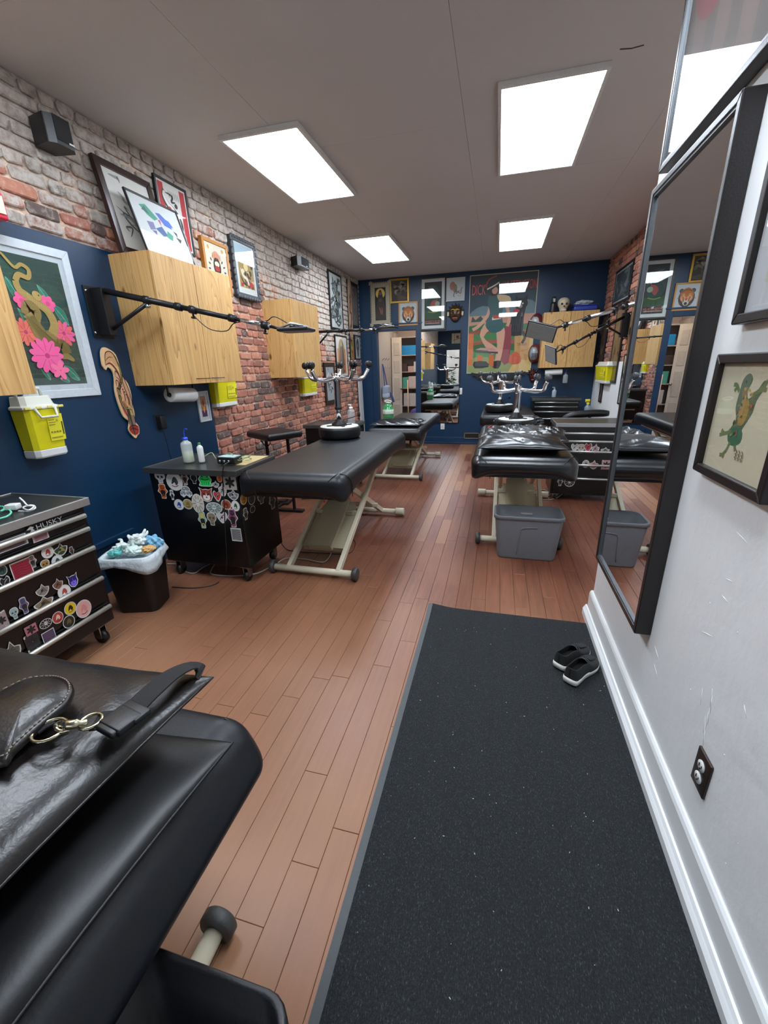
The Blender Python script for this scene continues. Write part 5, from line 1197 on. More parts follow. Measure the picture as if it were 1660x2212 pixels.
picture('L', -2.49, (709, 580), (744, 716), 'tall black-framed silver and black woodcut near the back corner of the brick wall', art_lines('b9bfbf', ['2c3234', '4a5356', '7b8688', '3d5a4a'], 60, .05, 21), fw=.03, fcol='101012', wall=-2.513)
picture('L', -2.49, (751, 603), (777, 712), 'dark-framed brown print at the top of the brick wall in the back corner', art_lines('6d6257', ['5d534a', '7d7165', '4a4038'], 14, .08, 5), fw=.055, fcol='17181c', wall=-2.513)
def art_arch(A):
    A.rect('d9d9d2', 0, 0, 1, 1); A.rect('d68a52', .12, .06, .88, .7); A.poly('9a8f6a', [(.26, .6), (.26, .78), (.36, .9), (.5, .95), (.64, .9), (.74, .78), (.74, .6)], 3); A.poly('5f564e', [(.26, .1), (.26, .5), (.4, .76), (.5, .84), (.6, .76), (.72, .5), (.76, .1)], 3); A.disc('b8a184', .5, .8, .06); A.disc('c96a3a', .72, .22, .08)
picture('L', -2.49, (724, 722), (754, 814), 'black-framed print of a cloaked figure in an arch on orange', art_arch, fw=.02, fcol='121214', wall=-2.513)
picture('L', -2.49, (756, 720), (769, 806), 'narrow black-framed yellow and red print between the arch print and the corner', art_lines('a8744e', ['8fa02c', 'b9b83a', '9c2f28', '7a3a2a', 'c8976a'], 16, .2, 9, (('96a530', .5, .8, .3, .2), ('a5362c', .5, .45, .3, .15))), fw=.02, fcol='101012', wall=-2.513)
picture('L', -2.49, (767, 723), (781, 777), 'small black-framed drawing of a dark insect closest to the back corner', lambda A: (A.rect('b9bcb8', 0, 0, 1, 1), A.disc('2b2d30', .5, .6, .28, .3), A.disc('3d4044', .5, .3, .16, .26), A.disc('b9bcb8', .5, .6, .1, .12), A.stroke('2b2d30', .08, [(.5, .9), (.5, .05)], 0)), fw=.02, fcol='141416', wall=-2.513)
picture('L', -2.49, (700, 783), (729, 870), 'old dark brown framed silvery picture, lowest one on the brick wall', art_lines('9fa8ac', ['7d898f', 'c2c9cb', '5b666b'], 14, .1, 14), fw=.06, fcol='2b221b', wall=-2.513)
# painted skateboard-like deck between frames
c, W, H, rz = place('L', -2.49, (748, 598), (764, 735))
t = thing('painted_deck', 'long narrow deck with tan and black serpent painting hung between two dark frames', 'skateboard deck', c, rz)
q = MB(); out = [((-W / 2) * f, z) for f, z in ()] ; out = []
for k in range(24):
    a = 2 * PI * k / 24; ca_, sa = math.cos(a), math.sin(a); out.append((W * .36 * (abs(ca_) ** .6) * (1 if ca_ > 0 else -1), H / 2 * (abs(sa) ** .7) * (1 if sa > 0 else -1)))
q.extrude(out, -.0, .012, M=Matrix(((1, 0, 0, 0), (0, 0, -1, 0), (0, 1, 0, 0), (0, 0, 0, 1)))); q.build('deck', mat('deck_tan', 'a88a72', .5), t)
A = Art(W * .6, H * .9, y=-.013, eps=.0001); art_lines('a88a72', ['3a2f2b', '7d4a35', 'c9b49c', '51433c'], 22, .16, 31)(A); A.build('painted_design', t)
# white board leaning in the corner by the doorway, red and black mask over it
t = thing('white_board', 'tall narrow white board leaning in the corner left of the doorway', 'board', (-2.40, 7.62, 0), (0, .0, 0))
q = MB(); a = px(783, 822, 0, -2.44); q.add([Vector(p) for p in ((-.07, .0, 0), (-.05, .0, 0), (-.05, .22, 0), (-.07, .22, 0), (-.09, -.0, a.z), (-.07, -.0, a.z), (-.07, .22, a.z), (-.09, .22, a.z))], [(3, 2, 1, 0), (4, 5, 6, 7), (0, 1, 5, 4), (1, 2, 6, 5), (2, 3, 7, 6), (3, 0, 4, 7)]); q.build('panel', mat('pale_board', 'b9c0c2', .5), t, bevel=.003)
q = MB(); q.box(-.096, -.062, -.005, .225, a.z - .0, a.z + .03); lab(q.build('cap', mat('red_cap', '93383a', .5), t), 'red cap at the top')
# speakers
def speaker(label, tl, br, xf):
    c, W, H, rz = place('L', xf, tl, br); t = thing('speaker', label, 'speaker', (LX + .02, c.y, c.z), rz)
    d = xf - LX - .02
    q = MB(); q.extrude([(-W * .36, -.0), (W * .36, -.0), (W / 2, -d * .8), (W * .30, -d), (-W * .30, -d), (-W / 2, -d * .8)], -H / 2, H / 2); q.build('cabinet', M_BLACK, t, bevel=.006)
    q = MB(); q.rbox((0, -d - .001, .01), (W * .58, .006, H * .86), .002, 1); q.build('grille', mat('speaker_cloth', '1c1c1e', .8, bump=.5, bscale=400), t)
    q = MB(); q.box(.02, .05, -d - .006, -d - .003, -H / 2 + .018, -H / 2 + .026); lab(q.build('badge', M_WHITEP, t), 'small white badge')
    q = MB(); q.box(-.02, .02, -.0, .02, -.04, .04); q.build('wall_mount', M_BLACK, t)
    return t
speaker('black speaker high on the brick wall at the upper left, the nearer of the two', (97, 236), (173, 333), -2.36)
speaker('smaller-looking black speaker farther along the brick wall near the ceiling', (645, 551), (673, 585), -2.38)
# red box at the photo's left edge
c, W, H, rz = place('L', -2.38, (-40, 400), (24, 478))
t = thing('red_sign_box', 'red lettered box on the brick wall at the left photo edge', 'box', c, rz)
q = MB(); q.rbox((0, .06, 0), (W, .11, H), .01, 2); q.build('box_body', mat('bright_red', 'd0233a', .4), t)
q = MB(); q.box(-W * .36, W * .36, -.001, .006, -H * .3, H * .35); q.build('face', mat('pale_cream_face', 'e6d9b8', .5), t)
# sharps containers
sharps('large yellow sharps container with white lid and handle under the snake print', 'L', -2.37, (44, 852), (163, 978), depth=.12, big=True)
sharps('yellow sharps container at the right end of the large pine cabinet', 'L', -2.43, (463, 808), (521, 874), depth=.09)
sharps('yellow sharps container under the brick-wall pine cabinet, behind the upturned stool', 'L', -2.43, (655, 806), (691, 852), depth=.09)
for o_ in bpy.data.objects:
    if o_.name.startswith('sharps_container'): o_.location.x += 0.0
# paper towel rolls
def towel_roll(label, a, b, r, m_in=None):
    a, b = Vector(a), Vector(b); t = thing('paper_towel_roll', label, 'paper towel', (a + b) / 2); o = (a + b) / 2; u = (b - a).normalized()
    M = Matrix.Translation(a - o) @ u.to_track_quat('Z', 'Y').to_matrix().to_4x4(); L_ = (b - a).length
    q = MB(); n_ = 28; pr = [(r * .35, 0), (r * .96, 0), (r, .006), (r, L_ - .006), (r * .96, L_), (r * .35, L_), (r * .35, 0)]
    vs = [M @ Vector((R_ * math.cos(2 * PI * k / n_), R_ * math.sin(2 * PI * k / n_), z)) for R_, z in pr for k in range(n_)]
    q.add(vs, [(i * n_ + k, i * n_ + (k + 1) % n_, (i + 1) * n_ + (k + 1) % n_, (i + 1) * n_ + k) for i in range(6) for k in range(n_)], 0, True); q.build('paper', mat('white_paper', 'dfe2e1', .8, bump=.25, bscale=80), t)
    q = MB(); q.cyl(a - o - u * .015, b - o + u * .015, r * .2, n=12); q.build('holder_rod', M_BLACKM, t)
    q = MB(); q.tube([a - o - u * .012, a - o - u * .012 + Vector((0, 0, r + .03))], .006, 8); q.tube([b - o + u * .012, b - o + u * .012 + Vector((0, 0, r + .03))], .006, 8); q.build('holder_arm', M_BLACKM, t)
    return t
towel_roll('white paper towel roll hung under the large pine cabinet on the left', px(366, 853, 0, -2.33), px(417, 853, 0, -2.33), .052)
towel_roll('white paper towel roll under the back pine cabinet', px(1178, 805, 1, 7.74), px(1215, 803, 1, 7.74), .045)
# black strip hung on the bricks beyond the large cabinet
c, W, H, rz = place('L', -2.49, (497, 690), (511, 768))
t = thing('hanging_strap', 'black narrow strap with a pale round tag hanging between the two pine cabinets', 'strap', c, rz)
q = MB(); q.rbox((0, 0, 0), (.05, .015, H), .004, 1, sm=False); q.build('band', M_BLACK, t); q = MB(); q.lathe([(.001, 0), (.016, 0), (.016, .003), (.001, .003)], n=16, M=Matrix.Translation((0, -.009, H * .22)) @ Matrix.Rotation(PI / 2, 4, 'X')); q.build('tag', mat('lilac_tag', 'b3aac8', .5), t)
# power adapter and cords
p = px(349, 912, 0, -2.475)
t = thing('power_adapter', 'black plug-in power adapter on the navy wall with its cord hanging down', 'adapter', p, PI / 2)
q = MB(); q.rbox((0, 0, 0), (.055, .05, .10), .008, 2); q.build('adapter_body', M_BLACK, t)
q = MB(); q.box(-.036, .036, .022, .027, -.06, .06); q.build('wall_plate', mat('dark_outlet_plate', '1d2733', .5), t)
q = MB(); q.tube([(0, 0, -.05), (.005, -.005, -.12), (.02, .0, -.25), (.045, .005, -.33), (.05, .0, -.45)], .0025, 6, smooth=6); q.build('cord', M_BLACK, t)
# booms on the left wall
boom('boom lamp on the navy wall reaching over the matte black table', (-2.50, 2.375, 1.925), (-2.41, 2.375, 1.905), tuple(px(612, 711, 2, 1.64)), wall_dir=(1, 0, 0), lamp=(.19, .16), r=.018, plate=(.15, .29))
boom('boom lamp on the brick wall behind the second pine cabinet, seen from the side', (-2.512, 5.62, 1.91), (-2.43, 5.60, 1.885), tuple(px(825, 711, 1, 5.33)), lamp=(.2, .16), r=.017)
# ================================================================ back wall
def art_icon(A):
    A.rect('22201f', 0, 0, 1, 1); A.disc('d8b95a', .5, .82, .42); A.poly('3a332e', [(.2, .6), (.3, .78), (.4, .9), (.5, .93), (.6, .9), (.7, .78), (.8, .6), (.95, .3), (.95, .05), (.05, .05), (.05, .3)], 3); A.disc('6d5a4c', .5, .82, .14); A.disc('55483f', .48, .62, .16, .06); A.stroke('8c5348', .14, [(.38, .4), (.5, .3), (.55, .18)], 5, True); A.stroke('8c5348', .1, [(.6, .4), (.66, .28), (.62, .16)], 5, True)
def lacy(t, W, H, m):
    q = MB(); n_ = 22
    for i in range(n_):
        for s_ in (-1, 1): q.rbox((s_ * (W / 2 + .004), .006, (i - (n_ - 1) / 2) * (H - .08) / n_), (.03, .012, H / n_ * .62), .005, 1)
    for i in range(9):
        for s_ in (-1, 1): q.rbox(((i - 4) * W / 9.5, .006, s_ * (H / 2 + .004)), (W / 9 * .62, .012, .03), .005, 1)
    for sx in (-1, 1):
        for sz in (-1, 1): q.extrude([(sx * W / 2 + .045 * math.cos(a) * (1 if k % 2 else .6), sz * H / 2 + .045 * math.sin(a) * (1 if k % 2 else .6)) for k, a in enumerate([2 * PI * k / 12 for k in range(12)])], -.004, .006, M=Matrix(((1, 0, 0, 0), (0, 0, -1, 0), (0, 1, 0, 0), (0, 0, 0, 1))))
    q.build('carved_lace_edge', m, t)
picture('B', 7.97, (801, 613), (843, 700), 'icon of a haloed dark figure in a pale lacy carved frame', art_icon, fw=.07, fcol='a59d86', wall=8.0, ornate=lacy, glass=False)
picture('B', 7.97, (842, 603), (884, 653), 'gold-framed dark botanical picture next to the haloed icon', art_lines('2d2923', ['6d6a55', '4a4a38', '8a8570', '55413a'], 16, .12, 41), fw=.03, fcol='b8913f', wall=8.0, metal=.5)
def art_cat(A):
    A.rect('bcc3c6', 0, 0, 1, 1); A.disc('35332c', .5, .45, .36, .38); A.disc('3f5a5e', .24, .74, .1); A.disc('3f5a5e', .76, .74, .1); A.disc('b9713c', .5, .54, .3, .32); A.disc('d8a070', .36, .44, .12); A.disc('d8a070', .64, .44, .12); A.disc('c9c3b5', .5, .26, .14); A.poly('b5523c', [(.42, .42), (.58, .42), (.5, .33)]); A.disc('1d1b18', .5, .22, .07)
    for s_ in (-1, 1): A.disc('e0c070', .5 + s_ * .14, .58, .05); A.disc('1d1b18', .5 + s_ * .14, .58, .02); A.stroke('2a241e', .03, [(.5 + s_ * .1, .3), (.5 + s_ * .16, .5)], 3)
    for k in range(9): A.disc('4a2a1c', .3 + .05 * k, .78 - .004 * (k - 4) ** 2, .02)
    for k in range(8): A.stroke('6d6a60', .02, [(.5 + .3 * math.cos(k * .8), .45 + .3 * math.sin(k * .8)), (.5 + .42 * math.cos(k * .8), .45 + .42 * math.sin(k * .8))], 0)
picture('B', 7.97, (861, 653), (903, 702), 'gold-framed roaring jaguar head on white on the back wall', art_cat, fw=.022, fcol='b9863c', wall=8.0)
def art_lady(A):
    A.rect('1f2d2a', 0, 0, 1, 1); A.disc('2f4a48', .5, .6, .45, .32); A.stroke('6a6476', .06, [(.2, .9), (.5, .84), (.8, .7), (.9, .6)], 6, True); A.disc('15403a', .5, .48, .4, .18); A.poly('9a4a3c', [(.35, .5), (.5, .58), (.7, .6), (.78, .66), (.66, .46), (.5, .38), (.4, .42)], 3); A.disc('8fa08c', .75, .5, .14, .06); A.poly('1d4a2c', [(0, .36), (.3, .3), (.6, .34), (1, .32), (1, .14), (0, .14)], 3); A.stroke('8a9a3c', .04, [(.2, .33), (.5, .3), (.8, .33)], 4)
    A.rect('2a1c18', 0, .1, 1, .15); A.text('b9665a', "MYERS'S RUM", .48, .09, .07, .9); A.rect('cfb9a8', .04, .045, .9, .055)
picture('B', 7.97, (908, 600), (963, 712), 'tall dark-framed poster with white mat and red lettering above the door mirror', art_lady, fw=.028, fcol='2e2a26', mat_w=.05, matcol='c3cccb', wall=8.0)
picture('B', 7.97, (963, 601), (1004, 649), 'small white picture of a reddish octopus above the golden mask', lambda A: (A.rect('b6bdbd', 0, 0, 1, 1), A.disc('a3745f', .36, .66, .16, .2), A.disc('8a7a60', .5, .55, .12, .2), [A.stroke('6d6a60', .05, [(.5, .5), (.5 + .1 * k, .4 - .03 * k), (.42 + .14 * k, .22 + .1 * k), (.5 + .14 * k, .16 + .14 * k)], 5, True) for k in range(4)], A.text('6d6e6c', 'KYO', .74, .2, .05)), fw=.012, fcol='b9bfc0', wall=8.0)
# masks
def mask(label, tl, br, col, col2, seed=1, name='mask', horns=False, ears=True):
    c, W, H, rz = place('B', 7.93, tl, br); t = thing(name, label, 'mask', (c.x, 7.985, c.z), rz)
    bm = bmesh.new(); bmesh.ops.create_uvsphere(bm, u_segments=28, v_segments=20, radius=1); q = MB(); vs = []
    for v in bm.verts:
        x, y, z = v.co; y = -abs(y) if y < 0 else y * .15
        f = 1 - .25 * max(0, -z) ; yy = y * .07
        yy -= .03 * math.exp(-((x / .16) ** 2 + ((z + .05) / .28) ** 2)) + .014 * math.exp(-(((abs(x) - .0) / .6) ** 2 + ((z - .35) / .1) ** 2)) - .02 * math.exp(-(((abs(x) - .38) / .14) ** 2 + ((z - .18) / .1) ** 2)) - .028 * math.exp(-((x / .3) ** 2 + ((z + .52) / .12) ** 2)) + .016 * math.exp(-((x / .4) ** 2 + ((z + .75) / .1) ** 2))
        vs.append((x * W * .40 * f, yy, z * H * .45))
    q.add(vs, [tuple(v.index for v in f.verts) for f in bm.faces], 0, True); bm.free(); q.build('face', mat('mask_' + col, col, .3, .3, var=.4, scale=40), t)
    q = MB(); q.tube([(-W * .26, -.066, H * .17), (-W * .1, -.085, H * .2), (0, -.078, H * .15), (W * .1, -.085, H * .2), (W * .26, -.066, H * .17)], .010, 8, smooth=4); q.build('brow', mat('mask_' + col2, col2, .3, .6), t)
    q = MB(); q.rbox((0, -.07, -H * .24), (W * .3, .02, H * .07), .008, 2); lab(q.build('mouth', mat('mask_mouth', '9a5a52', .4), t), 'open reddish mouth')
    if ears:
        for s_ in (-1, 1): q = MB(); q.rbox((s_ * W * .43, -.01, 0), (W * .12, .03, H * .24), .012, 2); q.build('ear', mat('mask_ear', 'c9bd92', .4), t)
    for s_ in (-1, 1):
        q = MB(); q.lathe([(.001, 0), (.012, 0), (.012, .004), (.001, .007)], n=12, M=Matrix.Translation((s_ * W * .15, -.058, H * .085)) @ Matrix.Rotation(PI / 2, 4, 'X')); q.build('eye', mat('mask_eye', '0d0c0c', .3), t)
    q = MB()
    for k in range(7):
        a = PI * (.12 + .76 * k / 6); q.lathe([(.012, 0), (.016, .03), (.001, .09 if horns else .06)], n=8, M=Matrix.Translation((math.cos(a) * W * .36, -.015, math.sin(a) * H * .36)) @ Matrix.Rotation(PI / 2 - a, 4, 'Y'))
    q.build('crest', mat('mask_crest', '2a2422', .5), t)
    return t
mask('brown and gold carved mask with white ears under the octopus picture', (966, 657), (1001, 697), '4a3526', 'c9a23c')
mask('dark red carved mask between poster and back cabinet, the lower small one', (1143, 797), (1160, 828), '4d1f20', '6a2a28', ears=False)
# round helmet-like mask pair beside the poster
for tl, br, lb, c1 in (((1146, 676), (1174, 722), 'white and red rounded mask partly behind the boom lamp beside the poster', 'b4b8b8'), ((1144, 742), (1170, 785), 'silver and red mask under the boom lamp beside the poster', '8b9296')):
    c, W, H, rz = place('B', 7.9, tl, br); t = thing('wall_mask', lb, 'mask', (c.x, 7.985, c.z))
    q = MB(); q.lathe([(.001, .10), (W * .2, .097), (W * .36, .08), (W * .46, .045), (W * .5, 0), (W * .48, -.01)], n=28, sy=H / W, M=Matrix.Rotation(PI / 2, 4, 'X')); q.build('shell', mat('mask_red', '5a2428', .35), t)
    q = MB(); q.lathe([(.001, .116), (W * .16, .112), (W * .30, .09), (W * .38, .06)], n=28, sy=H / W, M=Matrix.Translation((-W * .08, 0, 0)) @ Matrix.Rotation(PI / 2, 4, 'X')); q.build('visor', mat('mask_' + c1, c1, .35, .2, var=.4, scale=30), t)
    q = MB()
    for k in range(4): q.box(-W * .25 + k * W * .12, -W * .2 + k * W * .12, -.118, -.10, -H * .2, H * .02)
    q.build('vent_slot', M_BLACK, t)
# big poster: girl with a cat, red lettering, no frame but a thin edge
def art_panto(A):
    A.rect('23404e', 0, 0, 1, 1); A.rect('1d3640', 0, .82, 1, 1); A.poly('5c7880', [(0, .62), (.2, .7), (.5, .66), (.8, .74), (1, .7), (1, .56), (0, .54)], 3)
    A.rect('b98a72', 0, .5, 1, .6); A.poly('2f4a46', [(.05, .6), (.1, .56), (.18, .6), (.24, .55), (.3, .58), (.3, .54), (.03, .54)])
    for k, (v, c_) in enumerate(((.5, '356a3e'), (.44, '8a4a3a'), (.4, '3f7a46'), (.33, '9a5540'), (.29, '2f6238'), (.22, '4b8550'))): A.poly(c_, [(0, v), (.5, v + .02), (1, v - .02), (1, v - .09), (.5, v - .08), (0, v - .09)], 2)
    A.rect('5c7a42', 0, 0, 1, .14); A.poly('86935a', [(0, .14), (.3, .17), (.6, .1), (.9, .12), (1, .0), (0, .0)], 2); A.rect('c8703c', .0, .08, .08, .42); A.poly('c9ab6a', [(.78, .38), (1, .36), (1, 0), (.66, 0), (.76, .14)])
    A.text('cf5a58', 'DICK', .135, .86, .10, .21); A.text('b9453f', 'WHITTINGTON', .745, .885, .09, .5)
    # crate and cat
    A.poly('b98f55', [(.72, .38), (.96, .36), (.94, .12), (.74, .14)]); A.text('5d3b22', 'TURN AGAIN', .84, .29, .03, .15)
    A.poly('17191b', [(.64, .42), (.66, .6), (.72, .66), (.7, .74), (.74, .72), (.8, .73), (.86, .75), (.86, .66), (.84, .56), (.84, .4), (.78, .38), (.68, .38)], 3); A.poly('17191b', [(.7, .73), (.69, .79), (.75, .75)]); A.poly('17191b', [(.82, .75), (.88, .79), (.87, .71)]); A.disc('17191b', .785, .70, .10, .055); A.disc('8a8a80', .775, .675, .035, .018); [A.stroke('3c4248', .008, [(.66 + .03 * k, .42), (.67 + .03 * k, .55)], 0) for k in range(6)]; A.disc('d8d8d0', .76, .7, .012); A.disc('d8d8d0', .81, .7, .012); A.stroke('17191b', .04, [(.84, .42), (.88, .36), (.84, .3)], 4); A.disc('b0303a', .72, .63, .05, .02)
    # seated girl
    sk = 'c99a80'
    A.poly('8a3a42', [(.54, .42), (.66, .5), (.66, .1), (.52, .14)], 2)
    A.poly(sk, [(.28, .54), (.4, .56), (.42, .5), (.24, .38), (.46, .26), (.42, .2), (.34, .22), (.18, .4)], 3); A.poly(sk, [(.44, .46), (.56, .46), (.56, .3), (.52, .12), (.44, .1), (.46, .28)], 3); A.poly('1b1c1e', [(.42, .12), (.54, .12), (.5, .04), (.4, .06)], 2)
    A.stroke(sk, .05, [(.32, .78), (.3, .62), (.16, .5), (.06, .46)], 5); A.stroke(sk, .045, [(.46, .76), (.56, .7), (.62, .56), (.6, .48)], 5)
    A.poly('2f5a5c', [(.3, .8), (.4, .83), (.5, .78), (.52, .66), (.5, .6), (.54, .46), (.38, .42), (.26, .5), (.32, .62), (.28, .72)], 3); A.poly('d8ccb0', [(.36, .58), (.5, .58), (.5, .56), (.36, .55)]); A.poly('a8423a', [(.36, .6), (.52, .6), (.5, .565), (.38, .565)])
    A.poly('c9b48c', [(.42, .8), (.6, .78), (.62, .72), (.48, .72)], 3)
    A.disc('3a2420', .36, .84, .07, .05); A.disc(sk, .38, .845, .045, .036); A.poly('1d3a3a', [(.24, .86), (.34, .93), (.44, .97), (.46, .9), (.38, .875), (.3, .84)], 3); A.stroke('d8d0bc', .02, [(.26, .86), (.36, .89), (.44, .92)], 4); A.stroke('a83a3e', .02, [(.24, .88), (.28, .95), (.4, .985)], 4)
    A.poly('c45a3a', [(.66, .14), (.7, .2), (.78, .21), (.84, .16), (.84, .1), (.76, .08), (.68, .09)], 3)
    A.poly('4a3a4a', [(.12, .24), (.48, .22), (.48, .2), (.12, .22)]); A.poly('b98880', [(.12, .25), (.46, .23), (.4, .26), (.2, .27)]); A.poly('c4682f', [(.16, .2), (.24, .18), (.22, .08), (.14, .1)]); A.poly('c4682f', [(.34, .2), (.42, .18), (.42, .06), (.34, .08)]); A.poly('2a2e30', [(.1, .12), (.3, .12), (.34, .06), (.12, .05)], 2)
picture('B', 7.985, (1016, 595), (1147, 804), 'huge poster of a girl in green with a black cat and red title lettering', art_panto, fw=.012, fcol='b5ae98', mat_w=.0, wall=8.0)
# bat wing carving under the poster
c, W, H, rz = place('B', 7.96, (1018, 805), (1134, 832)); t = thing('bat_carving', 'black spread bat wing carving under the big poster', 'wall carving', c)
for s_ in (-1, 1):
    q = MB(); O_ = [(.0, .1), (.08, .42), (.14, .25), (.3, .38), (.5, .5), (.47, .2), (.42, .28), (.36, .0), (.3, .1), (.22, -.22), (.16, -.05), (.08, -.4), (.0, -.5)]
    q.extrude([(s_ * u * W, v * H) for u, v in (O_ if s_ > 0 else O_)], -.0, .012, M=Matrix(((1, 0, 0, 0), (0, 0, -1, 0), (0, 1, 0, 0), (0, 0, 0, 1)))); q.build('wing', mat('black_iron', '101114', .5), t)
q = MB(); q.rbox((0, -.01, 0), (.07, .04, H * .8), .02, 3); q.build('body', mat('black_iron', '101114', .5), t)
# door mirror on the back wall
c, W, H, rz = place('B', 7.975, (909, 716), (991, 914)); t = thing('wall_mirror', 'tall frameless-looking mirror with thin black edge beside the doorway', 'mirror', c)
q = MB(); q.box(-W / 2, W / 2, .004, .02, -H / 2, H / 2); q.build('backing', M_BLACK, t); q = MB(); q.box(-W / 2 + .012, W / 2 - .012, .001, .005, -H / 2 + .012, H / 2 - .012); q.build('mirror_glass', M_MIRROR, t)
# switch plate, outlet, floor vent
for tl, br, nm, lb in (((990, 837), (999, 853), 'switch_plate', 'white switch plate right of the door mirror'), ((952, 915), (961, 927), 'wall_outlet', 'white outlet plate under the door mirror')):
    c, W, H, rz = place('B', 7.99, tl, br); t = thing(nm, lb, 'outlet', c); q = MB(); q.rbox((0, .004, 0), (.075, .008, .115), .003, 1); q.build('plate', M_WHITEP, t)
    q = MB(); q.rbox((0, -.001, 0), (.02, .006, .04), .002, 1); q.build('toggle', mat('ivory_toggle', 'c9b9ad', .4), t)
c, W, H, rz = place('B', 7.97, (1003, 935), (1036, 948)); t = thing('air_vent', 'dark wall vent with brass-coloured rim low on the back wall', 'vent', c)
q = MB()
for a in ((-W / 2, W / 2, -H / 2, -H / 2 + .014), (-W / 2, W / 2, H / 2 - .014, H / 2), (-W / 2, -W / 2 + .014, -H / 2, H / 2), (W / 2 - .014, W / 2, -H / 2, H / 2)): q.box(a[0], a[1], 0, .028, a[2], a[3])
q.build('rim', mat('vent_brass', '8d8672', .4, .5), t); q = MB(); q.box(-W / 2, W / 2, .018, .028, -H / 2, H / 2); q.build('backing', M_BLACK, t)
for k in range(4): q = MB(); q.box(-W / 2 + .014, W / 2 - .014, .008, .012, -H / 2 + .02 + k * .022, -H / 2 + .03 + k * .022); q.build('slat', mat('vent_dark', '2b2b28', .5), t)
# things on top of the back cabinet
q0 = px(1190, 662, 1, 7.8)
t = thing('figurine', 'small dark figurine with pale face on the left end of the back cabinet', 'figurine', (.80, 7.80, 2.167))
q = MB(); q.lathe([(.05, 0), (.055, .02), (.045, .08), (.05, .13), (.03, .16)], n=18); q.build('bust', M_BLACK, t); q = MB(); q.rbox((0, 0, .19), (.075, .08, .1), .035, 3); q.build('head', mat('dark_glaze', '23282c', .3), t); q = MB(); q.rbox((.005, -.036, .18), (.03, .012, .05), .005, 2); lab(q.build('face', mat('pale_face', 'a9aaa2', .5), t), 'pale face')
t = thing('skull_ornament', 'ivory skull-like head on the back cabinet', 'skull', (.95, 7.79, 2.167))
q = MB(); q.lathe([(.045, 0), (.055, .03), (.06, .06), (.085, .10), (.092, .14), (.08, .18), (.05, .205), (.01, .215)], n=26, sy=1.1); q.build('cranium', mat('ivory_bone', 'c3b69b', .5, bump=.3, bscale=40), t)
for s_ in (-1, 1): q = MB(); q.rbox((s_ * .033, -.088, .115), (.034, .02, .03), .009, 2); q.build('eye_socket', mat('bone_shadow', '3d3025', .8), t)
q = MB(); q.rbox((0, -.092, .08), (.018, .012, .022), .004, 1); q.build('nose_opening', mat('bone_shadow', '3d3025', .8), t)
q = MB()
for k in range(6): q.box(-.035 + k * .012, -.026 + k * .012, -.064, -.056, .02, .045)
q.build('teeth', mat('tooth', 'd9cfb5', .4), t)
t = thing('blue_container', 'blue plastic tray with papers on the right part of the back cabinet', 'container', (1.27, 7.82, 2.167))
q = MB(); q.rbox((0, 0, .04), (.34, .24, .07), .02, 3); q.build('tray', mat('royal_blue_plastic', '2b3f9a', .4), t); q = MB(); q.rbox((.0, .0, .078), (.36, .26, .012), .005, 1); q.build('tray_rim', mat('royal_blue_plastic', '2b3f9a', .4), t)
crumple('crumpled white paper in the blue tray on the back cabinet', (1.25, 7.80, 2.29), (.12, .07, .035), 'b5b9bf', 17, name='paper')
# small bottles
def bottle(label, p, r, h, col, capcol, fill=None, spout=False, pump=False, spray=False, hang=False, name='bottle', alpha=.6):
    t = thing(name, label, 'bottle', p)
    body = glassy('bottle_' + col, col, .25, alpha)
    q = MB(); q.lathe([(r * .92, 0), (r, .006), (r, h * .66), (r * .9, h * .74), (r * .45, h * .8), (r * .4, h * .86)], n=24); q.build('bottle_body', body, t)
    if fill: q = MB(); q.lathe([(r * .86, .004), (r * .93, .008), (r * .93, h * fill[1]), (r * .5, h * fill[1] + .001)], n=24); lab(q.build('liquid', mat('liquid_' + fill[0], fill[0], .2), t), 'pale liquid inside')
    cm = mat('cap_' + capcol, capcol, .4)
    q = MB(); q.lathe([(r * .48, h * .84), (r * .5, h * .85), (r * .46, h * .93), (r * .2, h * .94)], n=18); cp = q.build('cap', cm, t)
    if spout: q = MB(); q.tube([(0, 0, h * .93), (0, 0, h * 1.12), (.012, 0, h * 1.24), (.03, 0, h * 1.22)], .0035, 8, smooth=4); q.build('spout', cm, cp)
    if pump: q = MB(); q.cyl((0, 0, h * .93), (0, 0, h * 1.06), .004, n=8); q.tube([(.006, 0, h * 1.06), (-.035, 0, h * 1.05)], .006, 8); q.build('pump_head', cm, cp)
    if spray: q = MB(); q.rbox((-.01, 0, h * 1.04), (.07, .024, .04), .008, 2); q.tube([(-.03, 0, h * 1.0), (-.035, 0, h * .93)], .004, 6); q.build('trigger_head', cm, cp)
    return t
BZ = .817
p = px(409, 998, 2, BZ); bottle('translucent squeeze bottle with blue spout on the sticker-covered cabinet', p, .037, .185, 'c9d2d0', '2046c0', fill=('d3d6a6', .4), spout=True, alpha=.55)
p = px(437, 998, 2, BZ); bottle('white spray bottle with green cap on the sticker-covered cabinet', p, .021, .145, 'dde0de', '1f6e3f', spray=False, alpha=.95)
p = px(760, 914, 2, .797); bottle('clear pump bottle on the workstation by the brick wall', p, .045, .2, 'ccd6d6', 'e6e8e6', pump=True, alpha=.35)
p = px(1195, 858, 2, .867); bottle('pale lotion pump bottle on the back tool chest', (.93, 7.66, .867), .035, .15, 'a9b4bf', 'a9b4bf', pump=True, alpha=.9)
p = px(1222, 817, 1, 7.70); bottle('clear bottle with blue cap hung below the back cabinet', (p.x, 7.70, 1.09), .04, .17, 'a9b2b6', '3a46a0', spout=True, alpha=.5)
q = MB(); o_ = [x for x in bpy.data.objects if x.name.startswith('bottle')][-1]
p = px(1253, 902, 1, 7.2)
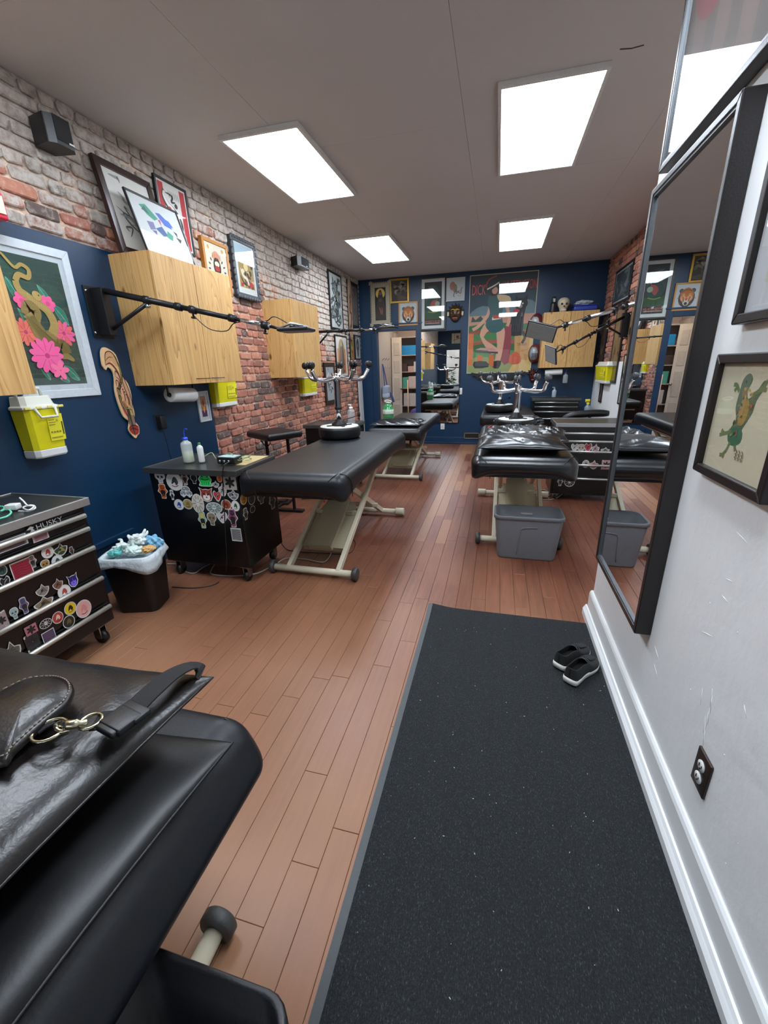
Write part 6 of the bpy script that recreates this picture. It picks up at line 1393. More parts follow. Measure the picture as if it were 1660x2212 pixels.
t = thing('spray_stand', 'small black side shelf holding the yellow-headed spray bottle', 'stand', (1.43, 7.3, 0)); q = MB(); q.box(-.09, .09, -.1, .12, .50, .53); q.build('shelf', M_BLACK, t); q = MB(); q.cyl((0, 0, .01), (0, 0, .5), .015); q.build('pole', M_BLACKM, t); q = MB(); q.lathe([(.1, 0), (.1, .012), (.02, .02)], n=20); q.build('base', M_BLACKM, t)
bottle('spray bottle with bright yellow trigger head right of the back tool chest', (1.39, 7.24, .531), .045, .30, '8c9aa6', 'e0cf16', spray=True, alpha=.75)
# green water jug on the far left table
t = thing('water_jug', 'green plastic water jug with white handle on the far left table', 'jug', (-1.50, 5.95, .692))
gm = glassy('green_bottle_plastic', '2f9a58', .08, .62)
q = MB(); q.lathe([(.07, 0), (.078, .008), (.078, .03), (.074, .035), (.078, .04), (.078, .065), (.074, .07), (.078, .075), (.078, .15), (.074, .155), (.07, .18), (.045, .215), (.028, .225), (.026, .24)], n=30); q.build('jug_body', gm, t)
q = MB(); q.lathe([(.079, .085), (.0795, .086), (.0795, .145), (.079, .146)], n=30); lab(q.build('paper_label', mat('jug_label', 'cfe0cf', .5), t), 'white paper label')
q = MB(); q.tube([(.0, 0, .225), (-.03, 0, .25), (-.05, 0, .265), (0, -.0, .275), (.05, 0, .26), (.03, 0, .24)], .007, 8, smooth=5, closed=True); lab(q.build('handle', M_WHITEP, t), 'white carrying handle'); q = MB(); q.lathe([(.03, .236), (.03, .252), (.01, .255)], n=16); q.build('cap', M_WHITEP, t)
# green bottle lying under the matte black table by a black base
t = thing('green_bottle', 'green plastic bottle lying on the floor under the matte black table', 'bottle', tuple(px(628, 1082, 2, .03) + Vector((.16, .22, 0))), .4)
q = MB(); q.lathe([(.02, -.12), (.032, -.115), (.033, .05), (.028, .08), (.012, .11), (.011, .13)], n=20, M=Matrix.Rotation(PI / 2, 4, 'Y')); q.build('bottle_body', glassy('green_bottle_plastic', '2f9a58'), t)
t = thing('floor_pedal', 'black foot pedal base on the floor beside the green bottle', 'pedal', tuple(px(606, 1086, 2, 0) + Vector((.02, 0, 0))), .1); q = MB(); q.rbox((0, 0, .012), (.2, .14, .024), .006, 2); q.build('pedal_plate', M_BLACK, t); q = MB(); q.rbox((.02, 0, .03), (.08, .09, .014), .005, 2); q.build('treadle', M_BLACKM, t)
# things on the sticker cabinet: power supply, cords
p = px(490, 1003, 2, BZ); t = thing('power_supply', 'small black tattoo power supply box with wires on the sticker-covered cabinet', 'power supply', (p.x, p.y + .04, BZ), -.05)
q = MB(); q.rbox((0, 0, .024), (.14, .09, .046), .005, 2); q.build('housing', M_BLACK, t); q = MB(); q.box(-.062, .062, -.038, .04, .047, .05); lab(q.build('top_sheet', mat('pale_teal_sheet', 'a9c9cc', .4, var=.4, scale=30), t), 'pale papers on top')
for k in range(3): q = MB(); q.lathe([(.009, 0), (.009, .012), (.007, .014)], n=12, M=Matrix.Translation((-.04 + .035 * k, -.045, .022)) @ Matrix.Rotation(PI / 2, 4, 'X')); q.build('dial', M_STEEL, t)
def cord(name, label, pts, r, m, k=7, cat='cord'):
    o0 = Vector(pts[0]); t = MB(); t.tube([Vector(p) - o0 for p in pts], r, 7, smooth=k); o_ = t.build(name, m); o_.location = o0; return tag(o_, label, cat)
cord('clip_cord', 'black cord draped over the front of the sticker-covered cabinet', [tuple(px(492, 1000, 2, .86)), tuple(px(484, 1006, 1, 2.21)), tuple(px(481, 1030, 1, 2.215)), tuple(px(484, 1080, 1, 2.215)), tuple(px(487, 1150, 1, 2.215)), tuple(px(490, 1210, 1, 2.2)), tuple(px(486, 1243, 2, .004)), tuple(px(465, 1262, 2, .004)), tuple(px(420, 1270, 2, .004)), tuple(px(372, 1268, 2, .004))], .0035, M_BLACK)
gw = mat('olive_wire', '8f9a72', .5)
cord('wire_bundle', 'loose olive wires curling around the small power supply', [(-1.98, 2.42, .825), (-1.93, 2.5, .87), (-1.85, 2.45, .84), (-1.75, 2.46, .88), (-1.66, 2.42, .84), (-1.62, 2.5, .86), (-1.68, 2.55, .83), (-1.72, 2.46, .84)], .003, gw)
cord('green_tip_wire', 'pale green wire loops on the sheet beside the power supply', [(-1.72, 2.4, .823), (-1.66, 2.44, .85), (-1.61, 2.4, .87), (-1.6, 2.48, .84), (-1.66, 2.5, .822)], .003, mat('pale_green_wire', 'a9c29a', .5))
wc = mat('white_cord', 'b9b5ab', .5)
cord('white_cable', 'white power cord on the floor under the sticker-covered cabinet', [tuple(px(x, y, 2, .005)) for x, y in ((362, 1218), (385, 1220), (400, 1234), (420, 1238), (440, 1225), (465, 1215), (458, 1228), (458, 1240), (500, 1244), (550, 1240), (590, 1222), (620, 1206), (660, 1208), (700, 1214), (716, 1195))], .0045, wc)
cord('table_cord', 'thin dark cord looping on the floor under the matte black table', [tuple(px(x, y, 2, .004)) for x, y in ((606, 1168), (615, 1182), (632, 1190), (700, 1195), (755, 1195), (768, 1175), (764, 1165))], .003, M_BLACK)
cord('right_cord', 'cords on the floor between the glossy table and the right tool chest', [tuple(px(x, y, 2, .005)) for x, y in ((1160, 1062), (1175, 1058), (1190, 1066), (1180, 1074), (1165, 1078), (1195, 1078), (1215, 1068))], .005, wc)
# things on the left tool chest
HZ = .828
p = px(30, 1100, 2, HZ); t = thing('charger', 'white phone charger block on the left foreground tool chest', 'charger', (p.x, p.y, HZ), .4); q = MB(); q.rbox((0, 0, .013), (.05, .04, .026), .005, 2); q.build('charger_block', M_WHITEP, t)
cord('charging_cable', 'white charging cable coiled on the left foreground tool chest', [tuple(px(x, y, 2, z)) for x, y, z in ((40, 1104, .832), (60, 1104, .832), (76, 1098, .834), (70, 1091, .836), (50, 1096, .84), (62, 1102, .845), (74, 1093, .85), (60, 1092, .86), (50, 1082, .88), (42, 1075, .895))], .0035, M_WHITEP)
cord('mint_cable', 'mint green cable curled at the left edge on the foreground tool chest', [tuple(px(x, y, 2, .833)) for x, y in ((-8, 1122), (14, 1116), (24, 1107), (16, 1100), (2, 1104), (10, 1098), (4, 1094), (-8, 1096))], .004, mat('mint_plastic', '6fd0a8', .4))
# padded arm rest on black posts by the brick wall
t = thing('arm_rest', 'black padded arm rest on two posts in front of the brick wall', 'arm rest', tuple(Vector((px(592, 931, 2, .84).x, px(592, 931, 2, .84).y, 0))), .0)
o0 = Vector(t.location); q = MB(); C4 = [px(537, 934, 2, .84), px(590, 944, 2, .84), px(648, 928, 2, .84), px(592, 918, 2, .84)]
ang = math.atan2((C4[1] - C4[0]).y, (C4[1] - C4[0]).x); w_ = (C4[1] - C4[0]).length; l_ = (C4[2] - C4[1]).length
q.rbox((0, 0, 0), (w_ * .95, l_ * .8, .065), .025, 4, n=2, M=Matrix.Translation((0, 0, .81)) @ Matrix.Rotation(ang, 4, 'Z')); q.build('pad', M_LEATHER, t)
for dx_ in (-.1, .14): q = MB(); q.box(dx_ - .012, dx_ + .012, -.012, .012, .02, .78); q.build('post', M_BLACKM, t)
q = MB(); q.box(-.2, .24, -.03, .03, 0, .025); q.box(-.115, -.085, -.2, .2, 0, .022); q.build('foot', M_BLACKM, t)
q = MB(); q.tube([(-.1 + .045 * math.cos(a), 0, .735 + .045 * math.sin(a)) for a in [PI + PI * k / 10 for k in range(11)]], .005, 8); q.build('tilt_ring', M_BLACKM, t)
# curved arm pad at the right, on a post
a, b = px(1215, 906, 1, 5.35), px(1316, 893, 1, 5.35)
t = thing('arm_pad', 'curved black arm pad above the right tool chest', 'arm rest', ((a.x + b.x) / 2, 5.35, 0)); o0 = Vector(t.location); q = MB()
P = [a, px(1240, 897, 1, 5.35), px(1280, 893, 1, 5.35), b]; q.tube([p - o0 for p in P], [.012, .03, .038, .04, .042, .042, .042, .042, .042, .042, .042, .042, .042, .04, .035, .03, .02], 14, smooth=5); q.build('pad', M_LEATHER, t)
q = MB(); q.cyl((.05, 0, .02), (.05, 0, (a.z + b.z) / 2 - .01), .015); q.build('post', M_BLACKM, t); q = MB(); q.lathe([(.16, 0), (.16, .015), (.03, .03)], (.05, 0, 0), n=24); q.build('foot', M_BLACKM, t)
# crumpled black bag and clutter by the second stool
crumple('crumpled grey and black plastic bag behind the upturned stool on the glossy table', (.10, 4.56, .84), (.10, .06, .055), '2c2e33', 31, name='plastic_bag', rough=.3)
crumple('crumpled dark bag to the right of the upturned stool on the glossy table', (.38, 4.56, .84), (.09, .05, .055), '33353b', 32, name='plastic_bag', rough=.3)
cord('red_strap', 'short red strap on the glossy table left of the upturned stool', [(-.06, 4.38, .80), (-.04, 4.42, .81), (-.01, 4.45, .805)], .006, mat('red_webbing', 'b8202c', .5), cat='strap')
# ================================================================ right side, near wall
def wall_box_frame(name, label, cat, y0, y1, z0, z1, xf, fw, m, glass_m, inner=None, side_bevel=None, art=None, mat_w=0, matcol='c9ccc9', gx=.012, depth=None, tilt=0.0):
    """frame hung on the near right wall: front plane x = xf, body back to the wall"""
    W, H = y1 - y0, z1 - z0; t = thing(name, label, cat, (xf, (y0 + y1) / 2, (z0 + z1) / 2), (0, tilt, 0) if tilt else -PI / 2)
    if tilt: t.rotation_euler = (tilt, 0, -PI / 2)
    D = depth or (NX - xf)
    for s_ in ((0, 1), (0, -1), (1, 0), (-1, 0)):
        q = MB()
        if s_[0] == 0: a, b = s_[1] * H / 2, s_[1] * (H / 2 - fw); o_ = [(-W / 2, a), (W / 2, a), (W / 2 - fw, b), (-W / 2 + fw, b)]
        else: a, b = s_[0] * W / 2, s_[0] * (W / 2 - fw); o_ = [(a, -H / 2), (a, H / 2), (b, H / 2 - fw), (b, -H / 2 + fw)]
        ar = sum(o_[i][0] * o_[(i + 1) % 4][1] - o_[(i + 1) % 4][0] * o_[i][1] for i in range(4))
        if ar < 0: o_ = o_[::-1]
        q.add([(x, 0, z) for x, z in o_] + [(x, D, z) for x, z in o_], [(0, 1, 2, 3), (7, 6, 5, 4)] + [(i, 4 + i, 4 + (i + 1) % 4, (i + 1) % 4) for i in range(4)])
        q.build('frame_rail', m, t, bevel=.003)
    if side_bevel:
        q = MB(); f2 = fw
        for s_ in (-1, 1):
            q.box(s_ * (W / 2 - fw), s_ * (W / 2 - fw - .007), gx - .008, gx + .001, -H / 2 + fw, H / 2 - fw); q.box(-W / 2 + fw, W / 2 - fw, gx - .008, gx + .001, s_ * (H / 2 - fw), s_ * (H / 2 - fw - .007))
        lab(q.build('inner_slip', side_bevel, t), 'silver inner slip')
    iw, ih = W - 2 * fw, H - 2 * fw
    q = MB(); q.box(-iw / 2, iw / 2, gx + .004, gx + .008, -ih / 2, ih / 2); q.build('backing', mat('board_' + matcol, matcol, .7, var=.02), t)
    if art: A = Art(iw - 2 * mat_w, ih - 2 * mat_w, y=gx + .0036, eps=.00004); art(A); A.build('print', t)
    q = MB(); q.add([(-iw / 2, gx, -ih / 2), (iw / 2, gx, -ih / 2), (iw / 2, gx, ih / 2), (-iw / 2, gx, ih / 2)], [(0, 1, 2, 3)]); q.build('mirror_glass' if glass_m is M_MIRROR else 'glass_pane', glass_m, t)
    return t
M_FRAME = mat('dark_espresso_frame', '1d1819', .38, var=.15, scale=30, bump=.1, bscale=200)
M_SLIP = mat('silver_slip', '63676b', .35, .6)
wall_box_frame('wall_mirror', 'large dark-framed wall mirror on the near white wall reflecting the studio', 'mirror', 1.49, 2.16, .445, 2.03, .545, .022, M_FRAME, M_MIRROR, side_bevel=M_SLIP, gx=.012)
def art_abstract(A):
    A.rect('5a5450', 0, 0, 1, 1)
    for k in range(5): A.stroke('6d5f5a', .1, [(.1 + .2 * k, .0), (.15 + .18 * k, .5), (.05 + .2 * k, 1)], 4)
    A.disc('7a4548', .25, .85, .2)
wall_box_frame('framed_picture', 'big dark framed picture with reflecting glass above the wall mirror', 'picture', 1.10, 2.17, 2.085, 2.72, .56, .02, M_FRAME, M_GLASS, side_bevel=M_SLIP, art=art_abstract, mat_w=.0, matcol='5a5653', gx=.010)
def art_frog(A0):
    A0.rect('cfc9ae', 0, 0, 1, 1)
    class A:
        T = staticmethod(lambda p: (.44 + (p[0] - .52) * .78, .52 + (p[1] - .52) * .9))
        poly = staticmethod(lambda c, P, sm=0: A0.poly(c, [A.T(p) for p in P], sm)); stroke = staticmethod(lambda c, w_, P, sm=5, tp=False: A0.stroke(c, w_, [A.T(p) for p in P], sm, tp)); disc = staticmethod(lambda c, u, v, r, ry=None, n=20, rot=0: A0.disc(c, *A.T((u, v)), r * .8, ry and ry * .9, n, rot))
    A.poly('55694a', [(.42, .9), (.52, .96), (.6, .9), (.56, .8), (.6, .72), (.72, .8), (.8, .9), (.86, .86), (.76, .72), (.74, .6), (.68, .5), (.62, .4), (.66, .3), (.56, .26), (.42, .28), (.38, .38), (.46, .5), (.4, .62), (.4, .74)], 3)
    A.poly('a5853f', [(.5, .7), (.6, .72), (.66, .62), (.62, .48), (.52, .46), (.48, .56)], 3); A.poly('3f6e50', [(.38, .4), (.62, .42), (.66, .3), (.52, .24), (.4, .28)], 3); A.poly('8a6a35', [(.46, .8), (.54, .84), (.56, .76), (.48, .72)], 2)
    for P in ([(.42, .38), (.3, .34), (.22, .37)], [(.3, .34), (.2, .31)], [(.46, .27), (.42, .18), (.36, .12), (.3, .11)], [(.36, .12), (.4, .1)], [(.56, .26), (.6, .2)], [(.66, .76), (.78, .82), (.86, .9)], [(.78, .82), (.88, .82)], [(.4, .78), (.32, .84), (.26, .84)], [(.34, .82), (.3, .78)]): A.stroke('6a7a4c', .035, P, 5)
    r_ = random.Random(4)
    for k in range(26): A.disc(('3c4a33', '7f8a4c', '8a5a32', 'b59a4e')[k % 4], r_.uniform(.44, .66), r_.uniform(.32, .86), r_.uniform(.012, .03), r_.uniform(.006, .016), 8, r_.uniform(0, 3))
    A.disc('1d1d18', .5, .88, .014); A.disc('b0562a', .7, .66, .02)
    for k in range(3):
        for j in range(3): A.stroke('5d5a4c', .01, [(.62 + .06 * k, .22 - .035 * j), (.65 + .06 * k, .2 - .035 * j), (.64 + .06 * k, .19 - .035 * j)], 3)
def art_sun(A):
    A.rect('b9b6a8', 0, 0, 1, 1); A.disc('9a7a35', .6, .55, .4, .4)
    for k in range(20):
        a = 2 * PI * k / 20; A.disc('6d5a2a', .6 + .3 * math.cos(a), .55 + .3 * math.sin(a), .06, .03, 10, a)
    A.disc('4a3a20', .6, .55, .16)
a = px(1493, 1012, 0, .572); b = px(1553, 765, 0, .572); c_ = px(1640, 1092, 0, .572)
wall_box_frame('framed_picture', 'dark-framed watercolour of a green dancing frog creature on cream', 'picture', c_.y, (a.y + b.y) / 2 + .0, a.z + .0, b.z + .0, .572, .024, M_FRAME, M_GLASS, art=art_frog, mat_w=.0, matcol='cfc9ae', gx=.010)
a = px(1578, 703, 0, .572); b = px(1640, 350, 0, .572)
wall_box_frame('framed_picture', 'dark-framed matted picture at the right edge, above the green frog watercolour', 'picture', .98, a.y, a.z, 1.99, .572, .024, M_FRAME, M_GLASS, art=art_sun, mat_w=.06, matcol='bfc1c4', gx=.010)
# outlet with scarred paint
p = px(1517, 1668, 0, .597); t = thing('wall_outlet', 'dark brown duplex outlet with white sockets on the near white wall', 'outlet', (NX, p.y, p.z), -PI / 2)
q = MB(); q.rbox((0, -.003, 0), (.072, .008, .115), .003, 1); q.build('cover_plate', mat('brown_bakelite', '2e221c', .4), t)
for z in (-.02, .02):
    q = MB(); q.lathe([(.001, 0), (.0155, 0), (.0165, .002), (.0165, .004), (.001, .004)], n=22, M=Matrix.Translation((0, -.006, z)) @ Matrix.Rotation(PI / 2, 4, 'X')); s0 = q.build('socket', M_WHITEP, t)
    q = MB(); q.box(-.007, -.005, -.0115, -.010, z - .004, z + .006); q.box(.005, .007, -.0115, -.010, z - .003, z + .005); q.box(-.002, .002, -.0115, -.010, z - .010, z - .006); q.build('slot', M_BLACK, s0)
q = MB(); q.lathe([(.001, 0), (.003, 0), (.002, .0015)], n=10, M=Matrix.Translation((0, -.007, 0)) @ Matrix.Rotation(PI / 2, 4, 'X')); q.build('screw', M_STEEL, t)

# floor mat
def floor_mat():
    x0, x1, y0, y1 = -.332, .592, -1.2, 2.225
    t = thing('floor_mat', 'long charcoal ribbed entrance mat with a grey rubber edge along the white wall', 'mat', (0, 0, 0))
    m, n, L, b = nt('mat_pile'); tc = n.new('ShaderNodeTexCoord')
    a = n.new('ShaderNodeTexNoise'); a.inputs['Scale'].default_value = 260; a.inputs['Detail'].default_value = 5; L.new(tc.outputs['Object'], a.inputs['Vector'])
    mp = n.new('ShaderNodeMapping'); mp.inputs['Scale'].default_value = (1, .35, 1); L.new(tc.outputs['Object'], mp.inputs[0])
    v = n.new('ShaderNodeTexNoise'); v.inputs['Scale'].default_value = 420; v.inputs['Detail'].default_value = 2; L.new(mp.outputs[0], v.inputs['Vector'])
    r = n.new('ShaderNodeValToRGB'); e = r.color_ramp.elements; e[0].position = .35; e[0].color = lin('0b0d0f'); e[1].position = .62; e[1].color = lin('1e2224'); e2 = e.new(.76); e2.color = lin('4c5052')
    L.new(v.outputs['Fac'], r.inputs[0]); L.new(r.outputs[0], b.inputs['Base Color']); b.inputs['Roughness'].default_value = .9
    bp = n.new('ShaderNodeBump'); bp.inputs['Strength'].default_value = .9; bp.inputs['Distance'].default_value = .004; L.new(a.outputs['Fac'], bp.inputs['Height']); L.new(bp.outputs[0], b.inputs['Normal'])
    lift = lambda x, y: .018 * math.exp(-(((x - x0) / .10) ** 2 + ((y - y1) / .07) ** 2))
    q = MB(); N = 176; ys = [y0 + (y1 - y0) * k / 44 for k in range(45)]; vs = []; fs = []
    for i in range(N + 1):
        x = x0 + .026 + (x1 - .012 - x0 - .026) * i / N; z = .0052 + .0018 * abs(math.sin(PI * (x - x0) / .0105))
        for y in ys: vs.append((x, y, z + lift(x, y)))
    J = len(ys)
    for i in range(N):
        for j in range(J - 1): fs.append((i * J + j, (i + 1) * J + j, (i + 1) * J + j + 1, i * J + j + 1))
    q.add(vs, fs, 0, False); q.build('ribbed_pile', m, t)
    q = MB(); ys = [y0 - .02] + [y0 + (y1 - y0) * k / 30 for k in range(31)]
    def strip(xa, xb, ya, yb, n_=30):
        vs = []
        for k in range(n_ + 1):
            y = ya + (yb - ya) * k / n_
            for x, z in ((xa, 0), (xa, .002), (xb, .0055), (xb, 0)): vs.append((x, y, z + (lift(x, y) if z else lift(x, y) * .9)))
        q.add(vs, [(4 * k + j, 4 * k + (j + 1) % 4, 4 * k + 4 + (j + 1) % 4, 4 * k + 4 + j) for k in range(n_) for j in range(4)] + [(3, 2, 1, 0), tuple(4 * n_ + j for j in range(4))])
    strip(x0, x0 + .028, y0, y1 + .004); strip(x1, x1 - .014, y0, y1 + .004); q.box(x0, x1, y0 - .02, y0, 0, .004); 
    lab(q.build('rubber_edge', mat('grey_rubber', '454a4c', .55, bump=.1, bscale=120), t), 'smooth grey rubber edging')
    # scraps and lint on the pile
    r_ = random.Random(12); q = MB(); m2 = mat('lint_white', 'b9bab8', .8)
    for k in range(90):
        x, y = r_.uniform(x0 + .05, x1 - .03), r_.uniform(.3, 2.15); s_ = r_.uniform(.0004, .0016); a = r_.uniform(0, 3)
        q.box(-s_ * 1.6, s_ * 1.6, -s_ * .6, s_ * .6, 0, .001, M=Matrix.Translation((x, y, .0072)) @ Matrix.Rotation(a, 4, 'Z'))
    o_ = q.build('lint', m2, t); o_['kind'] = 'stuff'
    return t
floor_mat()

# trainers
def shoe(label, loc, rot, L_=.27):
    t = thing('shoe', label, 'shoe', loc, rot, None)
    knit = mat('charcoal_knit', '1d1e20', .8, var=.3, scale=300, bump=.5, bscale=500); foam = mat('white_foam_sole', 'd2cfc7', .55, var=.06, scale=20)
    # y = heel (-) to toe (+)
    def half(y):  # half width of the foot at y in -0.5..0.5
        return .036 + .012 * math.sin((y + .5) * PI * .9) ** 2 - (.018 if y < -.42 else 0) + .006 * math.exp(-((y - .18) / .16) ** 2)
    n_ = 28; ring = []
    pts = [(-.5, .012), (-.485, .024), (-.45, .031), (-.35, .034), (-.15, .033), (0, .036), (.15, .043), (.28, .045), (.38, .040), (.45, .030), (.49, .016), (.5, .006)]
    OUT = [(w_, y) for y, w_ in pts] + [(-w_ * (.92 if y > .1 else 1), y) for y, w_ in reversed(pts)]
    OUT = [(p.x, p.y * L_) for p in spline([Vector((a, b, 0)) for a, b in OUT], 3, True)]
    N = len(OUT)
    def lay(s_, z, f=lambda x, y: 0): return [Vector((x * s_, y * (1 - (1 - s_) * .4), z + f(x, y))) for x, y in OUT]
    q = MB(); toe = lambda x, y: .012 * max(0, (y / L_ - .3) / .2) ** 2 + .006 * max(0, (-y / L_ - .42) / .08)
    R = [lay(.86, 0, toe), lay(1.0, .006, toe), lay(1.04, .018, toe), lay(1.02, .030, lambda x, y: toe(x, y) - .006 * (y / L_ > 0) + .004 * (y < -L_ * .3)), lay(.95, .031, lambda x, y: toe(x, y) - .006 * (y / L_ > 0))]
    vs = [p for r in R for p in r]; q.add(vs, [tuple(reversed(range(N))), tuple(range(4 * N, 5 * N))] + [(k * N + i, k * N + (i + 1) % N, (k + 1) * N + (i + 1) % N, (k + 1) * N + i) for k in range(4) for i in range(N)], 0, True); q.build('sole', foam, t)
    q = MB()
    def top(y):   # height of upper over y/L
        u = y / L_; return .082 - .020 * max(0, min(1, (u + .12) / .3)) - .016 * max(0, min(1, (u - .12) / .38)) + .010 * max(0, (-u - .38) / .12)
    def rg(f, inn=1.):
        out = []
        for x, y in OUT:
            u = y / L_; op = 1 if u < .06 else 0
            z = .026 + (top(y) - .026) * f
            k = (1 - .28 * f ** 2) if u < .06 else (1 - .20 * f ** 3 - .70 * f ** 7 * min(1, (u - .06) / .06))
            out.append(Vector((x * k * inn, y * (1 - .03 * f) if u < .3 else y * (1 - .10 * f ** 3), z)))
        return out
    R = [rg(f) for f in (0, .2, .4, .6, .8, .93, 1)]; R += [rg(1, .9), rg(.9, .84), rg(.5, .8), rg(.15, .74)]
    vs = [p for r in R for p in r]; K = len(R)
    q.add(vs, [(k * N + i, k * N + (i + 1) % N, (k + 1) * N + (i + 1) % N, (k + 1) * N + i) for k in range(K - 1) for i in range(N)] + [tuple(range((K - 1) * N, K * N))], 0, True); q.build('upper', knit, t)
    q = MB(); q.rbox((0, .055, .056), (.036, .07, .006), .003, 2, M=Matrix.Translation((0, .0, .0)) @ Matrix.Rotation(-.32, 4, 'X') @ Matrix.Translation((0, -.0, .018))); q.build('tongue', knit, t)
    for k in range(4):
        q = MB(); y = .005 + .02 * k; z = .0785 - .0095 * k; q.tube([(-.022, y, z - .008), (-.008, y + .004, z), (.008, y + .004, z), (.022, y, z - .008)], .0028, 6, smooth=3); q.build('lace', M_BLACK, t)
    q = MB(); q.rbox((0, -.46 * L_, .072), (.018, .008, .03), .003, 2); q.build('heel_tab', knit, t)
    return t
h = px(1217, 1480, 2, .008); tt = px(1292, 1448, 2, .008); ang = math.atan2(tt.y - h.y, tt.x - h.x) - PI / 2
shoe('nearer black knit trainer with white sole on the mat by the wall', ((h.x + tt.x) / 2 + .005, (h.y + tt.y) / 2 + .03, .0068), ang + .25, .235)
h2 = px(1200, 1445, 2, .008); shoe('farther black knit trainer with white sole, half behind the nearer one', (h2.x + .085, h2.y + .085, .0068), ang + .18, .235)

# ================================================================ far right wall
boom('long chrome-ended boom lamp from the right wall over the glossy table', (1.575, 4.62, 2.03), (1.50, 4.62, 1.98), tuple(px(1196, 710, 1, 4.32)), wall_dir=(-1, 0, 0), lamp=(.26, .20), lamp_n=(-.3, -.6, -.75), tube_m=M_STEEL, r=.019, plate=(.15, .3))
boom('second boom lamp on the right wall, farther back and lower in view', (1.575, 6.36, 1.98), (1.50, 6.34, 1.93), tuple(px(1203, 760, 1, 5.75)), wall_dir=(-1, 0, 0), lamp=(.22, .18), lamp_n=(-.75, -.5, -.45), r=.018, plate=(.15, .3), chrome_end=False)
def art_dark(A):
    A.rect('2c3032', 0, 0, 1, 1); art_r = random.Random(3)
    for k in range(14): A.stroke(('4d5352', '6d7472', '3a4444')[k % 3], .08, [(art_r.uniform(.05, .95), art_r.uniform(.1, .9)) for _ in range(3)], 4, True)
picture('R', 1.57, (1329, 608), (1371, 627), 'wide black-framed dark picture on the brick part of the right wall', art_dark, fw=.03, fcol='121214', mat_w=.02, matcol='a9b0b0', wall=1.588, size=(.86, .46))
o_ = [x for x in bpy.data.objects if x.name.startswith('framed_picture')][-1]; o_.location = (1.57, 6.98, 2.39)
t2 = picture('R', 1.555, (1312, 650), (1340, 820), 'tall dark glazed frame on the right wall with reflected pine wood painted in', art_lines('5d4a38', ['6d5640', '4a3a2c', '7d664a'], 8, .2, 6), fw=.035, fcol='171314', wall=1.575, size=(.44, 1.02)); t2.location = (1.555, 6.76, 1.63)  # brown strokes of the print stand in for the reflected cabinets
t3 = picture('R', 1.555, (1282, 690), (1300, 845), 'narrow tall dark frame on the right wall nearest the back corner', art_lines('57433a', ['6d5246', '8a7464', '3f302a'], 8, .2, 16), fw=.04, fcol='141112', wall=1.575, size=(.30, .95)); t3.location = (1.555, 7.62, 1.62)
t4 = picture('R', 1.555, (1345, 665), (1365, 760), 'orange and gold map-like print on the right wall just past the mirror edge', art_lines('b98a4c', ['c9a060', 'a8602c', 'd9b878'], 14, .25, 26), fw=.012, fcol='6d4a26', wall=1.575, size=(.42, .66)); t4.location = (1.555, 6.02, 1.86)
t5 = picture('R', 1.555, (1337, 775), (1355, 855), 'slim black-framed grey drawing under the orange print on the right wall', art_lines('a5a9a6', ['6d706e', '4a4d4c'], 12, .1, 36), fw=.02, fcol='121214', wall=1.575, size=(.26, .62)); t5.location = (1.555, 6.14, 1.18)
t6 = picture('R', 1.555, (1290, 800), (1302, 850), 'small brown frame hanging under the right-hand sharps container', art_lines('7d5f4c', ['a9876a', '3f302a'], 6, .2, 46), fw=.02, fcol='1a1514', wall=1.575, size=(.16, .34)); t6.location = (1.555, 7.30, .98)
s4 = sharps('yellow sharps container on the right wall in front of the narrow frame', 'R', 1.52, (1286, 775), (1314, 824), depth=.10); s4.location = (1.565, 7.14, 1.26); s4.scale = (.7, .9, 1.0)

# ================================================================ closet room seen through the doorway
cx0, cy1 = DX0, BY + 1.75
q = MB(); 
for z in (2.0, 1.62, 1.28, .95): q.box(-2.19, -1.56, BY + 1.35, BY + 1.75, z - .02, z)
SH = MB()
t = thing('shelf_unit', 'open beige shelf unit with supplies seen through the doorway', 'shelf', (-1.80, BY + 1.55, 0))
for z in (2.02, 1.66, 1.32, .98, .60): q = MB(); q.box(-.42, .30, -.2, .2, z - .018, z); q.build('shelf_board', M_BEIGE, t)
for x in (-.42, .245): q = MB(); q.box(x - .055, x + .055, -.22, .2, 0, 2.1); q.build('upright', M_BEIGE, t)
def carton(name, label, x, z, w_, h_, col, d=.2, y=BY + 1.47, cat='box', rot=0.0, rough=.6):
    t = thing(name, label, cat, (x, y, z), rot); q = MB(); q.rbox((0, 0, h_ / 2), (w_, d, h_), .006, 1, sm=False); q.build('carton_body', mat('carton_' + col, col, rough, var=.15, scale=20), t); q = MB(); q.box(-w_ / 2 - .001, w_ / 2 + .001, -.012, .012, h_ - .001, h_ + .0015); q.build('tape', mat('tape_clear', 'b9b2a0', .4), t)
    return t
carton('blue_package', 'blue plastic-wrapped package on the top shelf of the closet', -1.86, 1.66, .34, .19, '2f8fc9', rough=.3, cat='package')
carton('dark_box', 'dark brown box on the second closet shelf', -1.99, 1.32, .14, .16, '4a3a3a')
carton('pale_box', 'pale pink box on the second closet shelf', -1.83, 1.32, .14, .11, 'c9a59b')
carton('white_bottle_box', 'white and blue carton on the closet shelf edge', -1.72, 1.32, .10, .2, 'ccd3da')
carton('teal_pack', 'teal-edged pack on the third closet shelf', -1.96, .98, .13, .22, '4fa392', cat='package')
carton('white_carton', 'pinkish white carton on the third closet shelf', -1.78, .98, .22, .24, 'cdbcb4')
carton('lower_carton', 'large white carton on the low closet shelf', -1.83, .60, .34, .26, 'c9c2bb')
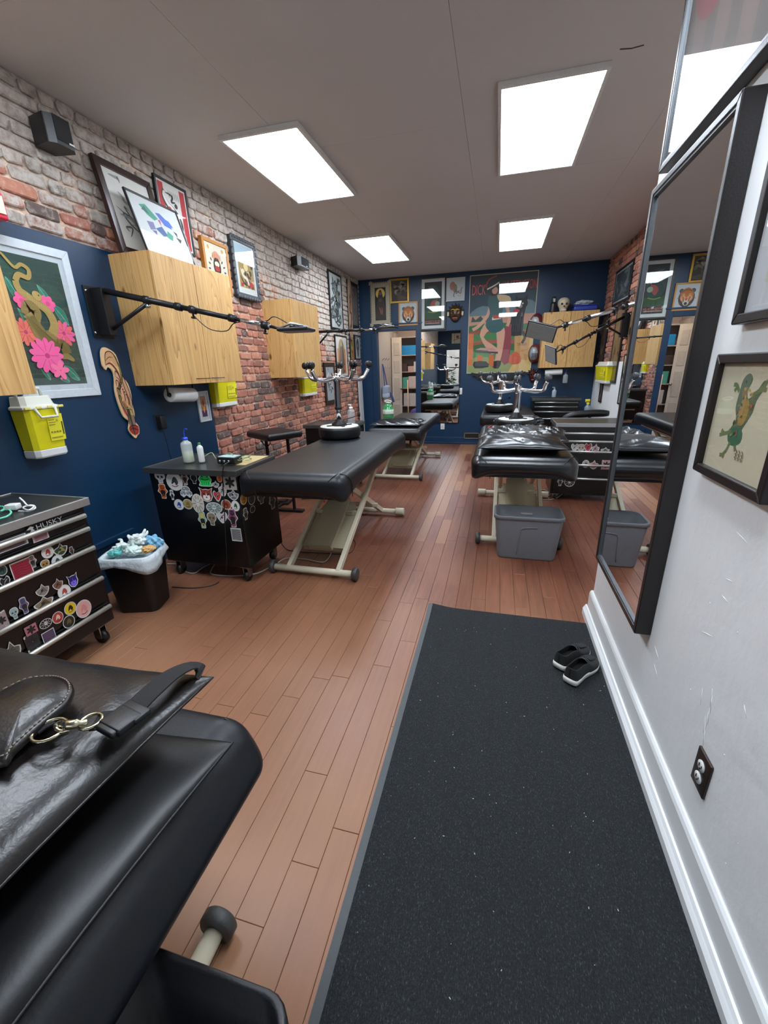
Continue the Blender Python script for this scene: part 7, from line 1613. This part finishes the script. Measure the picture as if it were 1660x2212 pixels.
t = thing('rubbish_bag', 'purple plastic bag in a grey bin standing on the closet floor', 'bag', (-1.60, BY + 1.0, 0)); q = MB(); q.lathe([(.12, 0), (.15, .45), (.16, .5), (.15, .5)], n=20); q.build('bin_shell', mat('grey_bin', '8a8a88', .5), t); q = MB(); q.lathe([(.165, .44), (.17, .5), (.15, .54), (.09, .57), (.02, .575)], n=20); q.build('purple_bag', mat('purple_plastic', '5a4f96', .35, bump=.6, bscale=30), t)
t = thing('mop', 'mop with pale handle leaning in the closet', 'mop', (-1.84, BY + 1.12, 0)); q = MB(); q.cyl((0, 0, .1), (-.04, .12, 1.15), .012); q.build('handle', mat('pale_wood_handle', 'd8b79a', .5), t); q = MB(); q.lathe([(.1, 0), (.08, .06), (.02, .12)], n=16); q.build('mop_head', mat('mop_white', 'c9c6c0', .9, bump=.8), t)
# panel door swung open inside the closet
t = thing('closet_door', 'open cream panel door inside the closet room', 'door', (px(858, 800, 1, BY + 1.1).x, BY + 1.1, 0), .3)
q = MB(); q.box(-.105, .105, 0, .035, .01, 2.0); q.build('door_leaf', mat('cream_door_paint', 'c2b6a9', .5), t)
for z0_, z1_ in ((.15, .65), (.75, 1.2), (1.3, 1.55), (1.65, 1.9)):
    q = MB(); q.box(-.06, .06, -.006, .0, z0_, z1_); q.build('panel', mat('cream_door_panel', 'b5a99c', .5), t, bevel=.003)
q = MB(); q.lathe([(.012, 0), (.012, .03), (.024, .045), (.02, .06), (.001, .065)], n=16, M=Matrix.Translation((.085, 0, .98)) @ Matrix.Rotation(PI / 2, 4, 'X')); q.build('door_handle', M_STEEL, t)
# coat hooks and a shoulder bag
for k in range(3):
    t = thing('coat_hook', 'thin dark wire coat hook on the closet wall left of the door, %s of three' % ('first', 'middle', 'last')[k], 'hook', (DX0 + .0, BY + .35 + .2 * k, 1.55)); q = MB(); q.tube([(0, 0, 0), (.05, 0, .04), (.0, 0, .0), (.0, 0, -.12), (.04, 0, -.15), (.06, 0, -.11)], .004, 6, smooth=3); q.build('hook_wire', M_STEEL, t)
t = thing('shoulder_bag', 'grey and navy shoulder bag hanging inside the doorway on the left', 'bag', (-2.12, BY + .28, .96))
q = MB(); q.rbox((0, 0, .0), (.13, .22, .24), .04, 4, n=3, fn=soft(.01, 0, .06, .11, .12, 3)); q.build('bag_body', mat('grey_canvas', '8f9bae', .8, bump=.3, bscale=100), t)
q = MB(); q.rbox((.01, -.02, -.07), (.135, .2, .10), .03, 3); q.build('pocket', mat('grey_canvas_light', 'a3acbb', .8), t)
q = MB(); q.tube([(0, -.09, .1), (-.04, -.02, .36), (-.06, .0, .52), (-.03, .03, .36), (.0, .09, .1)], .010, 6, smooth=5); q.build('shoulder_strap', mat('navy_webbing', '23407e', .7), t)
q = MB(); q.rbox((.07, .03, -.14), (.03, .05, .2), .01, 2, M=Matrix.Rotation(-.35, 4, 'Y')); q.build('hanging_flap', mat('navy_webbing', '23407e', .7), t)

# ================================================================ front of the shop, behind the camera (seen only in mirrors)
t = thing('stained_glass_panel', 'stained glass panel above the shop window, seen in the door mirror', 'window panel', (-1.35, FY + .0, 2.5), PI)
q = MB(); q.box(-.62, .62, -.03, .0, -.22, .22); q.build('lead_frame', mat('window_frame_dark', '2a2a2c', .5), t)
A = Art(1.2, .40, y=-.031, eps=.0003)
A.rect('d9cfb4', 0, 0, 1, 1)
for k in range(5): A.rect('b9c9a0', 0, 0, 1, .04); A.stroke('2a2a2c', .008, [(.2 * k + .1, 0), (.2 * k + .1, 1)], 0)
A.stroke('a8742c', .02, [(.05, .3), (.3, .6), (.5, .2), (.7, .5), (.95, .3)], 6); A.disc('a8484c', .8, .65, .05)
A.build('glass_design', t)
def plant(label, loc, h, n_, seed, name='potted_plant'):
    r_ = random.Random(seed); t = thing(name, label, 'plant', loc); q = MB(); q.lathe([(.09, 0), (.13, .2), (.14, .24), (.12, .24)], n=20); q.build('pot', mat('terracotta', 'a5603f', .8), t)
    q = MB(); q.tube([(0, 0, .2), (.02, .01, h * .5), (0, 0, h * .8)], .012, 6, smooth=4); q.build('stem', mat('plant_stem', '4a5a2c', .7), t)
    q = MB()
    for k in range(n_):
        a = r_.uniform(0, 6.3); z = r_.uniform(.3, 1) * h; L_ = r_.uniform(.18, .34); d = Vector((math.cos(a), math.sin(a), r_.uniform(-.2, .7))).normalized(); s_ = d.cross(Vector((0, 0, 1))).normalized() * L_ * .2; p = Vector((0, 0, z))
        q.add([p, p + d * L_ * .4 + s_, p + d * L_ - Vector((0, 0, L_ * .2)), p + d * L_ * .4 - s_], [(0, 1, 2, 3)])
    o_ = q.build('leaves', mat('leaf_green', '3c7a34', .5, var=.3), t); o_['kind'] = 'stuff'
plant('leafy plant by the shop window, seen in the mirror', (-1.1, FY + .35, 0), 1.7, 90, 1)
plant('shorter leafy plant in the shop window corner, seen in the mirror', (-1.9, FY + .35, 0), 1.3, 70, 2)
